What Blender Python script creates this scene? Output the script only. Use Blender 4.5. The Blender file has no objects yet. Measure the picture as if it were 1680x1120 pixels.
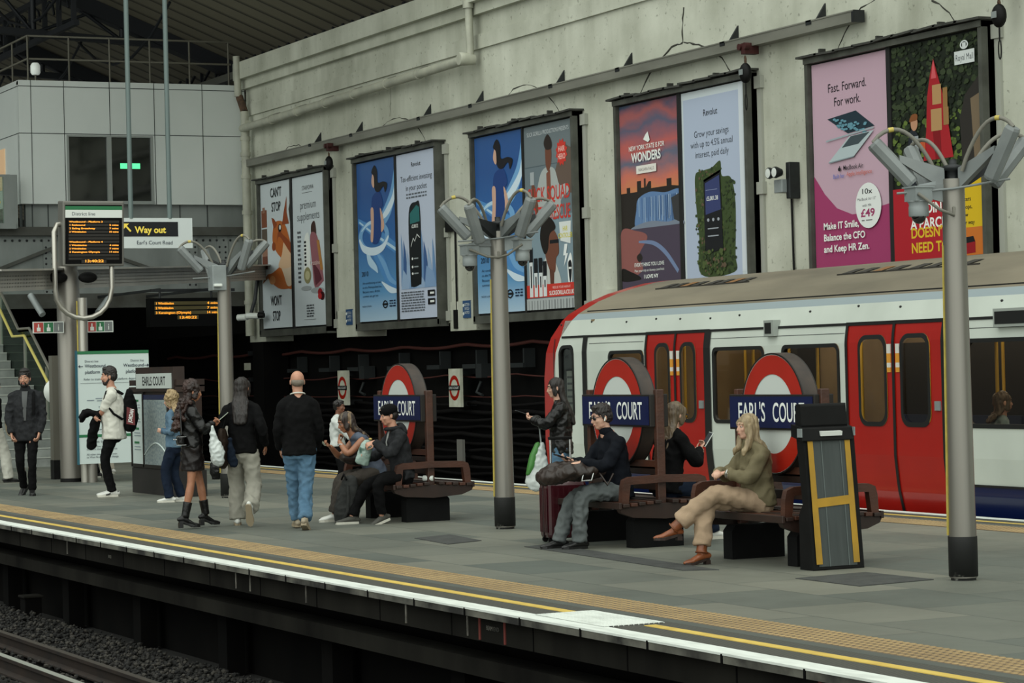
import bpy, math, random
import numpy as np
from mathutils import Vector, Matrix, noise
random.seed(7)
SC = bpy.context.scene
COL = SC.collection
V = Vector
PI = math.pi

# ------------------------------------------------------------------ camera
FPX, CAMH = 4200.0, 1.7
_a = math.atan(2005 / FPX); _p = math.atan(39 / FPX); _r = math.atan(.025)
_F0 = V((-math.cos(_a), math.sin(_a), 0)); _R0 = V((math.sin(_a), math.cos(_a), 0)); _Z = V((0, 0, 1))
FW = _F0 * math.cos(_p) + _Z * math.sin(_p)
_U = -_F0 * math.sin(_p) + _Z * math.cos(_p)
RT = _R0 * math.cos(_r) - _U * math.sin(_r)
UPV = _R0 * math.sin(_r) + _U * math.cos(_r)
EYE = V((0, 0, CAMH))
cd = bpy.data.cameras.new('camera'); cam = bpy.data.objects.new('camera', cd); COL.objects.link(cam)
cd.sensor_width = 36; cd.lens = FPX / 1680 * 36; cd.clip_start = .1; cd.clip_end = 400
cam.matrix_world = Matrix(((RT.x, UPV.x, -FW.x, EYE.x), (RT.y, UPV.y, -FW.y, EYE.y), (RT.z, UPV.z, -FW.z, EYE.z), (0, 0, 0, 1)))
SC.camera = cam

# ------------------------------------------------------------------ light: an overcast day through the glazed train shed
SC.view_settings.view_transform = 'Standard'; SC.view_settings.look = 'None'
SC.view_settings.gamma = 1; SC.view_settings.use_curve_mapping = False
SC.view_settings.exposure = -0.5
w = bpy.data.worlds.new('world'); SC.world = w; w.use_nodes = True
nt = w.node_tree; nt.nodes.clear()
tc = nt.nodes.new('ShaderNodeTexCoord'); sx = nt.nodes.new('ShaderNodeSeparateXYZ'); rp = nt.nodes.new('ShaderNodeValToRGB')
bg = nt.nodes.new('ShaderNodeBackground'); ow = nt.nodes.new('ShaderNodeOutputWorld')
nt.links.new(tc.outputs['Generated'], sx.inputs[0])
# the shed is open to the sky overhead and towards the side the photographer stands on
m1 = nt.nodes.new('ShaderNodeMath'); m1.operation = 'MULTIPLY_ADD'; m1.inputs[1].default_value = -.30; m3 = nt.nodes.new('ShaderNodeMath'); m3.operation = 'MULTIPLY_ADD'; m3.inputs[1].default_value = .42; m2 = nt.nodes.new('ShaderNodeMath'); m2.operation = 'MULTIPLY'; m2.inputs[1].default_value = .62
nt.links.new(sx.outputs['Z'], m2.inputs[0]); nt.links.new(sx.outputs['Y'], m1.inputs[0]); nt.links.new(m2.outputs[0], m1.inputs[2]); nt.links.new(sx.outputs['X'], m3.inputs[0]); nt.links.new(m1.outputs[0], m3.inputs[2]); nt.links.new(m3.outputs[0], rp.inputs[0])
e = rp.color_ramp.elements
e[0].position = 0.02; e[0].color = (.06, .065, .062, 1)
e[1].position = .62; e[1].color = (.95, 1.0, .93, 1)
k = e.new(.28); k.color = (.42, .45, .415, 1)
bg.inputs[1].default_value = 3.0
nt.links.new(rp.outputs[0], bg.inputs[0]); nt.links.new(bg.outputs[0], ow.inputs[0])

# ------------------------------------------------------------------ helpers
def ray(x, y): return FW + RT * ((x - 840) / FPX) + UPV * ((560 - y) / FPX)
def onx(x, y, X): d = ray(x, y); return EYE + d * (X / d.x)
def ony(x, y, Y): d = ray(x, y); return EYE + d * (Y / d.y)
def onz(x, y, Z=0.0): d = ray(x, y); return EYE + d * ((Z - CAMH) / d.z)

def lin(h):
    h = h.lstrip('#'); o = []
    for i in (0, 2, 4):
        c = int(h[i:i + 2], 16) / 255
        o.append(c / 12.92 if c <= .04045 else ((c + .055) / 1.055) ** 2.4)
    return (*o, 1)

_M = {}
def mat(name, col, rough=.6, metal=0.0, col2=None, scale=4.0, bump=0.0, bscale=None, emit=0.0, spec=.5, detail=6, ramp=(.35, .7), stretch=None, coat=0):
    if name in _M: return _M[name]
    m = bpy.data.materials.new(name); m.use_nodes = True; _M[name] = m
    n = m.node_tree.nodes; L = m.node_tree.links; b = n['Principled BSDF']
    c = lin(col) if isinstance(col, str) else col
    b.inputs['Base Color'].default_value = c
    b.inputs['Roughness'].default_value = rough; b.inputs['Metallic'].default_value = metal
    b.inputs['Specular IOR Level'].default_value = spec
    if coat: b.inputs['Coat Weight'].default_value = coat; b.inputs['Coat Roughness'].default_value = .08
    vec = None
    if col2 or bump:
        t = n.new('ShaderNodeTexCoord'); mp = n.new('ShaderNodeMapping'); L.new(t.outputs['Object'], mp.inputs[0]); vec = mp.outputs[0]
        if stretch: mp.inputs['Scale'].default_value = stretch
    if col2:
        x = n.new('ShaderNodeTexNoise'); x.inputs['Scale'].default_value = scale; x.inputs['Detail'].default_value = detail
        L.new(vec, x.inputs['Vector'])
        r = n.new('ShaderNodeValToRGB'); r.color_ramp.elements[0].position = ramp[0]; r.color_ramp.elements[1].position = ramp[1]
        r.color_ramp.elements[0].color = c; r.color_ramp.elements[1].color = lin(col2) if isinstance(col2, str) else col2
        L.new(x.outputs[0], r.inputs[0]); L.new(r.outputs[0], b.inputs['Base Color'])
    if bump:
        y = n.new('ShaderNodeTexNoise'); y.inputs['Scale'].default_value = bscale or scale * 3; y.inputs['Detail'].default_value = 5
        L.new(vec, y.inputs['Vector'])
        bp = n.new('ShaderNodeBump'); bp.inputs['Strength'].default_value = min(1, bump); bp.inputs['Distance'].default_value = .02 * max(1, bump)
        L.new(y.outputs[0], bp.inputs['Height']); L.new(bp.outputs[0], b.inputs['Normal'])
    if emit:
        b.inputs['Emission Color'].default_value = c; b.inputs['Emission Strength'].default_value = emit
    return m

def tag(o, label=None, cat=None, group=None, kind=None):
    if label: o['label'] = label
    if cat: o['category'] = cat
    if group: o['group'] = group
    if kind: o['kind'] = kind
    return o

def thing(name, label, cat, loc=(0, 0, 0), rz=0, group=None):
    o = bpy.data.objects.new(name, None); COL.objects.link(o); o.empty_display_size = .1
    o.location = loc; o.rotation_euler = (0, 0, rz)
    return tag(o, label, cat, group)

def dup(o, parent=None):
    c = o.copy(); COL.objects.link(c)
    if parent is not None: c.parent = parent
    for ch in o.children: dup(ch, c)
    return c

def frame(d, up=(0, 0, 1)):
    d = V(d).normalized(); u = V(up)
    if abs(d.dot(u)) > .98: u = V((1, 0, 0)) if abs(d.x) < .9 else V((0, 1, 0))
    s = d.cross(u).normalized(); return s, s.cross(d).normalized()

class MB:
    """collects shapes, then links them as one mesh object"""
    def __init__(s): s.v = []; s.f = []; s.mi = []; s.sm = []; s.mats = []
    def add(s, vs, fs, m, smooth=False):
        if m not in s.mats: s.mats.append(m)
        k = s.mats.index(m); b = len(s.v)
        s.v.extend([tuple(p) for p in vs])
        for f in fs: s.f.append(tuple(b + i for i in f)); s.mi.append(k); s.sm.append(smooth)
        return s
    def box(s, c, d, m, R=None):
        c = V(c); h = V(d) / 2; vs = []
        for sx_ in (-1, 1):
            for sy in (-1, 1):
                for sz in (-1, 1):
                    p = V((sx_ * h.x, sy * h.y, sz * h.z)); vs.append(c + (R @ p if R else p))
        return s.add(vs, [(0, 1, 3, 2), (4, 6, 7, 5), (0, 4, 5, 1), (2, 3, 7, 6), (0, 2, 6, 4), (1, 5, 7, 3)], m)
    def bb(s, a, b, m): a = V(a); b = V(b); return s.box((a + b) / 2, [abs(x) for x in (b - a)], m)
    def bar(s, p, q, w_, h_, m, up=(0, 0, 1)):
        p = V(p); q = V(q); d = (q - p); a, b = frame(d, up)
        vs = [x + a * i * w_ / 2 + b * j * h_ / 2 for x in (p, q) for i, j in ((-1, -1), (1, -1), (1, 1), (-1, 1))]
        return s.add(vs, [(3, 2, 1, 0), (4, 5, 6, 7), (0, 1, 5, 4), (1, 2, 6, 5), (2, 3, 7, 6), (3, 0, 4, 7)], m)
    def tube(s, pts, r, m, n=10, caps=True, smooth=True, flat=1.0, up=(0, 0, 1)):
        pts = [V(p) for p in pts]; k = len(pts); rs = r if isinstance(r, (list, tuple)) else [r] * k
        vs = []; fs = []; a = None
        for i in range(k):
            d = pts[min(i + 1, k - 1)] - pts[max(i - 1, 0)]
            if d.length < 1e-9: d = V((0, 0, 1))
            d.normalize()
            if a is None: a, b = frame(d, up)
            else:
                a = (a - d * a.dot(d)).normalized(); b = a.cross(d).normalized()
            for j in range(n):
                t = 2 * PI * j / n; vs.append(pts[i] + a * math.cos(t) * rs[i] + b * math.sin(t) * rs[i] * flat)
        for i in range(k - 1):
            for j in range(n): fs.append((i * n + j, i * n + (j + 1) % n, (i + 1) * n + (j + 1) % n, (i + 1) * n + j))
        s.add(vs, fs, m, smooth)
        if caps: s.add(vs[:n], [tuple(range(n))[::-1]], m); s.add(vs[-n:], [tuple(range(n))], m)
        return s
    def loft(s, secs, m, n=20, caps=True, smooth=True, dome=True):
        """secs: (centre, side vector half-width, front vector half-depth)"""
        secs = [(V(c), V(a), V(b)) for c, a, b in secs]; vs = []; fs = []
        if dome:
            def cap(i, j, sg):
                c, a, b = secs[i]; d = (c - secs[j][0]).normalized(); h = min(a.length, b.length)
                return [(c + d * h * math.sin(t), a * math.cos(t), b * math.cos(t)) for t in sg]
            secs = cap(0, 1, (1.45, 1.1, .6)) + secs + cap(len(secs) - 1, len(secs) - 2, (.6, 1.1, 1.45))
        for c, a, b in secs:
            for j in range(n): t = 2 * PI * j / n; vs.append(c + a * math.cos(t) + b * math.sin(t))
        k = len(secs)
        for i in range(k - 1):
            for j in range(n): fs.append((i * n + j, i * n + (j + 1) % n, (i + 1) * n + (j + 1) % n, (i + 1) * n + j))
        s.add(vs, fs, m, smooth)
        if caps: s.add(vs[:n], [tuple(range(n))[::-1]], m, smooth); s.add(vs[-n:], [tuple(range(n))], m, smooth)
        return s
    def prism(s, poly, vec, m, smooth=False):
        vec = V(vec); n = len(poly); vs = [V(p) for p in poly] + [V(p) + vec for p in poly]
        s.add(vs, [tuple(range(n))[::-1], tuple(range(n, 2 * n))], m)
        return s.add(vs, [(i, (i + 1) % n, n + (i + 1) % n, n + i) for i in range(n)], m, smooth)
    def poly(s, pts, m): return s.add(pts, [tuple(range(len(pts)))], m)
    def ell(s, c, r, m, R=None, nu=14, nv=9, smooth=True):
        c = V(c); r = (r, r, r) if not isinstance(r, (tuple, list, Vector)) else r; vs = []; fs = []
        for i in range(nv + 1):
            ph = PI * i / nv
            for j in range(nu):
                t = 2 * PI * j / nu; p = V((r[0] * math.sin(ph) * math.cos(t), r[1] * math.sin(ph) * math.sin(t), r[2] * math.cos(ph)))
                vs.append(c + (R @ p if R else p))
        for i in range(nv):
            for j in range(nu): fs.append((i * nu + j, (i + 1) * nu + j, (i + 1) * nu + (j + 1) % nu, i * nu + (j + 1) % nu))
        return s.add(vs, fs, m, smooth)
    def lathe(s, c, prof, m, n=24, axis=(0, 0, 1), caps=True):
        c = V(c); d = V(axis).normalized(); a, b = frame(d, (1, 0, 0) if abs(d.x) < .9 else (0, 1, 0)); vs = []; fs = []; k = len(prof)
        for r, z in prof:
            for j in range(n): t = 2 * PI * j / n; vs.append(c + d * z + a * math.cos(t) * r + b * math.sin(t) * r)
        for i in range(k - 1):
            for j in range(n): fs.append((i * n + j, i * n + (j + 1) % n, (i + 1) * n + (j + 1) % n, (i + 1) * n + j))
        s.add(vs, fs, m, True)
        if caps: s.add(vs[:n], [tuple(range(n))[::-1]], m); s.add(vs[-n:], [tuple(range(n))], m)
        return s
    def text(s, txt, o, ux, uy, size, m, width=None, align='CENTER', bold=0.0, lead=1.0):
        """lettering laid on the plane (o, ux, uy); size = cap height, width squeezes the longest line"""
        vs, fs = text_mesh(txt, align, bold, lead)
        if not vs: return s
        w0 = max(p[0] for p in vs) - min(p[0] for p in vs); k = size / .69; kx = k
        if width: kx = width / max(w0, 1e-6)
        o = V(o); ux = V(ux); uy = V(uy)
        return s.add([o + ux * p[0] * kx + uy * p[1] * k for p in vs], fs, m)
    def mesh(s, name, bevel=0.0):
        me = bpy.data.meshes.new(name); me.from_pydata(s.v, [], s.f)
        for m in s.mats: me.materials.append(m)
        me.polygons.foreach_set('material_index', s.mi); me.polygons.foreach_set('use_smooth', s.sm); me.update()
        return me
    def build(s, name, parent=None, world=False, bevel=0.0, sharp=None, origin=None):
        if world and parent is not None:
            L = parent.location; s.v = [(p[0] - L[0], p[1] - L[1], p[2] - L[2]) for p in s.v]
        if origin is not None: s.v = [(p[0] - origin[0], p[1] - origin[1], p[2] - origin[2]) for p in s.v]
        me = s.mesh(name); o = bpy.data.objects.new(name, me); COL.objects.link(o)
        if origin is not None: o.location = origin
        if parent is not None: o.parent = parent
        if sharp is not None:
            me.polygons.foreach_set('use_smooth', [True] * len(me.polygons)); me.set_sharp_from_angle(angle=math.radians(sharp))
        if bevel:
            b = o.modifiers.new('bevel', 'BEVEL'); b.width = bevel; b.segments = 2; b.limit_method = 'ANGLE'; b.angle_limit = math.radians(40)
        return o

_T = {}
def text_mesh(txt, align, bold, lead):
    key = (txt, align, bold, lead)
    if key in _T: return _T[key]
    c = bpy.data.curves.new('lettering', 'FONT'); c.body = txt; c.size = 1; c.align_x = align; c.resolution_u = 4; c.space_line = lead
    c.offset = bold; c.fill_mode = 'FRONT'
    o = bpy.data.objects.new('lettering', c); COL.objects.link(o)
    dg = bpy.context.evaluated_depsgraph_get(); ev = o.evaluated_get(dg); me = ev.to_mesh()
    r = ([tuple(x.co) for x in me.vertices], [tuple(p.vertices) for p in me.polygons])
    ev.to_mesh_clear(); bpy.data.objects.remove(o); bpy.data.curves.remove(c)
    _T[key] = r; return r

def struct(o, label, cat): return tag(o, label, cat, kind='structure')

# ------------------------------------------------------------------ common materials
STEEL = mat('brushed_steel', '#8d8a83', .42, .75, '#77736c', 3, stretch=(1, 1, .15))
POLE = mat('grey_painted_post', '#85827b', .36, .65, '#74716a', 2, stretch=(1, 1, .1))
BLACK = mat('black_paint', '#070707', .6, 0, '#0d0d0d', 9, spec=.2)
DARKST = mat('dark_steel', '#26292b', .5, .3, '#181a1b', 5)
GREYBOX = mat('grey_enamel', '#868d8d', .45, .1, '#777d7d', 5)
WHITE = mat('white_enamel', '#d5dad4', .35)
SOOT_SHADE = mat('soot_shade_black', '#060606', .95, 0, '#0d0c0b', 2, spec=.1)  # real soot, and also the painted darkness of the void under the girder
YEL = mat('yellow_paint', '#b8a64e', .6, 0, '#a39244', 9)
# ================================================================== setting: platform
PX0, PX1, YN, YF = -75.0, -2.0, 7.45, 15.83
def paving():
    m = mat('platform_paving', '#6b7069', .62)
    n = m.node_tree.nodes; L = m.node_tree.links; b = n['Principled BSDF']
    t = n.new('ShaderNodeTexCoord')
    br = n.new('ShaderNodeTexBrick'); br.inputs['Scale'].default_value = 1; br.inputs['Brick Width'].default_value = 1.25; br.inputs['Row Height'].default_value = .82
    br.inputs['Mortar Size'].default_value = .006; br.inputs['Mortar Smooth'].default_value = .3
    br.inputs['Color1'].default_value = lin('#525852'); br.inputs['Color2'].default_value = lin('#717166'); br.inputs['Mortar'].default_value = lin('#363a36'); br.offset = .5
    L.new(t.outputs['Object'], br.inputs[0])
    nz = n.new('ShaderNodeTexNoise'); nz.inputs['Scale'].default_value = .7; nz.inputs['Detail'].default_value = 8; L.new(t.outputs['Object'], nz.inputs[0])
    mx = n.new('ShaderNodeMix'); mx.data_type = 'RGBA'; mx.blend_type = 'MULTIPLY'; mx.inputs[0].default_value = .75
    r = n.new('ShaderNodeValToRGB'); r.color_ramp.elements[0].position = .3; r.color_ramp.elements[1].position = .62
    r.color_ramp.elements[0].color = (.66, .68, .68, 1); r.color_ramp.elements[1].color = (1, 1, 1, 1)
    L.new(nz.outputs[0], r.inputs[0]); L.new(br.outputs[0], mx.inputs[6]); L.new(r.outputs[0], mx.inputs[7]); L.new(mx.outputs[2], b.inputs['Base Color'])
    n2 = n.new('ShaderNodeTexNoise'); n2.inputs['Scale'].default_value = 3; L.new(t.outputs['Object'], n2.inputs[0])
    mr = n.new('ShaderNodeMapRange'); mr.inputs[3].default_value = .42; mr.inputs[4].default_value = .75; L.new(n2.outputs[0], mr.inputs[0]); L.new(mr.outputs[0], b.inputs['Roughness'])
    return m
def ribbed():
    m = mat('ribbed_edge_paving', '#55554c', .75); n = m.node_tree.nodes; L = m.node_tree.links; b = n['Principled BSDF']
    t = n.new('ShaderNodeTexCoord'); wv = n.new('ShaderNodeTexWave'); wv.bands_direction = 'Y'; wv.inputs['Scale'].default_value = 14; wv.inputs['Distortion'].default_value = .6
    L.new(t.outputs['Object'], wv.inputs[0]); r = n.new('ShaderNodeValToRGB')
    r.color_ramp.elements[0].color = lin('#2d2d28'); r.color_ramp.elements[1].color = lin('#55554d'); L.new(wv.outputs[0], r.inputs[0]); L.new(r.outputs[0], b.inputs['Base Color'])
    bp = n.new('ShaderNodeBump'); bp.inputs['Distance'].default_value = .004; L.new(wv.outputs[0], bp.inputs['Height']); L.new(bp.outputs[0], b.inputs['Normal'])
    return m
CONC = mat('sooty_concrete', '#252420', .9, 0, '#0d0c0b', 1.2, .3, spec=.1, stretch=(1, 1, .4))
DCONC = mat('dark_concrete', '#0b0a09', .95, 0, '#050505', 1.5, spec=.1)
f = MB().bb((PX0, YN + .02, -.05), (PX1, YF - .02, 0), paving()).build('floor'); struct(f, 'grey flagstone island platform', 'platform')
RIB = ribbed()
COPW = mat('worn_white_edge_paint', '#dadfd8', .6, 0, '#b9beb7', 3, ramp=(.45, .8), stretch=(1, 3, 1))
NOSE = mat('stained_coping_nose', '#64635a', .85, 0, '#1c1b19', 3, .3, ramp=(.35, .62), stretch=(.9, 1, 1))
BUFF = mat('buff_tactile', '#68563f', .75, 0, '#574936', 2.2); BUFFT = mat('buff_blister_top', '#978058', .7, 0, '#806b4a', 2)
GREYB = mat('smooth_grey_border', '#50544e', .7, 0, '#454944', 3)
YLINE = mat('yellow_line', '#d4b75a', .6, 0, '#bfa14c', 5)
def strips(near):
    s = 1 if near else -1; E_ = YN if near else YF; nm = 'near' if near else 'far'
    def Y(d): return E_ + s * d
    def slab(name, a, b, z0, z1, m, label, x0=PX0, x1=PX1):
        o = MB().bb((x0, Y(a), z0), (x1, Y(b), z1), m).build(name); return struct(o, label, 'platform marking')
    c = MB(); c.bb((PX0, Y(.0), -.055), (PX1, Y(.03), .001), NOSE); c.bb((PX0, Y(-.004), -.008), (PX1, Y(.16), .006), COPW)
    x = PX0
    while x < PX1:
        c.bb((x, Y(-.006), -.056), (x + .02, Y(.02), .0), SOOT_SHADE); x += .9
    struct(c.build('trim_1' if near else 'trim_2'), 'worn white painted coping along the %s platform edge' % nm, 'platform edge')
    slab('trim_3' if near else 'trim_4', .16, .62, -.02, .004, RIB, 'ribbed grey paving behind the %s white edge' % nm)
    slab('trim_5' if near else 'trim_6', .62, .72, -.02, .005, GREYB, 'smooth grey border beside the %s tactile strip' % nm)
    o = MB()
    if near:
        a = onz(955, 1008).x; b2 = onz(1062, 1027).x
        o.bb((PX0, Y(.375), 0), (a, Y(.46), .008), YLINE); o.bb((b2, Y(.375), 0), (PX1, Y(.46), .008), YLINE)
    else: o.bb((PX0, Y(.38), 0), (PX1, Y(.45), .008), YLINE)
    struct(o.build('trim_7' if near else 'trim_8'), 'yellow safety line along the %s platform edge' % nm, 'platform marking')
    t = MB(); t.bb((PX0, Y(.72), -.02), (PX1, Y(1.15), .005), BUFF)
    x = -52 if near else -46
    end = -9 if near else -17
    sp = .0667
    while x < end:
        for j in range(6):
            y = Y(.72 + .036 + j * .0716)
            vs = []; 
            for r_, z in ((.025, .005), (.017, .011)):
                for q in range(6): vs.append((x + r_ * math.cos(q * PI / 3), y + r_ * math.sin(q * PI / 3), z))
            t.add(vs, [(q, (q + 1) % 6, 6 + (q + 1) % 6, 6 + q) for q in range(6)] + [(6, 7, 8, 9, 10, 11)], BUFFT)
        x += sp
    struct(t.build('trim_9' if near else 'trim_10'), 'buff blistered tactile strip along the %s platform edge' % nm, 'tactile paving')
strips(True); strips(False)
# white hatched patch let into the near edge
c4 = [onz(906, 1008), onz(1010, 1001.5), onz(1120, 1020), onz(1012, 1029)]
xa = c4[0].x; xb = c4[2].x
p = MB(); 
for i in range(12):
    y = YN + .13 + i * .037; p.bb((xa + .0, y, .004), (xb, y + .03, .012), COPW)
p.bb((xa, YN + .13, .003), (xb, YN + .575, .008), COPW)
tag(p.build('boarding_patch', origin=(xa, YN, 0)), 'white ribbed boarding patch interrupting the yellow line', 'platform marking')
# dark inspection covers in the paving
IRON = mat('iron_cover', '#3f413f', .75, 0, '#2f302f', 6, .4, 40)
for (q, lab) in ((((1305, 949), (1420, 939), (1532, 951), (1410, 962)), 'dark square cover plate in the paving in front of the boarding ramp'),
                 (((680, 883), (738, 877), (790, 887), (735, 893)), 'dark cover strip in the paving in front of the farthest bench'),
                 (((860, 897), (900, 893), (1180, 935), (1120, 936)), 'long dark trench cover in the paving beneath the crossed boots')):
    pts = [onz(*u) for u in q]; o = V((pts[0].x, pts[0].y, 0))
    b = MB(); b.prism([V((u.x, u.y, .001)) for u in pts], (0, 0, .005), IRON)
    tag(b.build('cover_plate', origin=o), lab, 'cover', 'cover plates in the paving')
# under-platform walls near side
b = MB(); b.bb((PX0, YN + .10, -.24), (PX1, YN + .4, -.052), CONC); b.bb((PX0, YN + .7, -1.5), (PX1, YN + .9, -.2), SOOT_SHADE)
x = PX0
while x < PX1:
    b.bb((x, YN + .095, -.24), (x + .012, YN + .12, -.06), SOOT_SHADE); x += 1.35
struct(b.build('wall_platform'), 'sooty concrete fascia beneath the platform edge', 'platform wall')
b = MB(); b.bb((PX0, YN + .22, -.53), (PX1, YN + .45, -.40), CONC)
x = PX0 + .6
while x < PX1: b.bb((x, YN + .42, -1.2), (x + .25, YN + .6, -.5), SOOT_SHADE); x += 2.7
struct(b.build('trim_11'), 'dark concrete ledge on piers under the platform', 'platform wall')
# drips of lime and red paint marks on the fascia
LIME = mat('lime_streak', '#8d8a80', .9, 0, '#3a3935', 8); REDM = mat('red_paint_mark', '#6e2f28', .8)
b = MB()
for px_, y0, y1, w_ in ((410, 939, 960, .012), (387, 948, 962, .012), (666, 1004, 1021, .018), (767, 1030, 1042, .014), (110, 886, 903, .01), (503, 1016, 1030, .012)):
    P = ony(px_, (y0 + y1) / 2, YN + .095); b.bb((P.x - w_ / 2, YN + .092, -.22), (P.x + w_ / 2, YN + .1, -.08), LIME)
for px_ in (787, 828, 1345, 1380):
    P = ony(px_, 1040 if px_ < 1000 else 1110, YN + .095); b.bb((P.x - .012, YN + .092, -.23), (P.x + .012, YN + .1, -.07), REDM)
P = ony(808, 1038, YN + .09); b.text('BEAM END', (P.x, YN + .09, -.15), (1, 0, 0), (0, 0, 1), .03, LIME)
P = ony(180, 911, YN + .09); b.text('SR 23', (P.x, YN + .09, -.17), (1, 0, 0), (0, 0, 1), .03, LIME)
tag(b.build('chalk_marks'), 'lime streaks with red stripes and chalked letters on the fascia', 'markings', kind='structure')
# track bed
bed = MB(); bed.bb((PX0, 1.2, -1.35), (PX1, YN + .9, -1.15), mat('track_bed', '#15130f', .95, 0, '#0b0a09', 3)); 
bed.bb((PX0, YF, -1.35), (PX1, 20.4, -1.15), SOOT_SHADE); struct(bed.build('ground'), 'dirty dark track bed', 'track bed')
b = MB(); b.bb((PX0, -4, -1.35), (3, .9, -.02), paving()).build('floor_opposite'); 
struct(bpy.data.objects['floor_opposite'], 'opposite platform the view is taken from', 'platform')
b = MB(); b.bb((PX0, YF - .25, -1.3), (PX1, YF - .05, -.06), SOOT_SHADE); struct(b.build('wall_platform_far'), 'black far face of the island platform', 'platform wall')
STONE = [mat('ballast_%d' % i, c, .9) for i, c in enumerate(('#211f1c', '#141311', '#0c0b0a', '#37342f'))]
rnd = random.Random(3)
b = MB(); ico = [(0, 0, 1), (.89, 0, .45), (.28, .85, .45), (-.72, .53, .45), (-.72, -.53, .45), (.28, -.85, .45), (.72, .53, -.45), (-.28, .85, -.45), (-.89, 0, -.45), (-.28, -.85, -.45), (.72, -.53, -.45), (0, 0, -1)]
icf = [(0, 1, 2), (0, 2, 3), (0, 3, 4), (0, 4, 5), (0, 5, 1), (1, 6, 2), (2, 7, 3), (3, 8, 4), (4, 9, 5), (5, 10, 1), (2, 6, 7), (3, 7, 8), (4, 8, 9), (5, 9, 10), (1, 10, 6), (6, 11, 7), (7, 11, 8), (8, 11, 9), (9, 11, 10), (10, 11, 6)]
for i in range(9500):
    x = rnd.uniform(-33, -17); y = rnd.uniform(5.0, 7.75) if rnd.random() < .7 else rnd.uniform(6.75, 7.7); r_ = rnd.uniform(.012, .03)
    z = -1.13 + rnd.uniform(0, .05) + (.05 if y > 6.8 else 0)
    vs = [(x + p[0] * r_ * rnd.uniform(.7, 1.3), y + p[1] * r_ * rnd.uniform(.7, 1.3), z + p[2] * r_ * rnd.uniform(.6, 1)) for p in ico]
    b.add(vs, icf, rnd.choice(STONE))
tag(b.build('ballast'), 'loose grey ballast stones between the rails', 'ballast', kind='stuff')
RUST = mat('rusty_rail_side', '#2c211a', .8, .2, '#1d1714', 4); SHINE = mat('polished_rail_head', '#c9ccc2', .42, .8); DULL = mat('dull_rail_head', '#55504a', .5, .6)
def rail(y, z, top, lab, nm):
    b = MB(); pr = [(-.07, 0), (.07, 0), (.07, .015), (.012, .035), (.012, .11), (.036, .12), (.036, .15), (-.036, .15), (-.036, .12), (-.012, .11), (-.012, .035), (-.07, .015)]
    b.prism([(PX0, y + u, z - .15 + v) for u, v in pr], (PX1 - PX0, 0, 0), RUST); b.bb((PX0, y - .034, z - .004), (PX1, y + .034, z + .003), top)
    tag(b.build(nm, origin=(-25, y, z - .15)), lab, 'rail', 'rails of the near track')
rail(6.66, -.95, DULL, 'dull running rail nearest the platform wall', 'running_rail'); rail(5.8, -.82, SHINE, 'shiny raised conductor rail between the running rails', 'conductor_rail')
rail(5.23, -.95, DULL, 'running rail farthest from the platform wall', 'running_rail')
b = MB(); P = onz(51, 1000, -1.02)
b.box((P.x, P.y, -1.0), (.22, .2, .26), DCONC); b.box((P.x, P.y, -.86), (.26, .24, .03), CONC)
tag(b.build('track_marker_block', origin=(P.x, P.y, -1.13), bevel=.01), 'dark concrete block standing on the ballast', 'block')
# ================================================================== setting: painted station wall
WY, WX0, WX1 = 19.5, -54.4, -2.0
def plaster():
    m = mat('painted_plaster', '#b9bbad', .8); n = m.node_tree.nodes; L = m.node_tree.links; b = n['Principled BSDF']
    t = n.new('ShaderNodeTexCoord')
    def nz(sc, d, st=(1, 1, 1)):
        mp = n.new('ShaderNodeMapping'); mp.inputs['Scale'].default_value = st; L.new(t.outputs['Object'], mp.inputs[0])
        x = n.new('ShaderNodeTexNoise'); x.inputs['Scale'].default_value = sc; x.inputs['Detail'].default_value = d; L.new(mp.outputs[0], x.inputs[0]); return x.outputs[0]
    def rmp(src, p0, p1, c0, c1):
        r = n.new('ShaderNodeValToRGB'); r.color_ramp.elements[0].position = p0; r.color_ramp.elements[1].position = p1
        r.color_ramp.elements[0].color = lin(c0); r.color_ramp.elements[1].color = lin(c1); L.new(src, r.inputs[0]); return r.outputs[0]
    def mul(a, c, f=1.0):
        x = n.new('ShaderNodeMix'); x.data_type = 'RGBA'; x.blend_type = 'MULTIPLY'; x.inputs[0].default_value = f; L.new(a, x.inputs[6]); L.new(c, x.inputs[7]); return x.outputs[2]
    base = rmp(nz(.8, 8), .3, .7, '#a3a596', '#c8cabc')
    spots = rmp(nz(13, 5), .27, .36, '#6d6c62', '#ffffff')
    streak = rmp(nz(1.1, 9, (1.6, 1, .18)), .33, .55, '#9b9a8c', '#ffffff')
    L.new(mul(mul(base, spots, .5), streak, .28), b.inputs['Base Color'])
    bp = n.new('ShaderNodeBump'); bp.inputs['Distance'].default_value = .015; bp.inputs['Strength'].default_value = .5
    L.new(nz(7, 7), bp.inputs['Height']); L.new(bp.outputs[0], b.inputs['Normal']); return m
PLA = plaster()
b = MB(); b.bb((WX0, WY, 2.52), (WX1, WY + .6, 8.6), PLA)
b.bb((WX0 - .12, WY - .26, 8.24), (WX1, WY + .6, 8.62), PLA); b.bb((WX0 - .05, WY - .12, 8.03), (WX1, WY, 8.24), PLA); b.bb((WX0, WY - .05, 7.42), (WX1, WY, 7.68), PLA)
for xa, xb in ((-54.4, -53.35), (-49.12, -48.0), (-43.4, -42.25), (-37.2, -36.75), (-31.9, -30.95), (-26.3, -20)):
    b.bb((xa, WY - .04, 2.36), (xb, WY + .6, 2.9), PLA)
struct(b.build('wall_station'), 'tall cream painted station wall with cornice behind the train', 'wall')
b = MB(); b.bb((WX0 - 9, 20.15, -1.3), (WX1, 20.4, 2.6), SOOT_SHADE); struct(b.build('wall_track'), 'soot black trackside wall below the posters', 'wall')
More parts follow.
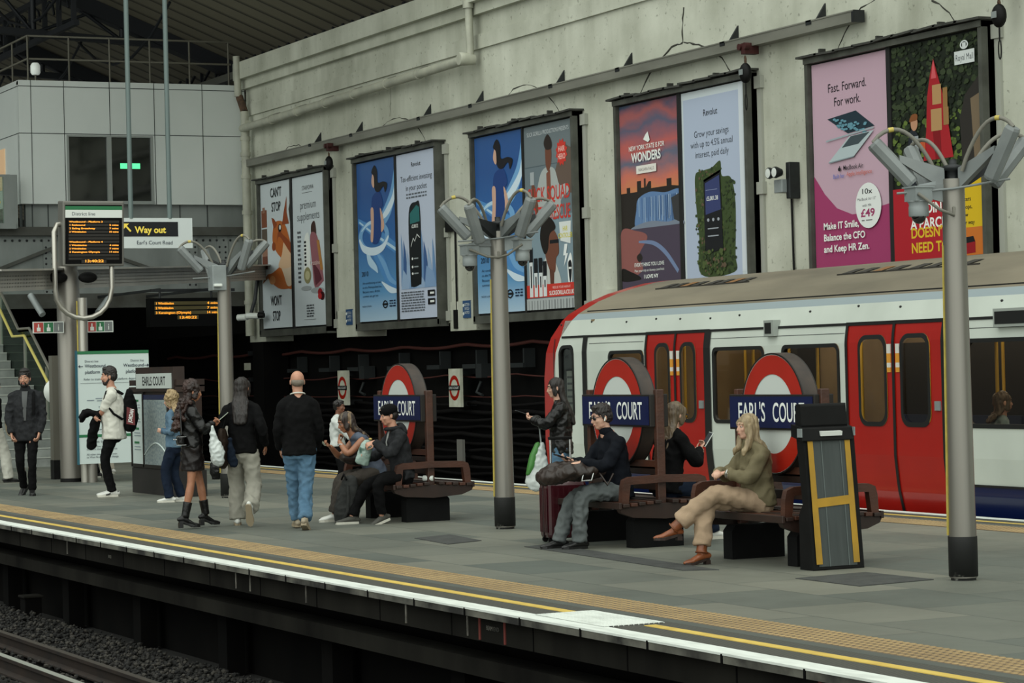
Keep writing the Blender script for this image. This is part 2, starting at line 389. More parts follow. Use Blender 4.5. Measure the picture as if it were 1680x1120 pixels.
# hairline cracks of the blind arches
CRK = mat('crack_line', '#33322c', .9)
def crack(pts, lab, r_=.011):
    P = [ony(x, y, WY) for x, y in pts]; o = MB(); sm = []
    for i in range(len(P) - 1):
        for k in range(4): 
            t = k / 4; q = P[i].lerp(P[i + 1], t); sm.append((q.x + random.uniform(-.012, .012), WY + .004, q.z + random.uniform(-.012, .012)))
    sm.append((P[-1].x, WY + .004, P[-1].z))
    o.tube(sm, [r_ * random.uniform(.5, 1.3) for _ in sm], CRK, 6); return tag(o.build('wall_crack', origin=P[0]), lab, 'crack', 'arched cracks in the plaster')
crack([(464, 250), (474, 240), (490, 238), (506, 244)], 'thin arched crack above the squirrel poster frame')
crack([(622, 213), (635, 200), (655, 192), (676, 199), (690, 215), (702, 240)], 'arched crack above the phone chart poster')
crack([(826, 166), (842, 146), (864, 138), (890, 148), (908, 166), (922, 190)], 'arched crack above the red comic poster')
crack([(1048, 158), (1062, 128), (1082, 98), (1102, 78), (1120, 70)], 'arched crack rising above the sunset poster', .016)
crack([(1122, 70), (1142, 72), (1160, 80), (1185, 96), (1205, 127)], 'arched crack falling above the leafy phone poster', .016)
crack([(1372, 86), (1390, 45), (1412, 14), (1435, 0)], 'arched crack rising above the pink laptop poster')
crack([(1530, 0), (1552, 16), (1572, 42)], 'arched crack falling above the rocket poster', .014)
crack([(1121, 70), (1119, 45), (1122, 12)], 'dark vertical crack above the arch between two tray brackets', .018)
crack([(640, 190), (641, 160), (640, 130)], 'short upright crack between the drain pipe and the cable trough')
crack([(808, 380), (810, 430), (812, 480)], 'thin upright crack beside the middle post', .008)
# ------------------------------------------------------------------ trough beam and its brackets
TRO = mat('galvanised_trough', '#85857b', .5, .3, '#6c6c63', 2, stretch=(.3, 1, 1))
root = thing('cable_trough', 'long grey steel trough beam running up the wall above the posters', 'beam', (-54.2, WY - .1, 6.25))
b = MB(); b.bb((-54.2, WY - .22, 6.26), (-29.35, WY - .05, 6.41), TRO); b.bb((-54.2, WY - .23, 6.40), (-29.35, WY - .04, 6.42), TRO); b.build('trough', root, True)
b = MB(); b.bb((-29.4, WY - .225, 6.255), (-29.34, WY - .045, 6.42), DARKST); b.build('end_cap', root, True)
for px_, py_ in ((527, 232), (595, 215), (707, 187), (793, 166), (926, 134), (1037, 106), (1211, 60), (1354, 24)):
    X = ony(px_, py_, WY).x; b = MB(); b.prism([(X - .02, WY - .0, 6.41), (X - .02, WY - .17, 6.41), (X - .02, WY, 6.66)], (.04, 0, 0), DARKST); b.bb((X - .16, WY - .23, 6.36), (X - .02, WY - .05, 6.425), DARKST)
    b.build('bracket', root, True)
for px_ in (668, 850, 912, 1140): 
    X = ony(px_, 6, WY).x
# ------------------------------------------------------------------ drain pipe
PIPE = mat('cream_pipe_paint', '#aeaf9f', .55, 0, '#96978a', 3); RUSTY = mat('rust_patch', '#5b4330', .85, 0, '#2b2520', 9)
dx = ony(418, 300, WY).x
root = thing('drain_pipe', 'cream painted drain pipe sloping up the wall from the corner', 'pipe', (dx, WY - .2, 2.4))
p0 = V((dx, WY - .2, 7.12)); e1 = ony(766, 97, WY - .26)
b = MB(); p0.y = WY - .26; b.tube([p0, V((e1.x, WY - .26, e1.z))], .088, PIPE, 12); b.build('sloping_pipe', root, True)
b = MB(); b.tube([(dx, WY - .2, 2.5), (dx, WY - .2, 7.1)], .095, PIPE, 12)
for z in (3.2, 4.4, 5.2, 6.0, 6.5, 6.85): b.tube([(dx, WY - .2, z), (dx, WY - .2, z + .09)], .115, PIPE, 12)
b.tube([(dx, WY - .2, 6.9), (dx + .04, WY - .2, 7.14), (dx + .25, WY - .2, 7.19)], .095, PIPE, 12)
b.tube([(dx, WY - .2, 7.1), (dx - .02, WY - .2, 7.5)], .09, PIPE, 12); b.tube([(dx - .02, WY - .2, 7.5), (dx - .18, WY - .25, 7.85)], .085, RUSTY, 12); b.tube([(dx - .18, WY - .28, 7.85), (dx - .18, WY - .3, 8.75)], .08, PIPE, 12)
b.build('downpipe', root, True)
b = MB(); b.tube([(e1.x, WY - .2, e1.z), (e1.x + .02, WY - .2, e1.z + .2), (e1.x + .02, WY - .22, 8.3)], .07, PIPE, 12); b.tube([(e1.x + .02, WY - .22, 8.15), (e1.x + .02, WY - .22, 8.28)], .1, PIPE, 12)
b.build('riser', root, True)
b = MB(); b.lathe((e1.x, WY - .42, e1.z), [(.11, 0), (.12, .02), (.12, .1), (.1, .3)], PIPE, 18, (0, 1, 0)); b.build('end_cap', root, True)
for px_ in (450, 493, 538, 585, 640, 693):
    t = (ony(px_, 200, WY - .2).x - p0.x) / (e1.x - p0.x); c = p0.lerp(V((e1.x, WY - .26, e1.z)), t); d = (V((e1.x, WY - .26, e1.z)) - p0).normalized()
    b = MB(); b.tube([c - d * .04, c + d * .04], .105, DULL if False else PIPE, 12); b.bar(c + V((0, .0, .08)), c + V((0, .2, .14)), .05, .05, TRO); b.build('clip', root, True)
# thin conduits and junction bits on the wall
b = MB(); X = ony(752, 500, WY).x; b.tube([(X, WY - .03, 4.3), (X, WY - .03, 2.5)], .02, BLACK, 6); b.bb((X - .06, WY - .08, 2.4), (X + .06, WY, 2.75), BLACK); b.bb((X - .3, WY - .1, 4.2), (X + .1, WY, 4.45), BLACK)
tag(b.build('wall_conduit', origin=(X, WY, 2.4)), 'thin black conduit down the pier beside the middle post', 'conduit')
LBL = mat('blue_label', '#274a72', .5)
for px_, py_, lab in ((573, 520, 'small blue notice on the pier beside the squirrel frame'), (766, 507, 'small blue notice on the pier beside the middle post')):
    P = ony(px_, py_, WY - .05); b = MB(); b.bb((P.x - .16, WY - .06, P.z - .16), (P.x + .16, WY - .03, P.z + .16), LBL); 
    b.text('SECTION\nSWITCH\nNOTICE', (P.x + .03, WY - .062, P.z + .06), (1, 0, 0), (0, 0, 1), .05, WHITE, .22); 
    for dz in (-.08, .07): b.lathe((P.x - .12, WY - .065, P.z + dz), [(.03, 0), (.03, .004)], WHITE, 10, (0, 1, 0))
    tag(b.build('notice', origin=(P.x, WY - .04, P.z)), lab, 'notice')
# hoists hanging from the trough
REDP = mat('red_trolley', '#3c1513', .6, .2)
def hoist(px_, py_, lab, reel_y):
    P = ony(px_, py_, WY - .3); R_ = ony(px_, reel_y, WY - .3)
    root = thing('tool_balancer', lab, 'hoist', P, 0, 'balancers on the wall')
    b = MB(); b.bb((P.x - .06, WY - .33, P.z - .06), (P.x + .06, WY - .1, P.z + .10), REDP); b.lathe((P.x - .08, WY - .36, P.z + .05), [(.05, 0), (.05, .08)], REDP, 12, (0, 1, 0)); b.lathe((P.x + .08, WY - .36, P.z + .05), [(.05, 0), (.05, .08)], REDP, 12, (0, 1, 0)); b.build('trolley', root, True)
    b = MB(); n_ = 5
    for i in range(n_):
        z = P.z - .12 + (R_.z + .14 - P.z + .12) * i / (n_ - 1); b.tube([(P.x + .02 * math.cos(t), WY - .3 + .008 * (i % 2), z + .035 * math.sin(t)) for t in [k_ * PI / 4 for k_ in range(9)]], .008, RUSTY, 6)
    b.build('chain', root, True)
    b = MB(); b.ell((P.x, WY - .3, R_.z), (.12, .08, .15), BLACK); b.bb((P.x - .05, WY - .385, R_.z - .03), (P.x + .05, WY - .375, R_.z + .05), GREYBOX); b.build('reel', root, True)
    b = MB(); b.tube([(P.x, WY - .3, R_.z - .15), (P.x, WY - .3, R_.z - .3)], .012, BLACK, 6)
    b.tube([(P.x + .03 * math.sin(t), WY - .3, R_.z - .42 + .12 * math.cos(t)) for t in [k_ * PI / 5 for k_ in range(11)]], .009, BLACK, 6); b.build('hook', root, True)
hoist(539, 243, 'red trolley with black hook reel over the supplements poster', 268)
hoist(1222, 82, 'red trolley with black hook reel over the leafy phone poster', 120)
hoist(1638, -12, 'black hook reel hanging at the corner of the rocket poster', 26)
# twin spot emergency light
P = ony(1289, 297, WY - .12)
root = thing('emergency_light', 'grey twin-spot emergency light between the leafy and the pink posters', 'light', (P.x, WY - .12, P.z))
b = MB(); b.bb((P.x - .1, WY - .26, P.z - .17), (P.x + .12, WY - .05, P.z + .02), GREYBOX); b.bb((P.x + .10, WY - .18, P.z - .26), (P.x + .2, WY, P.z + .26), DARKST); b.build('battery_box', root, True, bevel=.01)
b = MB(); b.tube([(P.x, WY - .03, P.z - .2), (P.x + .02, WY - .03, P.z - 1.6)], .018, BLACK, 6); b.build('cable', root, True)
for s in (-.12, .05):
    b = MB(); b.lathe((P.x + s, WY - .34, P.z + .12), [(.08, 0), (.085, .03), (.05, .12)], DARKST, 16, (0, 1, 0)); b.lathe((P.x + s, WY - .35, P.z + .12), [(.0, 0), (.068, .005)], mat('lamp_lens', '#cfd4cf', .15), 16, (0, 1, 0)); b.build('spot_lamp', root, True)
# cables and brackets along the black wall
CAB = mat('black_cable', '#0c0a0a', .75, spec=.15); CABR = mat('red_cable', '#4a1f18', .7); 
CABN = [('lower', 0)]
def cable(z, m, lab, r_=.03, ph=0.0, x0=-62, x1=-24, y=19.98, sag=.06):
    pts = []; x = x0; i = 0
    while x < x1: 
        pts.append((x, y, z + sag * abs(math.sin((x + ph) * PI / 2.9)) * -1)); x += .35
    b = MB(); b.tube(pts, r_, m, 6); tag(b.build('wall_cable', origin=(x0, y, z)), lab, 'cable', 'cables along the black wall')
cable(2.12, CABR, 'sagging dark red cable highest on the black wall', .035, .4); cable(1.55, CABR, 'thin red cable level with the small roundel plates', .015, 1.2)
cable(1.15, CABR, 'thin red cable just under the small roundel plates', .012, .7, sag=.03)
for i in range(15): cable(1.02 - i * .145, CAB, 'black cable in the stack along the soot black wall', .034 + .012 * (i % 3 == 1), i * .9, y=19.98 + .05 * (i % 2), sag=.05)
BRK = mat('cable_bracket', '#1b2021', .7, .1)
for i, px_ in enumerate((553, 601, 668, 735, 795, 873, 500, 450)):
    P = ony(px_, 590, 20.05); b = MB(); b.bb((P.x - .025, 19.88, 1.66), (P.x + .025, 20.1, 2.0), BRK); b.bb((P.x - .55, 19.84, 1.66), (P.x + .05, 19.9, 1.74), BRK)
    tag(b.build('cable_bracket', origin=(P.x, 20, 1.6)), 'dark steel bracket holding cables on the black wall', 'bracket', 'cable brackets on the black wall')
# little roundel plates on the black wall
RED = mat('enamel_red', '#a82318', .3, 0, '#95200f', 2, coat=.15, spec=.3); NAVY = mat('enamel_navy', '#0f1840', .3, coat=.12, spec=.3); LETW = mat('white_lettering', '#e3e6e2', .4)
for px_, py_, lab in ((564, 636, 'small white roundel plate on the black wall, behind the girl in white sleeves'), (748, 636, 'small white roundel plate on the black wall, between the farthest bench and the middle post'), (406, 601, 'small white plate on the black wall, above the long-haired woman in black')):
    P = ony(px_, py_, 19.75); root = thing('roundel_plate', lab, 'sign', (P.x, 19.75, P.z), 0, 'small roundel plates')
    b = MB(); b.bb((-.05, .03, -.35), (.05, .45, -.25), DARKST); b.bb((-.05, .03, .25), (.05, .45, .35), DARKST); b.build('wall_bracket', root)
    b = MB(); hw, hh = (.26, .36) if px_ > 500 else (.14, .08)
    b = MB(); b.bb((-hw, -.03, -hh), (hw, .03, hh), mat('weathered_white_plate', '#c6c8b8', .6, 0, '#aaaa96', 4)); b.build('plate', root)
    if px_ < 500: continue
    b = MB(); ns = 28; vs = [(r_ * math.cos(t), -.034, r_ * math.sin(t)) for r_ in (.235, .16) for t in [2 * PI * i / ns for i in range(ns)]]
    b.add(vs, [(i, (i + 1) % ns, ns + (i + 1) % ns, ns + i) for i in range(ns)], RED); b.build('ring', root)
    b = MB(); b.bb((-.25, -.042, -.045), (.25, -.03, .045), BLACK); b.text("EARL'S COURT", (0, -.044, -.022), (1, 0, 0), (0, 0, 1), .045, LETW, .44); b.build('name_bar', root)
b = MB(); P = ony(754, 740, 19.8); b.bb((P.x - .12, 19.8, P.z - .22), (P.x + .12, 19.86, P.z + .22), mat('dirty_tag', '#6d6c66', .7)); tag(b.build('wall_tag', origin=P), 'small grey upright tag on the black wall behind the empty bench arm', 'tag')
for px_, py_ in ((593, 611), (785, 608)):
    P = ony(px_, py_, 19.85); b = MB(); b.bb((P.x - .13, 19.85, P.z - .13), (P.x + .13, 20.1, P.z + .13), BRK); b.tube([(P.x, 19.9, P.z - .2), (P.x - .1, 19.85, P.z - .4), (P.x + .15, 19.85, P.z - .45)], .03, BRK, 8)
    tag(b.build('junction_box', origin=P), 'grey junction box with dangling fittings on the black wall', 'box', 'junction boxes on the black wall')
# ================================================================== posters on the wall
FR = mat('poster_frame_steel', '#54564f', .6, .2, '#3c3d37', 3); FRB = mat('poster_frame_black', '#101010', .6); LEAD = mat('lead_flashing', '#3a3b36', .8, 0, '#23231f', 5)
PZ0, PZ1, PY = 2.64, 5.80, WY - .13
def spline(pts, n=6):
    o = []; k = len(pts)
    for i in range(k):
        a, b_, c, d = pts[i - 1], pts[i], pts[(i + 1) % k], pts[(i + 2) % k]
        for j in range(n):
            t = j / n; o.append(tuple(.5 * (2 * b_[q] + (c[q] - a[q]) * t + (2 * a[q] - 5 * b_[q] + 4 * c[q] - d[q]) * t * t + (3 * b_[q] - a[q] - 3 * c[q] + d[q]) * t ** 3) for q in (0, 1)))
    return o
class Art:
    def __init__(s, x0, x1, v0=0): s.x0 = x0; s.x1 = x1; s.v0 = v0; s.k = 0; s.p = MB(); s.ts = []; s.t = None
    def P(s, u, v): return V((s.x0 + u * (s.x1 - s.x0), PY - .012 - s.k * .0004, PZ0 + (s.v0 + v * (1 - s.v0)) * (PZ1 - PZ0)))
    def rect(s, u0, v0, u1, v1, m): s.poly([(u0, v0), (u1, v0), (u1, v1), (u0, v1)], m)
    def poly(s, q, m): s.k += 1; s.p.poly([s.P(u, v) for u, v in q], m)
    def blob(s, q, m): s.poly(spline(q), m)
    def ell(s, u, v, ru, rv, m, n=28): s.poly([(u + ru * math.cos(2 * PI * i / n), v + rv * math.sin(2 * PI * i / n)) for i in range(n)], m)
    def ring(s, u, v, ru, rv, th, m, n=28):
        s.k += 1; vs = [s.P(u + ru * f * math.cos(2 * PI * i / n), v + rv * f * math.sin(2 * PI * i / n)) for f in (1, th) for i in range(n)]
        s.p.add(vs, [(i, (i + 1) % n, n + (i + 1) % n, n + i) for i in range(n)], m)
    def txt(s, t, u, v, h, m, w_=None, bold=0.0, al='CENTER', lead=1.0):
        s.k += 1; s.t = MB(); s.ts.append(s.t); s.t.text(t, s.P(u, v), (1, 0, 0), (0, 0, 1), h * (1 - s.v0) * (PZ1 - PZ0), m, w_ * (s.x1 - s.x0) if w_ else None, al, bold, lead)
    def strip(s, q, m, n=8):
        s.k += 1; pts = []
        for i in range(len(q) - 1):
            a, b_, c, d = q[max(i - 1, 0)], q[i], q[i + 1], q[min(i + 2, len(q) - 1)]
            for j in range(n + (i == len(q) - 2)):
                t = j / n; pts.append(tuple(.5 * (2 * b_[k] + (c[k] - a[k]) * t + (2 * a[k] - 5 * b_[k] + 4 * c[k] - d[k]) * t * t + (3 * b_[k] - a[k] - 3 * c[k] + d[k]) * t ** 3) for k in range(3)))
        vs = []
        for i, (u, v, w_) in enumerate(pts):
            e, f = pts[max(i - 1, 0)], pts[min(i + 1, len(pts) - 1)]; dx = (f[0] - e[0]) * .6; dy = f[1] - e[1]; L_2 = math.hypot(dx, dy) or 1
            ox, oy = -dy / L_2 * w_ / .6, dx / L_2 * w_; vs += [s.P(min(max(u + ox, 0), 1), v + oy), s.P(min(max(u - ox, 0), 1), v - oy)]
        s.p.add(vs, [(2 * i, 2 * i + 1, 2 * i + 3, 2 * i + 2) for i in range(len(pts) - 1)], m)
    def lines(s, u, v, w_, n, dv, m, seed=0):
        r = random.Random(seed); s.k += 1; s.t = MB(); s.ts.append(s.t)
        for i in range(n):
            x = u
            while x < u + w_ - .02:
                q = min(r.uniform(.03, .09), u + w_ - x); s.t.poly([s.P(x, v - i * dv), s.P(x + q, v - i * dv), s.P(x + q, v - i * dv + dv * .5), s.P(x, v - i * dv + dv * .5)], m); x += q + .018
def C_(h, r=.45): return mat('print_' + h.lstrip('#'), h, r, spec=.25)
def vgrad(name, stops, nscale=0, dist=.2, axis='Z', c3=None):
    m = bpy.data.materials.new(name); m.use_nodes = True; n = m.node_tree.nodes; L = m.node_tree.links; b = n['Principled BSDF']; b.inputs['Roughness'].default_value = .35
    t = n.new('ShaderNodeTexCoord'); s = n.new('ShaderNodeSeparateXYZ'); L.new(t.outputs['Generated'], s.inputs[0]); src = s.outputs[axis]
    if nscale:
        mp = n.new('ShaderNodeMapping'); mp.inputs['Scale'].default_value = (1, 1, 2.2); mp.inputs['Rotation'].default_value = (0, .5, 0); L.new(t.outputs['Object'], mp.inputs[0])
        x = n.new('ShaderNodeTexNoise'); x.inputs['Scale'].default_value = nscale; x.inputs['Detail'].default_value = 6; L.new(mp.outputs[0], x.inputs[0])
        a = n.new('ShaderNodeMath'); a.operation = 'MULTIPLY_ADD'; a.inputs[1].default_value = dist; L.new(x.outputs[0], a.inputs[0]); L.new(src, a.inputs[2])
        d = n.new('ShaderNodeMath'); d.operation = 'SUBTRACT'; d.inputs[1].default_value = dist / 2; L.new(a.outputs[0], d.inputs[0]); src = d.outputs[0]
    r = n.new('ShaderNodeValToRGB'); L.new(src, r.inputs[0]); el = r.color_ramp.elements
    el[0].position = stops[0][0]; el[0].color = lin(stops[0][1]); el[1].position = stops[-1][0]; el[1].color = lin(stops[-1][1])
    for p_, c in stops[1:-1]: q = el.new(p_); q.color = lin(c)
    L.new(r.outputs[0], b.inputs['Base Color']); return m
PAPER = C_('#c3ccd0'); INK = C_('#17191d'); PALE = C_('#b9c2d4')
def poster(name, label, xs, base, draw, v0=0):
    x0, x1 = xs; root = thing(name, label, 'poster', ((x0 + x1) / 2, PY, PZ0))
    b = MB(); b.bb((x0, PY - .01, PZ0), (x1, PY + .02, PZ1), base); b.build('sheet', root, True)
    a = Art(x0, x1, v0); draw(a)
    if a.p.v: a.p.build('picture', root, True)
    for q in a.ts:
        if q.v: q.build('lettering', root, True)
def pframe(lab, x0, xm0, xm1, x1):
    root = thing('poster_frame', lab, 'frame', ((x0 + x1) / 2, WY, 2.5), 0, 'poster frames on the wall')
    b = MB(); b.bb((x0, WY - .1, 2.52), (x1, WY + .02, 5.9), FRB); b.build('backing', root, True)
    for a, c in ((x0 - .0, x0 + .08), (x1 - .08, x1)): b = MB(); b.bb((a, WY - .2, 2.5), (c, WY, 5.92), FR); b.build('side_rail', root, True)
    b = MB(); b.bb((x1 + .05, WY - .04, 2.6), (x1 + .16, WY, 5.85), mat('pale_rail', '#9a9c92', .6))
    for z in (2.65, 4.2, 5.75): b.bb((x1 + .02, WY - .07, z - .09), (x1 + .2, WY, z + .09), mat('pale_rail', '#9a9c92', .6))
    b.build('cover_strip', root, True)
    b = MB(); b.bb((xm0, WY - .17, 2.6), (xm1, WY - .1, 5.84), FRB); b.build('mullion', root, True)
    b = MB(); b.bb((x0, WY - .2, 2.46), (x1, WY, 2.6), FR); b.build('bottom_rail', root, True)
    b = MB(); n_ = 9; r = random.Random(int(x0 * 10))
    for i in range(n_):
        xa = x0 - .1 + (x1 - x0 + .1) * i / n_; xb = xa + (x1 - x0) / n_ * 1.15; dz = r.uniform(-.015, .02); b.box(((xa + xb) / 2, WY - .13, 5.92 + dz), (xb - xa, .3, .03), LEAD, Matrix.Rotation(r.uniform(-.04, .04), 3, 'Y'))
        if i % 3 == 1: b.bb((xa, WY - .2, 5.9), (xa + .04, WY - .1, 6.0), LEAD)
    b.bb((x0, WY - .22, 5.82), (x1, WY, 5.9), FR); b.build('lead_flashing', root, True)
def xm(xt, xb): return ony((xt + xb) / 2, 400, PY).x if False else (ony(xt, 280, PY).x + ony(xb, 540, PY).x) / 2
def px2(a, b_): # poster edge given by its pixel at the top and at the bottom of the frame
    t = ony(a[0], a[1], PY); u = ony(b_[0], b_[1], PY); return (t.x + u.x) / 2
X = {}
X['1L'] = (px2((426, 307.6), (435, 544)), px2((476, 296.4), (484, 542))); X['1R'] = (px2((478.6, 295.4), (487, 540)), px2((531, 284), (541, 537)))
X['2L'] = (px2((584, 272), (593, 529.4)), px2((646, 259.5), (657.6, 526.5))); X['2R'] = (px2((647.6, 258.6), (660.6, 525.6)), px2((712.5, 245.3), (724, 521.4)))
X['3L'] = (px2((776, 230), (789, 516)), px2((855, 214), (867.7, 512.8))); X['3R'] = (px2((856.5, 213.8), (871, 514)), px2((937, 197.7), (949, 498)))
X['4L'] = (px2((1016, 179), (1024.4, 460.6)), px2((1113, 160), (1121, 453))); X['4R'] = (px2((1118, 158), (1126, 452)), px2((1220, 135.6), (1233, 442)))
X['5L'] = (px2((1331, 109.6), (1342, 434.6)), px2((1456, 83), (1466, 424))); X['5R'] = (px2((1462, 80), (1473, 420)), px2((1608, 49.6), (1617, 420)))
for i, lab in ((1, 'dark steel poster frame round the squirrel and supplements posters'), (2, 'dark steel poster frame round the blue dancer and phone chart posters'), (3, 'dark steel poster frame behind the middle post'), (4, 'dark steel poster frame round the sunset and leafy phone posters'), (5, 'dark steel poster frame round the pink laptop and rocket posters')):
    l_, r_ = X['%dL' % i], X['%dR' % i]; pframe(lab, l_[0] - .1, l_[1] + .0, r_[0], r_[1] + .12)
# --- animal poster
def d1(a):
    O1, O2, O3, CR = C_('#b0602a'), C_('#8a4220'), C_('#c98a55'), C_('#cbb9a2')
    for i, (v0, v1, c) in enumerate(((.70, .82, '#7d4a35'), (.58, .69, '#5c5248'), (.50, .57, '#96705e'), (.41, .5, '#6c3f31'))): a.rect(.02, v0, .2, v1, C_(c))
    a.rect(.06, .80, .14, .84, C_('#8f6a58'))
    a.blob([(.42, .70), (.52, .73), (.72, .72), (.86, .66), (1, .5), (1, .28), (.86, .26), (.55, .27), (.25, .33), (.18, .37), (.35, .38), (.6, .42), (.68, .46), (.5, .52), (.38, .6)], O1)
    a.blob([(.62, .44), (.8, .47), (1, .42), (1, .30), (.84, .28), (.72, .36)], CR)
    a.blob([(.56, .42), (.68, .5), (.76, .58), (.99, .5), (.99, .42), (.8, .4)], C_('#d2b08e'))
    a.blob([(.52, .58), (.62, .62), (.99, .49), (.99, .56), (.74, .63), (.58, .66)], O2)
    a.poly([(.36, .76), (.44, .75), (.54, .71), (.5, .69), (.43, .68)], O2); a.poly([(.70, .7), (.93, .7), (.86, .78), (.87, .89), (.78, .8)], O2); a.poly([(.99, .86), (.93, .8), (.97, .7), (1, .68), (1, .86)], C_('#3a2c24'))
    a.ell(.63, .68, .055, .028, INK); a.ell(.64, .685, .03, .016, C_('#d9dcd8')); a.ell(.42, .56, .06, .03, O2); a.ell(.35, .33, .1, .03, O3)
    a.poly([(.05, .335), (.2, .375), (.22, .35), (.02, .31)], C_('#8a5a3a'))
    a.txt("CAN'T\nSTOP", .52, .90, .062, INK, .36, .012, lead=1.1); a.txt("WON'T\nSTOP", .46, .155, .066, INK, .36, .012, lead=1.1)
poster('animal_poster', 'white poster with an orange squirrel, farthest along the wall', X['1L'], PAPER, d1)
def d2(a):
    a.txt('STARPOWA', .48, .905, .028, INK, .36); a.rect(.3, .885, .62, .888, INK)
    a.txt('premium\nsupplements', .48, .78, .055, C_('#3a4046'), .68, -.005, lead=.95)
    a.blob([(.56, .66), (.66, .69), (.71, .64), (.70, .58), (.58, .58)], C_('#3b241f'))
    a.blob([(.53, .6), (.75, .58), (.9, .32), (.87, .28), (.64, .25), (.57, .4)], C_('#8f5a62')); a.poly([(.72, .56), (.8, .56), (.9, .36), (.82, .36)], C_('#a9763d')); a.poly([(.59, .42), (.78, .36), (.86, .3), (.66, .26)], C_('#5a2b35'))
    a.blob([(.34, .56), (.44, .62), (.5, .58), (.52, .38), (.48, .29), (.33, .33)], C_('#dfe3de')); a.ell(.42, .335, .11, .055, C_('#8c875f')); a.ell(.42, .335, .07, .03, C_('#b5b18a'))
    for i in range(7): a.rect(.34, .40 + i * .025, .40, .415 + i * .025, INK)
    a.ell(.38, .25, .16, .016, C_('#9aa0a2')); a.ell(.72, .23, .2, .02, C_('#9aa0a2')); a.ell(.8, .215, .07, .027, C_('#8d1720')); a.ell(.86, .19, .07, .028, C_('#3b0a10')); a.ell(.79, .19, .06, .02, C_('#b02a2c'))
    a.lines(.14, .62, .1, 12, .03, C_('#4a4e52'), 4); a.lines(.38, .13, .22, 5, .018, C_('#4a4e52'), 5); a.rect(.3, .04, .66, .042, INK)
    a.txt('Creatine', .66, .40, .03, C_('#e6c7c0'), .3)
poster('supplements_poster', 'white poster with two snack bars and berries', X['1R'], PAPER, d2)
BLUE = vgrad('blue_print', [(0, '#a9c3d6'), (.18, '#5c93bf'), (.5, '#2d62a0'), (.8, '#244f8c'), (1, '#2b5590')])
def dblue(a):
    SK, HR, DR, SW, SB = C_('#c7a08c'), C_('#1c1a1f'), C_('#223e78'), C_('#aecbe0'), C_('#6f9fcb')
    S2, S3 = C_('#4f86bd'), C_('#c9dae6')
    a.strip([(1, .93, .015), (.93, .78, .04), (.75, .66, .05), (.55, .6, .03)], SB); a.strip([(1, .86, .008), (.95, .76, .02), (.8, .68, .025), (.62, .63, .012)], S3)
    a.strip([(.02, .64, .015), (.35, .57, .03), (.7, .5, .035), (1, .43, .03)], S2); a.strip([(.05, .63, .005), (.4, .55, .008), (.98, .43, .01)], SW)
    a.strip([(.25, .44, .02), (.3, .38, .03), (.45, .33, .02), (.5, .30, .005)], SW); a.strip([(.4, .43, .02), (.6, .36, .05), (.75, .27, .045), (.92, .22, .03), (1, .2, .02)], S2); a.strip([(.5, .42, .01), (.68, .34, .025), (.8, .26, .02), (.97, .22, .01)], SB); a.strip([(.6, .24, .005), (.8, .19, .02), (1, .175, .01)], S3)
    a.ring(.42, .53, .4, .10, .74, SB); a.strip([(.04, .52, .01), (.15, .46, .022), (.4, .435, .025), (.65, .455, .02), (.8, .52, .008)], S3); a.strip([(.1, .57, .004), (.3, .615, .01), (.55, .62, .008)], SW)
    a.blob([(.42, .78), (.6, .8), (.68, .72), (.6, .68), (.62, .6), (.62, .53), (.5, .48), (.36, .5), (.42, .6), (.38, .7)], DR)
    a.blob([(.36, .70), (.43, .7), (.43, .6), (.4, .5), (.34, .51), (.36, .6)], SK); a.blob([(.60, .7), (.66, .66), (.7, .58), (.62, .55), (.62, .62)], SK)
    a.blob([(.41, .9), (.45, .93), (.47, .86), (.45, .83), (.40, .86)], SK); a.blob([(.40, .93), (.48, .97), (.55, .93), (.56, .86), (.7, .86), (.8, .84), (.74, .79), (.7, .83), (.58, .8), (.48, .82), (.46, .9)], HR)
    a.txt('2010', .17, .285, .03, INK, .17); a.txt('Air-conditioning arrives\non the Metropolitan line,\nBecause even a British\nsummer can get hot.', .1, .235, .014, C_('#16263f'), .5, 0, 'LEFT', 1.35)
    a.txt('MADE BY LONDON', .08, .09, .01, C_('#16263f'), .24, 0, 'LEFT')
    a.ring(.68, .1, .06, .025, .7, INK); a.rect(.61, .094, .75, .106, INK); a.lines(.79, .115, .15, 3, .016, C_('#16263f'), 2)
poster('dancer_poster', 'blue poster of a long-haired woman in white ribbons, second frame from the far corner', X['2L'], BLUE, dblue)
poster('dancer_poster', 'blue poster of a long-haired woman in white ribbons, half hidden by the middle post', X['3L'], BLUE, dblue)
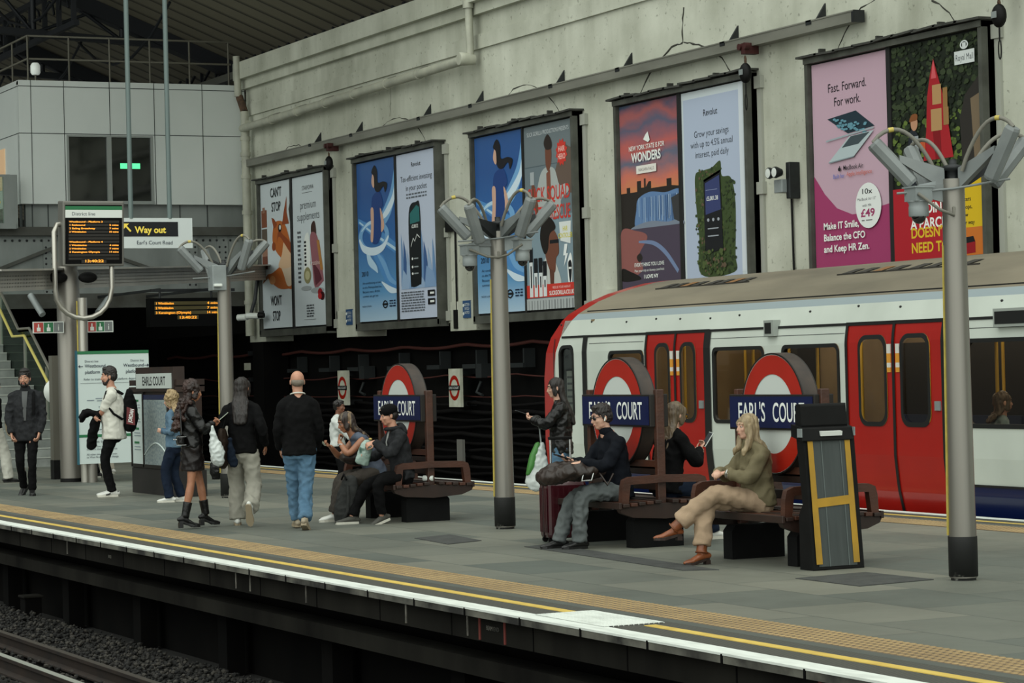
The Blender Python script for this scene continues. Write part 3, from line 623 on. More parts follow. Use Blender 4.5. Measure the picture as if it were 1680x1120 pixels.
def d4(a):
    a.txt('Revolut', .5, .915, .026, INK, .24, .012); a.txt('Tax-efficient investing\nin your pocket', .5, .83, .034, C_('#22262c'), .8, lead=1.15); a.lines(.24, .745, .52, 2, .02, C_('#5a6068'), 3)
    IC, ID = C_('#6d8fb8'), C_('#3d5c8c')
    for i, (u0, u1, v0, v1) in enumerate(((.06, .16, .2, .52), (.12, .26, .2, .48), (.2, .36, .19, .42), (.58, .68, .2, .53), (.64, .8, .2, .46), (.74, .9, .2, .42), (.86, .97, .2, .47))):
        a.poly([(u0, v0), (u0 + .02, v1), ((u0 + u1) / 2, v1 - .07), (u1, v0)], (IC, ID, C_('#93abc8'))[i % 3])
    for i, (u0, u1, v1) in enumerate(((.06, .3, .3), (.26, .5, .26), (.46, .72, .27), (.66, .97, .31))): a.poly([(u0, .18), (u0 + .06, v1), (u1 - .08, v1 - .04), (u1, .18)], (C_('#93abc8'), C_('#7f9cc0'))[i % 2])
    a.blob([(.3, .64), (.5, .7), (.58, .68), (.6, .5), (.59, .23), (.54, .2), (.36, .19), (.31, .24)], C_('#15191c')); a.poly([(.33, .635), (.5, .68), (.57, .665), (.575, .58), (.33, .57)], C_('#2c6a6a'))
    a.txt('£2,380.72', .45, .545, .02, LETW, .16, .02); a.poly([(.34, .43), (.4, .48), (.44, .46), (.5, .5), (.57, .48), (.57, .485), (.5, .507), (.44, .467), (.4, .487), (.34, .44)], LETW)
    for v in (.36, .31, .27): a.ell(.37, v, .02, .008, LETW); a.rect(.41, v - .004, .52, v + .004, C_('#8d9496'))
    a.lines(.06, .155, .6, 8, .016, C_('#5a6068'), 8)
    for v in (.095, .135 + .01): a.rect(.74, v - .018, .92, v + .018, INK); a.rect(.8, v - .006, .9, v + .006, LETW)
poster('finance_poster', 'pale poster with a dark phone rising out of blue ice', X['2R'], PALE, d4)
def d6(a):
    G = C_('#70777a'); SK = C_('#6b4334'); SH = C_('#a5aaa8'); R_ = C_('#c23a30')
    a.rect(0, 0, 1, .5, C_('#7c8f99')); a.rect(0, .5, 1, .78, C_('#68747a')); a.rect(0, .775, 1, .78, C_('#4e5a60')); a.poly([(.62, .72), (.8, .88), (1, .84), (1, .6), (.7, .64)], C_('#63534a'))
    a.txt('SLICK GORILLA PRODUCTIONS PRESENTS', .5, .945, .022, C_('#c9ced0'), .86)
    a.blob([(.22, .55), (.3, .7), (.42, .76), (.62, .75), (.72, .66), (.85, .66), (.9, .62), (.75, .58), (.7, .5), (.3, .5)], SH); a.blob([(.45, .88), (.52, .9), (.57, .86), (.56, .78), (.5, .74), (.45, .78)], SK); a.blob([(.42, .9), (.5, .94), (.58, .9), (.57, .86), (.46, .86)], C_('#2c231f')); a.blob([(.14, .66), (.2, .68), (.28, .55), (.22, .52)], SK); a.rect(.12, .68, .2, .75, C_('#9fa5a8'))
    a.poly([(.46, .73), (.54, .75), (.55, .6), (.5, .56), (.46, .6)], C_('#7a4c3c'))
    st = []
    for i in range(24): t = 2 * PI * i / 24; q = 1 if i % 2 else .78; st.append((.78 + .12 * q * math.cos(t), .83 + .075 * q * math.sin(t)))
    a.poly(st, R_); a.txt('HAIR\nHERO', .78, .835, .028, C_('#e3b6ae'), .15, .02)
    a.txt('SLICK SQUAD', .5, .585, .075, R_, .86, .012); a.txt('TO THE RESCUE', .5, .48, .075, R_, .86, .012)
    a.blob([(.28, .12), (.34, .24), (.5, .3), (.62, .24), (.7, .12)], C_('#b9bdb9')); a.blob([(.4, .3), (.44, .42), (.56, .43), (.66, .38), (.68, .3), (.62, .27), (.6, .2), (.5, .2)], SK); a.blob([(.3, .38), (.34, .46), (.46, .5), (.58, .47), (.62, .43), (.5, .4), (.46, .32), (.38, .3)], C_('#1d1714')); a.rect(.5, .35, .68, .37, INK); a.poly([(.48, .22), (.58, .2), (.56, .1), (.5, .1)], C_('#5a392d'))
    a.poly([(.7, .46), (.94, .46), (.92, .34), (.72, .36)], C_('#d6dad8')); a.txt('HAIR\nCONTROLLER', .82, .41, .025, C_('#c9bf3a'), .28, .02); a.poly([(.8, .34), (.86, .34), (.83, .29), (.87, .29), (.78, .22), (.81, .28), (.77, .28)], C_('#dfe3e2'))
    a.blob([(.85, .23), (.88, .27), (.92, .29), (.95, .24), (.93, .13), (.89, .11), (.86, .14)], C_('#e4e7e5')); a.blob([(.865, .23), (.89, .25), (.92, .25), (.94, .22), (.92, .15), (.89, .14)], INK); a.rect(.875, .205, .93, .215, LETW)
    a.rect(0, .065, 1, .135, R_); a.txt('RESCUE YOUR HAIR AT', .72, .108, .013, C_('#e6c9c4'), .36); a.txt('SLICKGORILLA.CO.UK', .72, .075, .022, LETW, .5, .02)
    for i, (u, h_) in enumerate(((.1, .34), (.2, .28), (.3, .28), (.39, .26))): a.rect(u - .035, .07, u + .035, h_ - .07, C_('#d3d7d7')); a.rect(u - .038, h_ - .08, u + .038, h_, INK); a.rect(u - .012, .12, u + .012, h_ - .1, INK)
    a.rect(0, 0, 1, .06, C_('#a8adad'))
    for i in range(16): a.rect(.04 + i * .06, 0, .05 + i * .06 + .01 * (i % 2), .05, C_('#7b7f80'))
poster('comic_poster', 'grey sea poster of two men with red slanted slogan', X['3R'], C_('#6b7579'), d6)
SUN = vgrad('sunset_print', [(.0, '#5b3a41'), (.12, '#4a4252'), (.3, '#44405a'), (.52, '#c88a4e'), (.62, '#c76f5c'), (.7, '#5c6478'), (.78, '#b75c56'), (.88, '#56586e'), (.94, '#9d5756'), (1, '#3d4a62')], 1.1, .22)
def d7(a):
    CI = C_('#2a2522'); 
    a.poly([(0, .5), (.1, .5), (.1, .53), (.16, .53), (.16, .5), (.28, .5), (.28, .56), (.35, .56), (.35, .52), (.4, .52), (.4, .57), (.43, .57), (.43, .52), (.48, .55), (.52, .55), (.52, .51), (.78, .51), (.78, .55), (.86, .55), (.86, .51), (1, .5), (1, .3), (0, .28)], CI)
    a.blob([(.3, .46), (.5, .49), (.75, .475), (1, .48), (1, .36), (1, .30), (.6, .28), (.25, .29), (.26, .4)], C_('#5f7da6')); r9 = random.Random(2)
    for i in range(26): u = .3 + .7 * i / 26; q = r9.uniform(.004, .014); v0 = r9.uniform(.30, .36); a.k += .2; a.poly([(u, v0), (u + q, v0), (u + q, .462), (u, .462)], r9.choice([C_('#8ea5c0'), C_('#7189ae'), C_('#4e6a94'), C_('#9fb2c8')]))
    a.blob([(.2, .3), (.5, .325), (.8, .31), (1, .32), (1, .28), (.2, .27)], C_('#77808f')); a.poly([(.86, .44), (1, .46), (1, .3), (.9, .32)], C_('#3a3a3c'))
    a.rect(0, -.12, 1, .29, C_('#4a4150')); a.blob([(0, .28), (.25, .28), (.45, .24), (.3, .14), (.35, .05), (0, .02)], C_('#8a5652')); a.strip([(.3, .215, .006), (.55, .2, .012), (.75, .14, .014), (.95, .03, .012)], C_('#6f7fa0')); a.blob([(.26, .13), (.32, .15), (.36, .12), (.3, .1)], CI); a.blob([(0, .07), (.15, .05), (.3, .02), (.3, 0), (0, 0)], C_('#1d1a18'))
    W_ = LETW
    a.poly([(.42, .79), (.46, .815), (.5, .83), (.52, .8), (.53, .78), (.5, .77)], W_); a.txt('NEW YORK STATE IS FOR', .47, .735, .026, W_, .6, .012); a.txt('WONDERS', .46, .67, .05, W_, .5, .03)
    a.rect(.29, .60, .63, .645, C_('#ddd9d2')); a.txt('NIAGARA FALLS', .46, .613, .017, C_('#5a4a4a'), .26); a.txt('EVERYTHING YOU LOVE', .47, .075, .02, W_, .5, .012); a.txt('Plan your trip at iloveny.com/visit', .47, .045, .014, W_, .5); a.txt('I LOVE NY', .5, .006, .02, W_, .24, .03)
poster('sunset_poster', 'red sunset poster of a waterfall and skyline', X['4L'], SUN, d7, .115)
def d8(a):
    a.rect(.03, -.12, .9, .96, C_('#a9b4c8')); a.rect(.9, 0, .96, 1, C_('#c9d0d6'))
    a.txt('Revolut', .46, .855, .035, INK, .22, .01); a.txt('Grow your savings\nwith up to 4.5% annual\ninterest, paid daily', .47, .745, .035, C_('#2a2e34'), .66, lead=1.1)
    G1, G2, G3, G4 = C_('#3c4a2b'), C_('#4d5a34'), C_('#2c3623'), C_('#5f5040')
    a.blob([(.2, .54), (.3, .56), (.46, .57), (.6, .6), (.62, .52), (.76, .5), (.82, .36), (.8, .1), (.78, -.0), (.26, 0), (.24, .2), (.2, .4)], G1)
    r = random.Random(5)
    for i in range(420):
        u = r.uniform(.2, .82); v = r.uniform(0, .58)
        if v > .5 and (u > .62 or u < .24): continue
        a.k = 4 + i * .05; s_ = r.uniform(.01, .022); a.ell(u, v, s_, s_ * .5, r.choice([G1, G2, G2, G3, G4]) if u < .62 else r.choice([G3, G3, G1]), 6)
    a.k = 27; a.blob([(.34, .48), (.36, .5), (.58, .535), (.6, .52), (.62, .16), (.6, .13), (.36, .11), (.34, .14)], C_('#1b1c1f')); a.poly([(.36, .49), (.585, .525), (.6, .34), (.36, .32)], C_('#38406a'))
    a.txt('£5,001.38', .47, .395, .022, LETW, .18, .015); a.rect(.37, .45, .55, .453, C_('#8088a8'))
    for i in range(3): a.ell(.4 + .08 * i, .29, .018, .009, C_('#9aa0a8')); 
    for v in (.24, .2): a.rect(.39, v, .56, v + .006, C_('#9aa0a8'))
    for i in range(60): s_ = r.uniform(.012, .03); a.k = 40 + i * .05; a.ell(r.uniform(.3, .66), r.uniform(.0, .12) + max(0, r.gauss(0, .02)), s_, s_ * .5, r.choice([G1, G2, G4, G3]), 7)
poster('savings_poster', 'pale blue poster with a phone overgrown by leaves', X['4R'], PAPER, d8, .115)
def d9(a):
    MG = C_('#963a63'); MG2 = C_('#8c3058')
    a.rect(0, -.17, 1, .02, MG); a.poly([(0, 0), (1, 0), (1, .235)] + [(.55 + .0, .2)] + [(.5, .2), (.3, .24), (.14, .32), (0, .42)], MG); a.txt('Fast. Forward.\nFor work.', .47, .84, .045, INK, .5, lead=1.15)
    a.poly([(.2, .705), (.58, .725), (.82, .632), (.47, .615)], C_('#24333d')); 
    for i in range(40):
        rr = random.Random(i); u = rr.uniform(.3, .72); v = .715 - (u - .2) * .12 - rr.uniform(.0, .05); a.k += .1; a.ell(u, v, .022, .006, C_('#5f8c9c'), 8)
    a.poly([(.19, .594), (.82, .628), (.82, .62), (.19, .586)], C_('#93a0a6')); a.poly([(.22, .48), (.56, .495), (.82, .61), (.5, .598)], C_('#a9b6ba')); a.poly([(.4, .545), (.62, .553), (.77, .605), (.52, .597)], C_('#3f4a50')); a.poly([(.22, .48), (.56, .495), (.56, .49), (.22, .474)], C_('#7b888e'))
    a.ell(.36, .437, .018, .01, INK); a.ell(.365, .45, .006, .004, INK); a.txt('MacBook Air', .41, .43, .024, INK, .26, .004, 'LEFT'); a.txt('Built for', .35, .392, .022, C_('#4a62b0'), .15); a.txt('Apple Intelligence', .62, .396, .022, C_('#c0604e'), .33)
    a.ell(.73, .235, .165, .115, C_('#d9dcda')); a.txt('10x', .71, .295, .026, INK, .13, .012); a.txt('MacBook Air 13"\nwith M4', .71, .262, .014, C_('#3a3d44'), .24, lead=1.6); a.txt('£49', .72, .18, .038, MG, .18, .025); a.lines(.64, .158, .16, 1, .012, C_('#777777'), 1)
    a.txt('Make IT Smile,\nBalance the CFO\nand Keep HR Zen.', .13, .135, .034, LETW, .6, .022, 'LEFT', 1.2)
poster('laptop_poster', 'pink and magenta poster with an open laptop', X['5L'], C_('#b79aa9'), d9, .15)
def d10(a):
    r = random.Random(9); G = [C_(c) for c in ('#1f271a', '#26301f', '#303b25', '#1a2016', '#36402b')]
    for i in range(900):
        u = r.random(); v = r.uniform(.36, 1); a.k = 1 + i * .05; s_ = r.uniform(.012, .035); a.ell(min(max(u, s_), 1 - s_), min(v, 1 - s_ * .5), s_, s_ * .45, r.choice(G if v > .66 else G + [C_('#5d6f34'), C_('#4f5f2e')]), 7)
    a.k = 48; a.poly([(.84, .72), (1, .8), (1, .38), (.8, .36), (.78, .62)], C_('#2d2a27')); a.poly([(.9, .7), (1, .72), (1, .42), (.93, .42)], C_('#6f604d'))
    RK, RD, BX = C_('#9c2128'), C_('#7a171d'), C_('#a9855a')
    a.poly([(.5, .91), (.54, .84), (.6, .74), (.66, .58), (.7, .45), (.36, .45), (.4, .58), (.42, .74), (.46, .84)], RK); a.poly([(.47, .6), (.56, .61), (.57, .45), (.5, .45)], RD); a.poly([(.5, .91), (.47, .82), (.53, .82)], C_('#c4545a'))
    a.rect(.48, .70, .58, .79, BX); a.rect(.46, .58, .58, .68, BX); a.rect(.6, .68, .65, .77, C_('#8a693f')); a.rect(.6, .6, .66, .68, C_('#8f6d44'))
    SK = C_('#b08468'); a.blob([(.2, .58), (.3, .58), (.33, .46), (.3, .36), (.2, .36)], C_('#24282e')); a.rect(.24, .44, .31, .57, C_('#8f9598')); a.ell(.265, .63, .04, .035, SK); a.blob([(.21, .64), (.24, .67), (.3, .67), (.3, .645), (.25, .64)], C_('#7a4a2a')); a.rect(.33, .5, .39, .55, C_('#b5522f'))
    a.rect(.74, .86, .96, .92, C_('#c7cccb')); a.txt('Royal Mail', .85, .876, .028, C_('#33383c'), .19); a.ring(.85, .945, .045, .02, .7, C_('#c7cccb')); a.rect(.83, .93, .87, .955, C_('#c7cccb'))
    a.rect(0, -.1, 1, .1, C_('#a3202a')); a.rect(0, 0, .72, .335, C_('#a3202a')); a.rect(.6, .12, 1, .35, C_('#c9a820')); a.rect(.6, 0, 1, .125, C_('#bd6a2a'))
    a.txt('SENDING\nA PARCEL', .2, .21, .045, LETW, .46, .025, 'LEFT', 1.05); a.txt("DOESN'T\nNEED TO BE", .2, .1, .045, C_('#cfae2c'), .56, .025, 'LEFT', 1.05)
    a.txt('With 130,000\npostboxes,\nParcel Lockers\nor Parcelshops,\nyou can now\nsend it your way', .62, .315, .018, INK, .3, .014, 'LEFT', 1.35)
    a.poly([(.74, .005), (.92, .01), (.92, .06), (.74, .05)], C_('#8c1a22')); a.poly([(.74, .05), (.92, .06), (.9, .085), (.78, .08)], INK)
poster('rocket_poster', 'dark garden poster with a red cardboard rocket behind the nearest post', X['5R'], C_('#1d231a'), d10, .10)
# ================================================================== control room over the tracks, girder, stairs, roof
XB = -54.4
def L_(x, y, dx=0.0): p = onx(x, y, XB); return V((XB + dx, p.y, p.z))
CLAD = mat('pale_grey_cladding', '#ccd2ce', .38, 0, '#c2c9c5', .5); SEAM = mat('panel_seam', '#3b403f', .8); GIR = mat('girder_paint', '#858b88', .6, 0, '#6c726f', 1.4, stretch=(1, 1, .4)); GIRD = mat('girder_edge', '#4c4e49', .7, 0, '#37362f', 2)
DGLASS = mat('dark_window_glass', '#0d1110', .06, 0, spec=.8)
yl, yr = L_(32, 230).y, 19.46
zt, zb, zw1, zw0 = 8.13, 5.45, 6.96, 5.50
w0, w1, w2 = L_(110, 275).y, L_(180, 275).y, L_(252, 275).y
root = thing('control_room', 'pale panelled control room over the tracks, with dark windows', 'building', (XB, yl, zb))
b = MB()
b.bb((XB - .15, yl, zw1), (XB, yr, zt), CLAD); b.bb((XB - .15, yl, zb), (XB, w0, zw1), CLAD); b.bb((XB - .15, w2, zb), (XB, yr, zw1), CLAD); b.bb((XB - 7, yl, zb), (XB - .01, yl + .12, zt), CLAD); b.bb((XB - 7, yl, zt - .1), (XB - .02, yr, zt - .02), CLAD)
b.build('cladding', root, True)
b = MB()
for px_ in (52, 106, 181, 254, 333, 398):
    y = L_(px_, 230).y
    if w0 + .05 < y < w2 - .05: b.bb((XB - .01, y - .007, zw1), (XB + .006, y + .007, zt), SEAM)
    else: b.bb((XB - .01, y - .007, zb), (XB + .006, y + .007, zt), SEAM)
for z in (zt - .13, zw1 + .02):
    b.bb((XB - .01, yl - .006, z - .008), (XB + .006, yr, z + .008), SEAM); b.bb((XB - 7, yl - .006, z - .008), (XB, yl + .01, z + .008), SEAM)
b.build('panel_joints', root, True)
for a, c in ((w0, w1), (w1, w2)):
    f = MB(); al = mat('window_frame_metal', '#8b918d', .5, .2)
    for q in ((a, a + .05, zb + .05, zw1), (c - .05, c, zb + .05, zw1)): f.bb((XB - .12, q[0], q[2]), (XB + .01, q[1], q[3]), al)
    f.bb((XB - .12, a, zb), (XB + .03, c, zb + .07), al); f.bb((XB - .12, a, zw1 - .04), (XB, c, zw1), al); fo = f.build('window', root, True)
    g = MB(); g.v = []; g.bb((XB - .08, a + .04, zb + .06), (XB - .06, c - .04, zw1 - .03), DGLASS); g.v = [(p[0] - root.location.x, p[1] - root.location.y, p[2] - root.location.z) for p in g.v]; g.build('pane', fo)
b = MB(); q = L_(213, 272); b.bb((XB - .055, q.y - .2, q.z - .06), (XB - .05, q.y + .25, q.z + .06), mat('green_exit_light', '#4fd08a', .4, emit=2.2)); b.build('exit_light', root, True)
b = MB(); q = L_(4, 272); b.bb((XB - 2.6, yl - .02, 5.85), (XB - 1.25, yl, 6.75), mat('lit_office_window', '#d9b48c', .4, emit=.35)); b.build('side_window', root, True)
b = MB(); b.bb((XB - .35, yl + .15, 4.94), (XB - .2, yr, zb), GIR)
for px_ in (40, 57, 83, 135, 300, 345): y = L_(px_, 355).y; b.bb((XB - .36, y - .012, 4.94), (XB - .19, y + .012, zb), SEAM)
b.build('skirting_panel', root, True)
# railing on its roof
RAILM = mat('pale_rail_paint', '#57554a', .6); root = thing('roof_railing', 'dull beige railing on top of the panelled control room', 'railing', (XB - .3, yl + .3, zt))
b = MB()
for z in (zt + .5, zt + 1.0): b.tube([(XB - 8, yl + .3, z), (XB - .3, yl + .3, z), (XB - .3, yr - .2, z)], .025, RAILM, 6)
b.build('rails', root, True)
for i in range(6): b = MB(); y = yl + .3 + i * .92; b.tube([(XB - .3, y, zt), (XB - .3, y, zt + 1.0)], .022, RAILM, 6); b.build('post', root, True)
for i in range(1, 6): b = MB(); b.tube([(XB - .3 - i * 1.3, yl + .3, zt), (XB - .3 - i * 1.3, yl + .3, zt + 1)], .022, RAILM, 6); b.build('post', root, True)
q = L_(62, 112, -.2); b = MB(); b.tube([(q.x, q.y, zt), (q.x, q.y, q.z - .1)], .02, RAILM, 6); b.lathe((q.x, q.y, q.z - .12), [(.08, 0), (.11, .05), (.11, .2), (.07, .26)], mat('lamp_glass', '#dfe5e0', .3, emit=.25), 10)
tag(b.build('bulkhead_lamp', origin=(q.x, q.y, zt)), 'small white bulkhead lamp by the railing on the control room roof', 'lamp')
# plate girder across the tracks
root = thing('plate_girder', 'riveted grey plate girder carrying the control room across the tracks', 'girder', (XB, 14, 3.2))
b = MB(); b.bb((XB - .3, 6, 3.3), (XB - .12, yr, 4.86), GIR); b.build('web', root, True)
b = MB(); b.bb((XB - .5, 6, 4.76), (XB + .06, yr, 4.95), GIRD); b.bb((XB - .4, 6, 3.18), (XB + .02, yr, 3.32), GIRD); b.bb((XB - .14, 6, 3.32), (XB - .06, yr, 3.5), GIRD); b.build('flange', root, True)
b = MB()
def rivet(y, z): b.ell((XB - .1 if z < 4.7 else XB - .02, y, z), .028, DARKST, nu=6, nv=4)
y = 9.0
while y < yr: rivet(y, 4.66); rivet(y, 3.42); y += .16
for px_ in (83, 318, 368):
    y = L_(px_, 440).y
    for i in range(9): rivet(y - .07, 3.55 + i * .12); rivet(y + .07, 3.55 + i * .12)
b.build('rivets', root, True)
for px_ in (83, 318, 368): y = L_(px_, 440).y; b = MB(); b.bb((XB - .13, y - .13, 3.3), (XB - .09, y + .13, 4.78), GIR); b.build('stiffener', root, True)
for p, q in (((0, 441), (86, 407)), ((200, 424), (250, 441))): b = MB(); b.bar(L_(*p, -.05), L_(*q, -.05), .08, .07, GIRD); b.build('brace', root, True)
# girder void: its darkness painted as a black wall, hidden deck added for shade
b = MB(); b.bb((-64, -4, -1.3), (-63.8, 30, 5.5), SOOT_SHADE); b.bb((-64, 4, 4.6), (XB - .5, 24, 4.75), SOOT_SHADE); struct(b.build('wall_painted_void'), 'black wall painted for the dark of the tunnel mouth under the girder', 'wall')
b = MB(); b.bb((WX0 - .0, WY + .01, -1.2), (WX0 + .7, WY + .6, 2.4), SOOT_SHADE); struct(b.build('pillar_1'), 'black pier at the corner of the station wall', 'pillar')
# roof
RF = mat('corrugated_roof', '#6d6a60', .85); n = RF.node_tree.nodes; L = RF.node_tree.links
t = n.new('ShaderNodeTexCoord'); wv = n.new('ShaderNodeTexWave'); wv.bands_direction = 'X'; wv.inputs['Scale'].default_value = .42; wv.inputs['Distortion'].default_value = .0; wv.wave_profile = 'SAW'; L.new(t.outputs['Object'], wv.inputs[0])
r = n.new('ShaderNodeValToRGB'); r.color_ramp.elements[0].position = .0; r.color_ramp.elements[1].position = .3; r.color_ramp.elements[0].color = lin('#22211c'); r.color_ramp.elements[1].color = lin('#75705f'); L.new(wv.outputs[0], r.inputs[0]); L.new(r.outputs[0], n['Principled BSDF'].inputs['Base Color'])
def zr(y): return 9.35 + .4 * (19.5 - y)
b = MB(); b.prism([(-43, 2, zr(2)), (-92, 2, zr(2)), (-92, 26, zr(26)), (-43, 26, zr(26))], (0, 0, .1), RF); struct(b.build('ceiling'), 'dark corrugated train shed roof sloping down to the wall', 'roof')
b = MB(); b.bb((-92.2, -2, 3), (-92, 30, 17), mat('gable_dark', '#15150f', .9)); struct(b.build('wall_gable'), 'dark far end of the train shed', 'wall')
TR = mat('truss_navy_steel', '#10141a', .6, .1)
for i, x in enumerate((-57.5, -64.5, -72, -80)):
    root = thing('roof_truss', ['dark steel roof truss just behind the control room railing', 'dark steel roof truss, second behind the control room', 'dark steel roof truss, third behind the control room', 'dark steel roof truss deepest in the shed'][i], 'truss', (x, 13, 9.6), 0, 'roof trusses')
    b = MB(); b.bar((x, 4, zr(4) - .2), (x, 21, zr(21) - .2), .4, .35, TR); b.build('rafter', root, True)
    b = MB(); b.bar((x, 4, 10.2), (x, 20.5, 9.3), .2, .16, TR); b.build('tie_beam', root, True)
    for k in range(7):
        y = 5 + k * 2.1; zc = 10.2 - (y - 4) * .0545; b = MB(); b.tube([(x, y, zc), (x, y, zr(y) - .2)], .07, TR, 6); b.tube([(x, y, zc), (x, y + 1.5, zr(y + 1.5) - .2)], .045, TR, 6)
        b.tube([(x, y, zc), (x, y - 1.5, zr(y - 1.5) - .2)], .045, TR, 6); b.tube([(x + 3.6 * s, y, zr(y) - .25 - .9 * (1 - s * s) ) for s in (-1, -.6, -.2, .2, .6, 1)], .035, TR, 6); b.build('strut', root, True)
q = onx(85, 30, -57.0); root = thing('lattice_girder', 'dark lattice girder running lengthwise under the shed roof', 'girder', q)
b = MB()
for dz in (-.35, .55): b.bar((-55, q.y, q.z + dz), (-84, q.y, q.z + dz), .12, .12, TR)
b.build('chord', root, True); b = MB(); x = -55.2
while x > -84: b.bar((x, q.y, q.z - .35), (x, q.y, q.z + .55), .1, .1, TR, (1, 0, 0)); b.tube([(x - .8 + .4 * math.cos(t), q.y, q.z + .05 + .35 * math.sin(t)) for t in (0, .8, 1.57, 2.3, PI)], .03, TR, 5); x -= 1.2
b.build('lattice', root, True)
root = thing('eaves_girder', 'dark lattice girder along the top of the station wall', 'girder', (-48, 20.4, 8.7))
b = MB()
for z in (8.75, 9.3): b.bar((-62, 20.3, z), (-38, 20.3, z), .15, .1, TR)
b.build('chord', root, True)
b = MB(); x = -62
while x < -38: b.bar((x, 20.3, 8.75), (x, 20.3, 9.3), .07, .07, TR, (1, 0, 0)); b.bar((x, 20.3, 8.75), (x + 1.1, 20.3, 9.3), .05, .05, TR); x += 1.1
b.build('lattice', root, True)
b = MB(); b.bb((-62, 20.0, 8.55), (-38, 20.2, 8.72), mat('gutter_grey', '#55564e', .7)); tag(b.build('gutter', origin=(-50, 20.1, 8.55)), 'grey gutter behind the wall cornice', 'gutter')
# perforated cable bridge
A = EYE + ray(-14, 462) * 38.2; B = EYE + ray(450, 447) * 57; dv = (B - A); ln = dv.length; du = dv.normalized(); nv = V((du.y, -du.x, 0)).normalized()
PERF = mat('perforated_beige_steel', '#a3a097', .5, .1, '#94928a', 2); HOLE = mat('perforation', '#262624', .9)
root = thing('cable_bridge', 'perforated beige cable bridge running from the column to the squirrel poster', 'cable bridge', (A + B) / 2)
b = MB(); h_ = V((0, 0, .155)); tip = du * .5
b.prism([A - h_, B - h_ - tip, B + h_, A + h_], -nv * .28, PERF); b.bar(A + h_ + V((0, 0, .012)), B + h_ + V((0, 0, .012)), .32, .03, PERF); b.build('beam', root, True)
b = MB(); x = .2
while x < ln - .7:
    if not (3.0 < x < 4.7):
        for r_ in range(4):
            c = A + du * x + V((0, 0, -.09 + r_ * .055)) + nv * .004
            b.add([c + du * (.013 * math.cos(q * PI / 3)) + V((0, 0, .013 * math.sin(q * PI / 3))) for q in range(6)], [(0, 1, 2, 3, 4, 5)], HOLE)
    x += .075
ho = b.build('perforations', root, True); ho['kind'] = 'stuff'
# steel column with its speakers, newel panel, small signs
b = MB(); b.lathe((-40.4, 11.36, 0), [(.185, 0), (.185, 3.35), (.16, 3.4), (.16, 3.55)], STEEL, 28); root = thing('steel_column', 'broad brushed steel column under the departures screen', 'column', (-40.4, 11.36, 0)); b.build('shaft', root, True)
b = MB(); b.lathe((-40.4, 11.36, .0), [(.19, 0), (.19, .06)], BLACK, 28); b.build('foot_band', root, True)
for s, (x, y) in ((-1, (85, 105)), (1, (130, 158))):
    p = onx((x + y) / 2, 455, -40.2); b = MB(); b.ell(p, (.05, .16, .09), BLACK); b.build('cable_entry', root, True)
for p, q in (((50, 484), (70, 516)), ((178, 490), (161, 513))):
    b = MB(); b.tube([onx(*p, -40.6), onx(*q, -40.3)], .055, GREYBOX, 8); b.build('speaker', root, True)
b = MB(); p = onx(100, 690, -41.4); b.bb((-41.75, p.y - .09, 0), (-41.55, p.y + .1, 2.05), mat('stainless_panel', '#77746a', .45, .5, '#69665c', 3, stretch=(1, 1, .2))); b.bb((-41.76, p.y - .095, 0), (-41.54, p.y + .105, .32), BLACK)
tag(b.build('newel_panel', origin=(-41.65, p.y, 0)), 'flat stainless panel standing beside the broad steel column', 'panel')
p = onx(87, 642, -42.5); b = MB(); b.lathe((-42.5, p.y + .06, p.z), [(.0, .012), (.22, .012), (.22, -.012), (0, -.012)], WHITE, 28, (1, 0, 0)); b.bar((-42.52, p.y + .12, 0), (-42.52, p.y + .12, p.z), .05, .05, STEEL); tag(b.build('round_sign', origin=(-42.5, p.y, 0)), 'white round sign half hidden behind the flat stainless panel', 'sign')
SGR, SGG, SGY = mat('sign_red', '#a9382f', .4), mat('sign_green', '#1f6b41', .4), mat('sign_grey', '#6e7372', .4)
for (xa, xb, lab) in ((54, 105, 'red, green and grey help sign on the stair side of the column'), (143, 186, 'red, green and grey help sign on the kiosk side of the column')):
    a = onx(xa, 530, -40.2); c = onx(xb, 544, -40.2); root = thing('help_sign', lab, 'sign', (-40.2, (a.y + c.y) / 2, c.z), 0, 'help signs on the column')
    b = MB(); b.bb((-40.23, a.y, 2.4), (-40.2, c.y, 2.585), WHITE); b.build('panel', root, True)
    w_ = (c.y - a.y - .02) / 3; b = MB(); 
    for i, m_ in enumerate((SGR, SGG, SGY)): b.bb((-40.2, a.y + .01 + i * w_ + .005, 2.415), (-40.195, a.y + .005 + (i + 1) * w_, 2.57), m_)
    for i in range(2): y = a.y + .01 + (i + .5) * w_; b.bb((-40.194, y - .03, 2.43), (-40.19, y + .03, 2.49), WHITE); b.bb((-40.194, y - .012, 2.49), (-40.19, y + .006, 2.545), WHITE)
    b.text('i', (-40.19, a.y + .01 + 2.5 * w_, 2.44), (0, 1, 0), (0, 0, 1), .1, WHITE); b.build('pictograms', root, True)
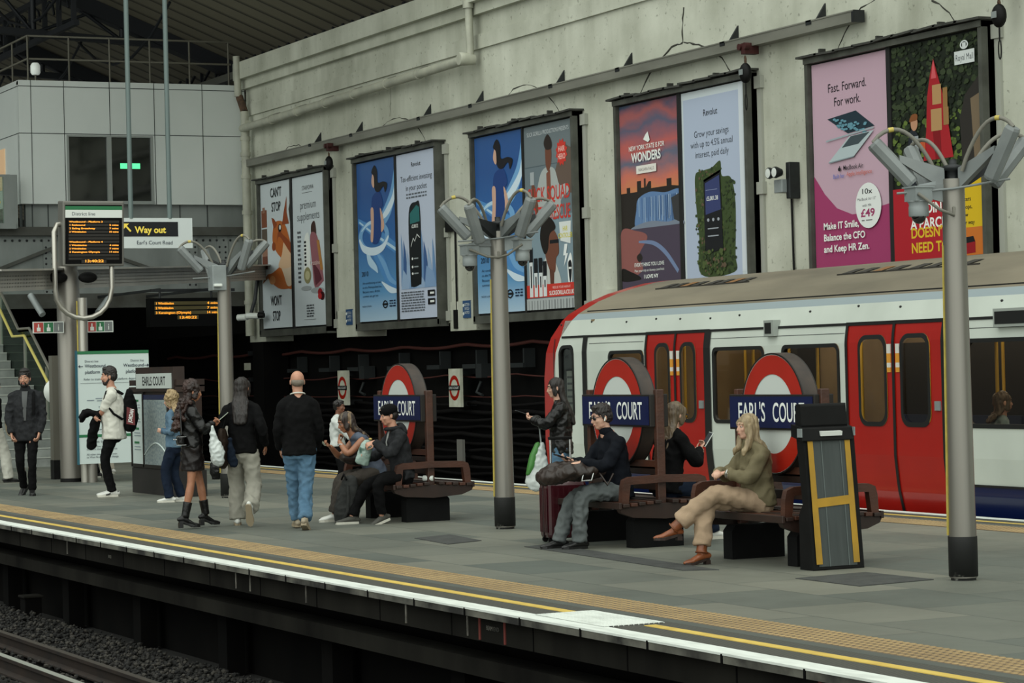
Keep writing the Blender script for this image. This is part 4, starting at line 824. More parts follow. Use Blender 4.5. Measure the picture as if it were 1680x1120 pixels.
# departures screen on its looped tube post
AMB = mat('amber_led', '#ffa22e', .5, emit=1.6); LEDB = mat('led_black', '#040404', .5, spec=.12); LEDR = mat('led_row', '#1c1914', .5); CASE = mat('screen_case_grey', '#6d6c66', .45, .3)
a = onx(105, 331, -39.8); root = thing('departures_screen', 'tall amber departures screen headed District line on a looped steel post', 'screen', (-39.95, 11.6, 2.1))
y0, y1, z0, z1 = 11.12, 12.13, 3.46, 4.5
RL = Matrix.Rotation(math.radians(4), 3, 'Y'); pc = V((-39.95, (y0 + y1) / 2, z0))
def tilt(p): return pc + RL @ (V(p) - pc)
class TB(MB):
    def build(s, *k, **kw): s.v = [tuple(tilt(p)) for p in s.v]; return MB.build(s, *k, **kw)
b = TB(); b.bb((-40.1, y0, z0), (-39.8, y1, z1), CASE); b.build('case', root, True, bevel=.02)
b = TB(); b.bb((-39.8, y0 + .04, z0 + .04), (-39.79, y1 - .04, z1 - .06), LEDB); b.bb((-39.795, y0 + .04, 4.235), (-39.785, y1 - .04, 4.36), WHITE); b.bb((-39.795, y0 + .04, 4.36), (-39.785, y1 - .04, 4.42), SGG); b.text('District line', (-39.783, y0 + .14, 4.27), (0, 1, 0), (0, 0, 1), .055, mat('sign_ink', '#39424a', .5), .38, 'LEFT'); b.build('display', root, True)
rows = [('Westbound - Platform 3', ''), ('1 Richmond', '2 mins'), ('2 Ealing Broadway', '7 mins'), ('3 Wimbledon', '10 mins'), ('', ''), ('', ''), ('Westbound - Platform 4', ''), ('1 Wimbledon', '4 mins'), ('2 Wimbledon', '7 mins'), ('3 Kensington Olympia', '14 mins'), ('', ''), ('', '')]
b = TB(); lt = TB()
for i, (s, t_) in enumerate(rows):
    z = 4.19 - i * .0535; b.bb((-39.79, y0 + .09, z - .038), (-39.786, y1 - .09, z), LEDR)
    if s: lt.text(s, (-39.784, y0 + .1, z - .031), (0, 1, 0), (0, 0, 1), .025, AMB, .0125 * len(s) * 2.0, 'LEFT', .02)
    if t_: lt.text(t_, (-39.784, y1 - .1, z - .031), (0, 1, 0), (0, 0, 1), .025, AMB, .15, 'RIGHT', .02)
lt.text('13:40:22', (-39.784, (y0 + y1) / 2, 3.525), (0, 1, 0), (0, 0, 1), .04, AMB, .3, 'CENTER', .02); b.bb((-39.79, 11.42, 3.51), (-39.786, 11.83, 3.585), LEDR); b.build('rows', root, True); lt.build('led_lettering', root, True)
STB = mat('bright_steel_tube', '#a9a69d', .3, .7); b = MB()
pts = [(-39.95, 11.3, 4.15), (-39.9, 11.06, 4.12), (-39.85, 11.0, 4.0), (-39.85, 11.0, 3.1)] + [(-39.87, 11.46 - .46 * math.cos(t), 3.06 - .44 * math.sin(t)) for t in [k_ * PI / 10 for k_ in range(1, 10)]] + [(-39.85, 11.93, 3.1), (-39.9, 11.95, 3.6)]
b.tube(pts, .04, STB, 12); b.build('loop', root, True)
b = MB(); b.tube([(-39.95, 11.46, 0), (-39.95, 11.46, 2.95)], .08, STB, 18); b.build('post', root, True)
b = MB(); b.bb((-39.98, 11.33, 3.0), (-39.9, 11.4, 3.3), YEL) if False else b.tube([(-39.9, 11.36, .3), (-39.9, 11.36, 2.9)], .012, YEL, 6); b.build('yellow_conduit', root, True)
# platform information panel
TF = mat('panel_teal_edge', '#1f5a6a', .4); PW = mat('panel_white', '#c6d2cf', .35); NI = mat('panel_ink', '#2a3442', .5)
a = onx(127, 577, -39.7); c = onx(244, 573, -39.7); zb_ = onx(140, 761, -39.7).z; zt_ = onx(185, 575, -39.7).z
root = thing('information_panel', 'white platform panel with arrows, pointing to platforms 3 and 4', 'sign', (-39.75, (a.y + c.y) / 2, 0)); H = zt_ - zb_; Wd = c.y - a.y
b = MB(); b.bb((-39.78, a.y, zb_), (-39.72, c.y, zt_), PW); b.build('panel', root, True)
b = MB(); b.bb((-39.79, a.y - .02, zb_ - .01), (-39.71, a.y, zt_ + .01), TF); b.build('edge_trim', root, True)
b = MB(); b.bb((-39.72, a.y, zt_ - .05), (-39.715, c.y, zt_), SGG); b.bb((-39.72, a.y, zb_ + .235 * H), (-39.715, c.y, zb_ + .26 * H), SGG); b.build('green_bands', root, True)
b = MB()
def tx(s, u, v, h_, w_, al='LEFT', bd=0.0): b.text(s, (-39.712, a.y + u * Wd, zb_ + v * H), (0, 1, 0), (0, 0, 1), h_, NI, w_, al, bd)
tx('District line', .1, .90, .035, .22); tx('Westbound', .1, .855, .05, .34, bd=.01); tx('platform 3', .1, .80, .05, .3, bd=.01); tx('District line', .93, .90, .035, .22, 'RIGHT'); tx('Westbound', .93, .855, .05, .34, 'RIGHT', .01); tx('platform 4', .93, .80, .05, .3, 'RIGHT', .01)
tx('Refer to train indicator for platform departures', .08, .74, .035, .95); tx('Services to:', .1, .185, .045, .3); tx('District line trains to all\nstations during weekends', .1, .145, .03, .5); tx('All other times, take the train\nto West Brompton and change', .1, .075, .03, .52)
for u, s in ((.045, -1), (.965, 1)):
    y = a.y + u * Wd; z = zb_ + .865 * H; b.bb((-39.714, y - .035, z - .005), (-39.71, y + .035, z + .005), NI); b.add([(-39.711, y + s * .045, z), (-39.711, y + s * .012, z + .025), (-39.711, y + s * .012, z - .025)], [(0, 1, 2)], NI)
b.bb((-39.714, a.y + .04, zb_ + .715 * H), (-39.711, c.y - .04, zb_ + .717 * H), NI)
for u, v, w_ in ((.12, .56, .1), (.24, .575, .16), (.26, .555, .14), (.28, .5, .2), (.3, .46, .14), (.22, .3, .12)): b.bb((-39.714, a.y + u * Wd, zb_ + v * H), (-39.711, a.y + (u + w_) * Wd, zb_ + v * H + .012), mat('faint_ink', '#7c8890', .5))
b.build('lettering', root, True)
b = MB(); b.tube([(-39.8, a.y + Wd * .2, 0), (-39.8, a.y + Wd * .2, zb_ + .05)], .075, STEEL, 14); b.build('leg', root, True)
# way out sign
root = thing('way_out_sign', 'hanging white Way out sign for the road exit', 'sign', (-44, 14.0, 3.95))
b = MB(); b.bb((-44.06, 13.3, 3.95), (-44, 14.69, 4.49), mat('sign_white', '#c3cac8', .35)); b.build('panel', root, True)
b = MB(); b.bb((-44.0, 13.36, 4.16), (-43.995, 14.42, 4.42), INK); b.build('black_field', root, True)
YT = mat('lit_yellow', '#e0c64a', .4, emit=.25); b = MB(); b.text('Way out', (-43.99, 13.62, 4.225), (0, 1, 0), (0, 0, 1), .11, YT, .58, 'LEFT', .03); b.text("Earl's Court Road", (-43.99, 13.98, 4.02), (0, 1, 0), (0, 0, 1), .065, NI, .66)
b.bar((-43.99, 13.43, 4.37), (-43.99, 13.54, 4.25), .03, .006, YT, (1, 0, 0)); b.add([(-43.988, 13.41, 4.39), (-43.988, 13.51, 4.39), (-43.988, 13.41, 4.29)], [(0, 1, 2)], YT); b.build('lettering', root, True)
for y in (13.56, 14.28): b = MB(); b.tube([(-44.03, y, 4.48), (-44.03, y, zr(y) - .02)], .045, mat('hanger_grey_green', '#5f6d6b', .5, .2), 10); b.build('hanger_rod', root, True)
# hanging departures board in the void
root = thing('departures_board', 'dark hanging amber departures board beyond the nearer kiosk post', 'screen', (-50, 16.5, 2.7))
b = MB(); b.bb((-50.25, 15.75, 2.66), (-50.0, 17.32, 3.24), LEDB); b.build('case', root, True)
b = MB(); lt = MB(); RW = mat('led_row_lit', '#4a4220', .5, emit=.12)
for i, (s, t_) in enumerate((('1 Wimbledon', '4 mins'), ('2 Wimbledon', '7 mins'), ('3 Kensington (Olympia)', '14 mins'))):
    z = 3.17 - i * .095; b.bb((-50, 15.85, z - .07), (-49.995, 17.24, z), RW); lt.text(s, (-49.99, 15.87, z - .058), (0, 1, 0), (0, 0, 1), .045, AMB, .034 * len(s), 'LEFT', .02); lt.text(t_, (-49.99, 17.22, z - .058), (0, 1, 0), (0, 0, 1), .045, AMB, .25, 'RIGHT', .02)
lt.text('13:40:22', (-49.99, 16.55, 2.82), (0, 1, 0), (0, 0, 1), .05, AMB, .36, 'CENTER', .02); b.bb((-50, 16.33, 2.805), (-49.995, 16.78, 2.885), RW); b.build('rows', root, True); lt.build('led_lettering', root, True)
b = MB(); b.bar((-50.1, 15.8, 3.4), (-50.1, 17.6, 3.4), .06, .06, DARKST); 
for y in (16.0, 17.1): b.tube([(-50.1, y, 3.2), (-50.1, y, 3.4)], .025, DARKST, 6); b.bar((-50.1, y, 3.42), (XB - .2, y, 3.42), .05, .05, DARKST)
b.build('hanger', root, True)
# wall camera on the corner
p = onx(412, 517, -53.2); root = thing('wall_camera', 'white security camera at the corner of the station wall', 'camera', p)
b = MB(); d = (onx(440, 520, -52.7) - onx(390, 525, -53.5)).normalized(); b.tube([onx(391, 521, -53.4), onx(405, 520, -53.2)], .075, WHITE, 10); b.tube([onx(405, 518, -53.2), onx(432, 518, -52.9)], .07, WHITE, 10); b.build('housing', root, True)
b = MB(); b.tube([onx(424, 517, -52.85), onx(433, 517, -52.75)], .06, BLACK, 10); b.build('lens', root, True)
b = MB(); b.bar(p, p + V((0, .5, .12)), .05, .05, DARKST); b.tube([p + V((0, .0, .05)), p + V((0, .1, .35)), p + V((-.2, .3, 1.2))], .04, DARKST, 6); b.build('bracket', root, True)
# ------------------------------------------------------------------ stairs
STP = mat('stair_grey', '#858a85', .7, 0, '#686c68', 3); NOS = mat('stair_nosing', '#9fa39b', .6); 
root = thing('staircase', 'grey station staircase climbing away behind the bearded man', 'staircase', (-47.6, 11, 0))
b = MB(); n2 = MB(); ns = 9; x = -47.6; z = 0
for f in range(2):
    for i in range(ns + (5 if f else 0)):
        b.bb((x - 1.2, 6, max(0, z - .6)), (x, 13.3, z + .17), STP); n2.bb((x - .06, 6, z + .165), (x + .012, 13.3, z + .185), NOS); x -= .29; z += .17
    if f == 0: b.bb((x - 1.2, 6, z - .4), (x + .0, 13.3, z), STP); x -= .9
b.build('flight', root, True); n2.build('nosings', root, True)
GL = bpy.data.materials.new('balustrade_glass'); GL.use_nodes = True; n = GL.node_tree.nodes; L = GL.node_tree.links; n.remove(n['Principled BSDF'])
tr = n.new('ShaderNodeBsdfTransparent'); tr.inputs[0].default_value = (.72, .8, .76, 1); gs = n.new('ShaderNodeBsdfGlossy'); gs.inputs['Roughness'].default_value = .03; gs.inputs['Color'].default_value = (.9, 1, .95, 1); mx = n.new('ShaderNodeMixShader'); mx.inputs[0].default_value = .12
L.new(tr.outputs[0], mx.inputs[1]); L.new(gs.outputs[0], mx.inputs[2]); L.new(mx.outputs[0], n['Material Output'].inputs[0])
YR = mat('yellow_handrail', '#c9bd6a', .4, 0)
for yy, lab in ((13.32, 'glass stair balustrade with yellow handrail on the platform side'), (10.6, 'glass stair balustrade with yellow handrail in the middle of the stairs')):
    root = thing('balustrade', lab, 'balustrade', (-47.6, yy, 0))
    pr = [(-47.4, 0), (-47.4, 1.0), (-50.25, 2.62), (-51.1, 2.62), (-54.2, 4.45), (-54.2, 3.3), (-51.1, 1.5), (-50.2, 1.5), (-47.7, 0)]
    b = MB(); b.prism([(u, yy - .01, v) for u, v in pr], (0, .02, 0), GL); b.build('glass', root, True)
    b = MB(); b.tube([(u, yy, v + .06) for u, v in pr[1:5]], .03, STB, 8); b.build('cap_rail', root, True)
    b = MB(); b.tube([(u, yy - .12, v - .02) for u, v in ((-47.3, .95), (-50.2, 2.55), (-51.1, 2.55), (-54.2, 4.38))], .03, YR, 8); b.build('handrail', root, True)
    for u, v in ((-47.5, 0), (-49, .85), (-50.6, 1.5), (-52.5, 2.4)): b = MB(); b.bar((u, yy, v), (u, yy, v + 1.05), .05, .06, STB, (1, 0, 0)); b.build('post', root, True)
root = thing('balcony_railing', 'glass landing railing beside the control room corner', 'railing', (XB + .3, 13.8, 4.95))
b = MB(); b.bb((XB + .28, 10.5, 5.0), (XB + .3, 13.95, 6.0), GL); b.build('glass', root, True)
b = MB(); b.bb((XB + .22, 13.85, 4.9), (XB + .32, 14.15, 6.05), GIR); b.bar((XB + .29, 10.5, 6.03), (XB + .29, 14, 6.03), .05, .05, GIR); b.bar((XB + .29, 10.5, 4.95), (XB + .29, 14.1, 4.95), .15, .12, GIR); b.build('frame', root, True)
b = MB(); b.tube([(XB + .4, 10.5, 5.45), (XB + .4, 13.75, 5.45)], .03, YR, 8); b.build('handrail', root, True)
# ================================================================== train
TY = 15.95; TEND = -12.0
TW = mat('train_white', '#c4cbc2', .3, 0, '#b9c0b7', 1.2, coat=.3); TR_ = mat('train_red', '#a01d16', .3, 0, '#931a14', 1.2, coat=.25, spec=.3); TB_ = mat('train_blue', '#0f1b44', .3, coat=.2, spec=.3); TG = mat('train_gutter_grey', '#8b979b', .4)
TRF = mat('train_roof_grime', '#776f5e', .75, 0, '#5d5749', 1.4, stretch=(.35, 1, 1)); RUB = mat('rubber_black', '#0b0c0c', .5); TIN = mat('train_interior', '#8c7a5c', .6, 0, '#6b5a42', .8); TSEAT = mat('seat_moquette', '#1c2740', .9)
TGL = bpy.data.materials.new('train_window_glass'); TGL.use_nodes = True; n = TGL.node_tree.nodes; L = TGL.node_tree.links; n.remove(n['Principled BSDF'])
tr = n.new('ShaderNodeBsdfTransparent'); tr.inputs[0].default_value = (.78, .75, .66, 1); gs = n.new('ShaderNodeBsdfGlossy'); gs.inputs['Roughness'].default_value = .02; fr = n.new('ShaderNodeFresnel'); fr.inputs[0].default_value = 1.35; mx = n.new('ShaderNodeMixShader')
L.new(fr.outputs[0], mx.inputs[0]); L.new(tr.outputs[0], mx.inputs[1]); L.new(gs.outputs[0], mx.inputs[2]); L.new(mx.outputs[0], n['Material Output'].inputs[0])
SIDE = [(-.18, .14), (.02, .09), (.2, .045), (.31, .03), (.6, .0), (.92, 0), (1.2, 0), (1.5, 0), (1.86, .0), (1.96, .012), (2.07, .03), (2.30, .11)]
def yo(z):
    for (a, u), (c, v) in zip(SIDE, SIDE[1:]):
        if a <= z <= c: return TY + u + (v - u) * (z - a) / (c - a)
    return TY + SIDE[-1][1]
def xf(z):
    T = [(-.2, -32.4), (1.5, -32.38), (1.85, -32.31), (2.07, -32.2), (2.3, -32.0), (2.4, -31.9), (2.6, -31.7), (2.84, -31.55)]
    for (a, u), (c, v) in zip(T, T[1:]):
        if a <= z <= c: return u + (v - u) * (z - a) / (c - a)
    return T[-1][1]
DOORS = [(-29.37, -27.82), (-24.6, -22.72), (-19.5, -17.7)]
WINS = [(-31.9, -31.45, .9, 1.96), (-30.42, -29.43, .92, 1.86), (-27.64, -26.4, .92, 1.86), (-26.0, -24.75, .92, 1.86), (-22.32, -21.0, .92, 1.86), (-20.9, -19.8, .92, 1.86)]
for d0, d1_ in DOORS:
    mid = (d0 + d1_) / 2; WINS += [(d0 + .24, mid - .13, .92, 1.94), (mid + .13, d1_ - .24, .92, 1.94)]
xs = sorted({v for d in DOORS for v in d} | {v for w_ in WINS for v in w_[:2]} | {TEND})
zs = sorted({z for z, _ in SIDE} | {1.94})
train = thing('underground_train', 'white underground train with red doors and red end, standing behind the benches', 'train', (-27, 17.4, -.9))
bodyM = MB(); doorM = {i: MB() for i in range(len(DOORS))}
def mat_at(x, z):
    if any(a <= x <= c for a, c in DOORS): return TR_
    return TB_ if z < .31 else TW
def opening(x, z): return any(a < x < c and p < z < q for a, c, p, q in WINS)
cols = [None, 'band'] + xs
for i in range(len(cols) - 1):
    for z0, z1 in zip(zs, zs[1:]):
        if i == 0: xa = (xf(z0), xf(z1)); xb = (xf(z0) + .3, xf(z1) + .3); m_ = TR_
        else:
            xb = (cols[i + 1],) * 2; xa = (xf(z0) + .3, xf(z1) + .3) if i == 1 else (cols[i],) * 2; xm_ = (xa[0] + xb[0]) / 2
            if i > 1 or True:
                if opening(xm_, (z0 + z1) / 2): continue
            m_ = mat_at(xm_, (z0 + z1) / 2)
            if z0 >= 2.07: m_ = TW
        tgt = bodyM
        for k_, (a, c) in enumerate(DOORS):
            if i > 0 and a <= (xa[0] + xb[0]) / 2 <= c and z1 <= 2.08: tgt = doorM[k_]
        tgt.add([(xa[0], yo(z0), z0), (xb[0], yo(z0), z0), (xb[1], yo(z1), z1), (xa[1], yo(z1), z1)], [(0, 1, 2, 3)], m_)
# far side and front face
fs = [(z, 2 * 17.41 - yo(z)) for z in zs]
for (z0, ya), (z1, yb) in zip(fs, fs[1:]): bodyM.add([(xf(z0), ya, z0), (TEND, ya, z0), (TEND, yb, z1), (xf(z1), yb, z1)], [(3, 2, 1, 0)], TIN)
for (z0, ya), (z1, yb) in zip(fs, fs[1:]): bodyM.add([(xf(z0), ya, z0), (xf(z0), yo(z0), z0), (xf(z1), yo(z1), z1), (xf(z1), yb, z1)], [(0, 1, 2, 3)], TR_ if z0 < .9 else RUB)
bodyM.add([(TEND, yo(z), z) for z in zs] + [(TEND, y, z) for z, y in fs[::-1]], [tuple(range(2 * len(zs)))], TW)
bodyM.build('body_shell', train, True, sharp=30)
# gutter, roof
RP = [(2.30, .11), (2.385, .17), (2.41, .2), (2.55, .40), (2.66, .66), (2.74, .95), (2.80, 1.2), (2.83, 1.46)]
b = MB(); b2 = MB(); b3 = MB()
RPF = RP + [(z, 2.92 - u) for z, u in RP[:-1][::-1]]
for i, ((z0, u0), (z1, u1)) in enumerate(zip(RPF, RPF[1:])):
    q = [xf(z0), xf(z1)]
    tgt, m_ = (b2, TG) if i in (0, len(RPF) - 2) else (b, TRF)
    b3.add([(q[0], TY + u0, z0), (q[0] + .3, TY + u0, z0), (q[1] + .3, TY + u1, z1), (q[1], TY + u1, z1)], [(0, 1, 2, 3)], TR_)
    tgt.add([(q[0] + .3, TY + u0, z0), (TEND, TY + u0, z0), (TEND, TY + u1, z1), (q[1] + .3, TY + u1, z1)], [(0, 1, 2, 3)], m_)
for i in range(1, len(RP)): b3.add([(xf(RP[i - 1][0]), TY + RP[i - 1][1], RP[i - 1][0]), (xf(RP[i][0]), TY + RP[i][1], RP[i][0]), (xf(RP[i][0]), TY + 2.92 - RP[i][1], RP[i][0]), (xf(RP[i - 1][0]), TY + 2.92 - RP[i - 1][1], RP[i - 1][0])], [(0, 1, 2, 3)], TR_)
b.bb((-31.4, TY + .2, 2.40), (TEND, TY + .23, 2.425), RUB)
b.build('roof', train, True, sharp=40); b2.build('gutter_strip', train, True); b3.build('end_cap', train, True, sharp=40)
GR = mat('roof_grille', '#2a2721', .8); OR_ = mat('roof_rust_orange', '#7a552c', .8)
for X0, X1 in ((-30.3, -27.9), (-25.8, -23.0), (-21.6, -19.2)):
    b = MB(); c0 = 2.69; 
    for k_ in range(2):
        for j in range(4):
            xa = X0 + (X1 - X0) * (k_ * .5 + j * .115); b.add([(xa, TY + .72, 2.688), (xa + .2, TY + .72, 2.688), (xa + .2, TY + .95, 2.748), (xa, TY + .95, 2.748)], [(0, 1, 2, 3)], OR_ if j == 2 else GR)
    b.bb((X0 - .05, TY + .70, 2.672), (X1, TY + .715, 2.69), GR); b.build('roof_vent', train, True)
# doors: seams, edges, windows, stickers, buttons
def ribbon(o, x, z0, z1, w_, m_, off=.012):
    Z = [z0] + [z for z in zs if z0 < z < z1] + [z1]
    for a, c in zip(Z, Z[1:]): o.add([(x - w_ / 2, yo(a) - off, a), (x + w_ / 2, yo(a) - off, a), (x + w_ / 2, yo(c) - off, c), (x - w_ / 2, yo(c) - off, c)], [(0, 1, 2, 3)], m_)
def rrect(x0, x1, z0, z1, r_, n_=5):
    o = []
    for cx, cz, a0 in ((x1 - r_, z1 - r_, 0), (x0 + r_, z1 - r_, 90), (x0 + r_, z0 + r_, 180), (x1 - r_, z0 + r_, 270)):
        for i in range(n_ + 1): t = math.radians(a0 + 90 * i / n_); o.append((cx + r_ * math.cos(t), cz + r_ * math.sin(t)))
    return o
def window(par, w_, fill, r_):
    x0, x1, z0, z1 = w_; f = MB(); outer = rrect(x0, x1, z0, z1, r_); inner = rrect(x0 + .045, x1 - .045, z0 + .045, z1 - .045, r_ - .02); N = len(outer)
    sq = []
    for i, (x, z) in enumerate(outer): q = i // 6; sq.append(((x1, z1), (x0, z1), (x0, z0), (x1, z0))[q])
    f.add([(x, yo(z) - .001, z) for x, z in sq] + [(x, yo(z) - .001, z) for x, z in outer], [(i, N + i, N + (i + 1) % N, (i + 1) % N) for i in range(N) if True], fill)
    f.add([(x, yo(z) - .012, z) for x, z in outer] + [(x, yo(z) - .012, z) for x, z in inner], [(i, N + i, N + (i + 1) % N, (i + 1) % N) for i in range(N)], RUB)
    f.add([(x, yo(z) - .012, z) for x, z in inner] + [(x, yo(z) + .03, z) for x, z in inner], [(i, N + i, N + (i + 1) % N, (i + 1) % N) for i in range(N)], RUB)
    fo = f.build('window', par, True); g = MB(); g.add([(x, yo(z) + .012, z) for x, z in inner], [tuple(range(N))], TGL)
    g.v = [(p[0] - par.location.x, p[1] - par.location.y, p[2] - par.location.z) for p in g.v] if par.type == 'EMPTY' else g.v
    g.build('pane', fo); return fo
for w_ in WINS[:6]: window(train, w_, TW, .13 if w_[1] - w_[0] < .6 else .09)
ORG = mat('sticker_orange', '#c98a2c', .5); STW = mat('sticker_white', '#c9c7bf', .5)
for k_, (d0, d1_) in enumerate(DOORS):
    mid = (d0 + d1_) / 2; o = doorM[k_]; do = o.build('double_door', train, True, sharp=30); e_ = MB()
    ribbon(e_, d0, -.15, 2.07, .05, RUB); ribbon(e_, d1_ + .05, -.15, 2.07, .16, RUB); ribbon(e_, mid, -.15, 2.07, .05, RUB)
    e_.add([(d0 - .02, yo(2.07) - .013, 2.05), (d1_ + .1, yo(2.07) - .013, 2.05), (d1_ + .1, yo(2.07) - .013, 2.09), (d0 - .02, yo(2.07) - .013, 2.09)], [(0, 1, 2, 3)], RUB)
    def loc(m_): m_.v = [(p[0] - train.location.x, p[1] - train.location.y, p[2] - train.location.z) for p in m_.v]; return m_
    loc(e_).build('door_edge', do)
    for w_ in WINS[6 + 2 * k_: 8 + 2 * k_]:
        x0, x1, z0, z1 = w_; f = MB(); outer = rrect(x0, x1, z0, z1, .15); inner = rrect(x0 + .05, x1 - .05, z0 + .05, z1 - .05, .12); N = len(outer)
        sq = [((x1, z1), (x0, z1), (x0, z0), (x1, z0))[i // 6] for i in range(N)]
        f.add([(x, yo(z) - .001, z) for x, z in sq] + [(x, yo(z) - .001, z) for x, z in outer], [(i, N + i, N + (i + 1) % N, (i + 1) % N) for i in range(N)], TR_)
        f.add([(x, yo(z) - .012, z) for x, z in outer] + [(x, yo(z) - .012, z) for x, z in inner], [(i, N + i, N + (i + 1) % N, (i + 1) % N) for i in range(N)], RUB)
        f.add([(x, yo(z) + .012, z) for x, z in inner], [tuple(range(N))], TGL); loc(f).build('door_window', do)
    for s in (-.085, .085):
        st = MB()
        for i in range(6): z = 1.52 + i * .052; st.bb((mid + s - .035, TY - .012, z), (mid + s + .035, TY + .02, z + .052), (ORG, STW, ORG, ORG, STW, STW)[i] if i < 5 else STW)
        loc(st).build('door_sticker', do)
    bt = MB(); bt.bb((d1_ - .16, TY - .02, 1.1), (d1_ - .06, TY + .02, 1.2), GREYBOX); loc(bt).build('door_button', do)
b = MB(); ribbon(b, -31.12, -.15, 2.07, .13, RUB); ribbon(b, -31.93 - .12, -.1, 2.05, .02, RUB); b.add([(-32.2 + .35, yo(2.07) - .014, 2.055), (TEND, yo(2.07) - .014, 2.055), (TEND, yo(2.08) - .014, 2.085), (-32.2 + .35, yo(2.08) - .014, 2.085)], [(0, 1, 2, 3)], RUB); ribbon(b, -26.2, .31, .315, .1, RUB)
for a, c in ((-31.0, -29.45), (-27.7, -24.65), (-22.5, -19.6)): b.add([(a, yo(1.97) - .004, 1.965), (c, yo(1.97) - .004, 1.965), (c, yo(1.97) - .004, 1.972), (a, yo(1.97) - .004, 1.972)], [(0, 1, 2, 3)], SEAM)
for a, c in ((-31.05, -29.42), (-27.72, -24.63), (-22.6, -19.55)): b.add([(a, yo(.31) - .012, .30), (c, yo(.31) - .012, .30), (c, yo(.33) - .012, .325), (a, yo(.33) - .012, .325)], [(0, 1, 2, 3)], RUB)
b.build('rubber_seals', train, True)
for X0, X1 in ((-26.32, -26.1), (-21.75, -20.6)): b = MB(); b.bb((X0, TY - .05, 1.97), (X1, TY + .05, 2.16), mat('vent_grey', '#8f958f', .5)); b.bb((X0 + .03, TY - .055, 2.0), (X1 - .05, TY - .04, 2.13), RUB); b.build('vent_box', train, True)
b = MB()
for px_, py_ in ((918, 533), (967, 528), (1025, 528), (1073, 523), (1113, 523), (1163, 522), (1210, 517), (1326, 511), (1404, 502), (1474, 503), (1640, 493)):
    P = ony(px_, py_, TY + .06); b.ell((P.x, yo(min(P.z, 2.29)), P.z), (.025, .012, .015), RUB, nu=8, nv=5)
b.build('lamp_studs', train, True)
# interior: floor, ceiling lamp strips, far panels, poles, seats
b = MB(); b.bb((-32.0, TY + .15, .0), (TEND, TY + 2.8, .04), mat('train_floor', '#2a2a2c', .7)); b.bb((-31.5, TY + .3, 2.28), (TEND, TY + 2.6, 2.32), TIN); b.bb((-31.1, TY + .1, .04), (-31.0, TY + 2.8, 2.3), TIN); b.bb((-32, TY + 2.7, .0), (TEND, TY + 2.72, 2.3), TIN)
for x0, x1, z0, z1 in WINS[1:6]: b.bb((x0, TY + 2.66, z0), (x1, TY + 2.7, z1), RUB)
b.bb((-31.4, TY + .2, 0.05), (-31.3, TY + .9, 1.5), TSEAT); b.build('interior', train, True)
b = MB()
for y in (TY + .8, TY + 2.0): b.bb((-31, y, 2.25), (TEND, y + .12, 2.28), mat('train_lamp', '#fff0d8', .5, emit=9.0))
b.build('ceiling_lamps', train, True)
for a, c in ((-30.9, -29.5), (-27.6, -24.8), (-22.4, -19.7)):
    for y, s in ((TY + .12, 1), (TY + 2.65, -1)): b = MB(); b.bb((a, y, .35), (c, y + s * .45, .48), TSEAT); b.bb((a, y, .48), (c, y + s * .1, .95), TSEAT); b.build('seat_row', train, True)
YPO = mat('yellow_grab_pole', '#c7a23a', .35)
for x in (-30.6, -29.45, -27.7, -26.2, -24.7, -22.62, -21.6, -19.6): b = MB(); b.tube([(x, TY + .62, .04), (x, TY + .62, 2.27)], .02, YPO, 8); b.tube([(x + .05, TY + 2.2, .04), (x + .05, TY + 2.2, 2.27)], .02, YPO, 8); b.build('grab_pole', train, True)
b = MB(); b.bb((-31.78, TY + .05, .9), (-31.5, TY + .06, 1.6), mat('cab_notice', '#7f8a8c', .5))
for i in range(5): b.bb((-31.76, TY + .045, 1.5 - i * .09), (-31.55, TY + .05, 1.53 - i * .09), NI)
b.build('cab_notice', train, True)
b = MB(); b.bb((-32, TY + .3, -.75), (TEND, TY + 2.6, -.18), SOOT_SHADE)
for x in range(-31, -13, 2): b.lathe((x, TY + .55, -.68), [(.38, 0), (.38, .1), (.3, .12)], DARKST, 20, (0, 1, 0))
b.build('underframe', train, True)
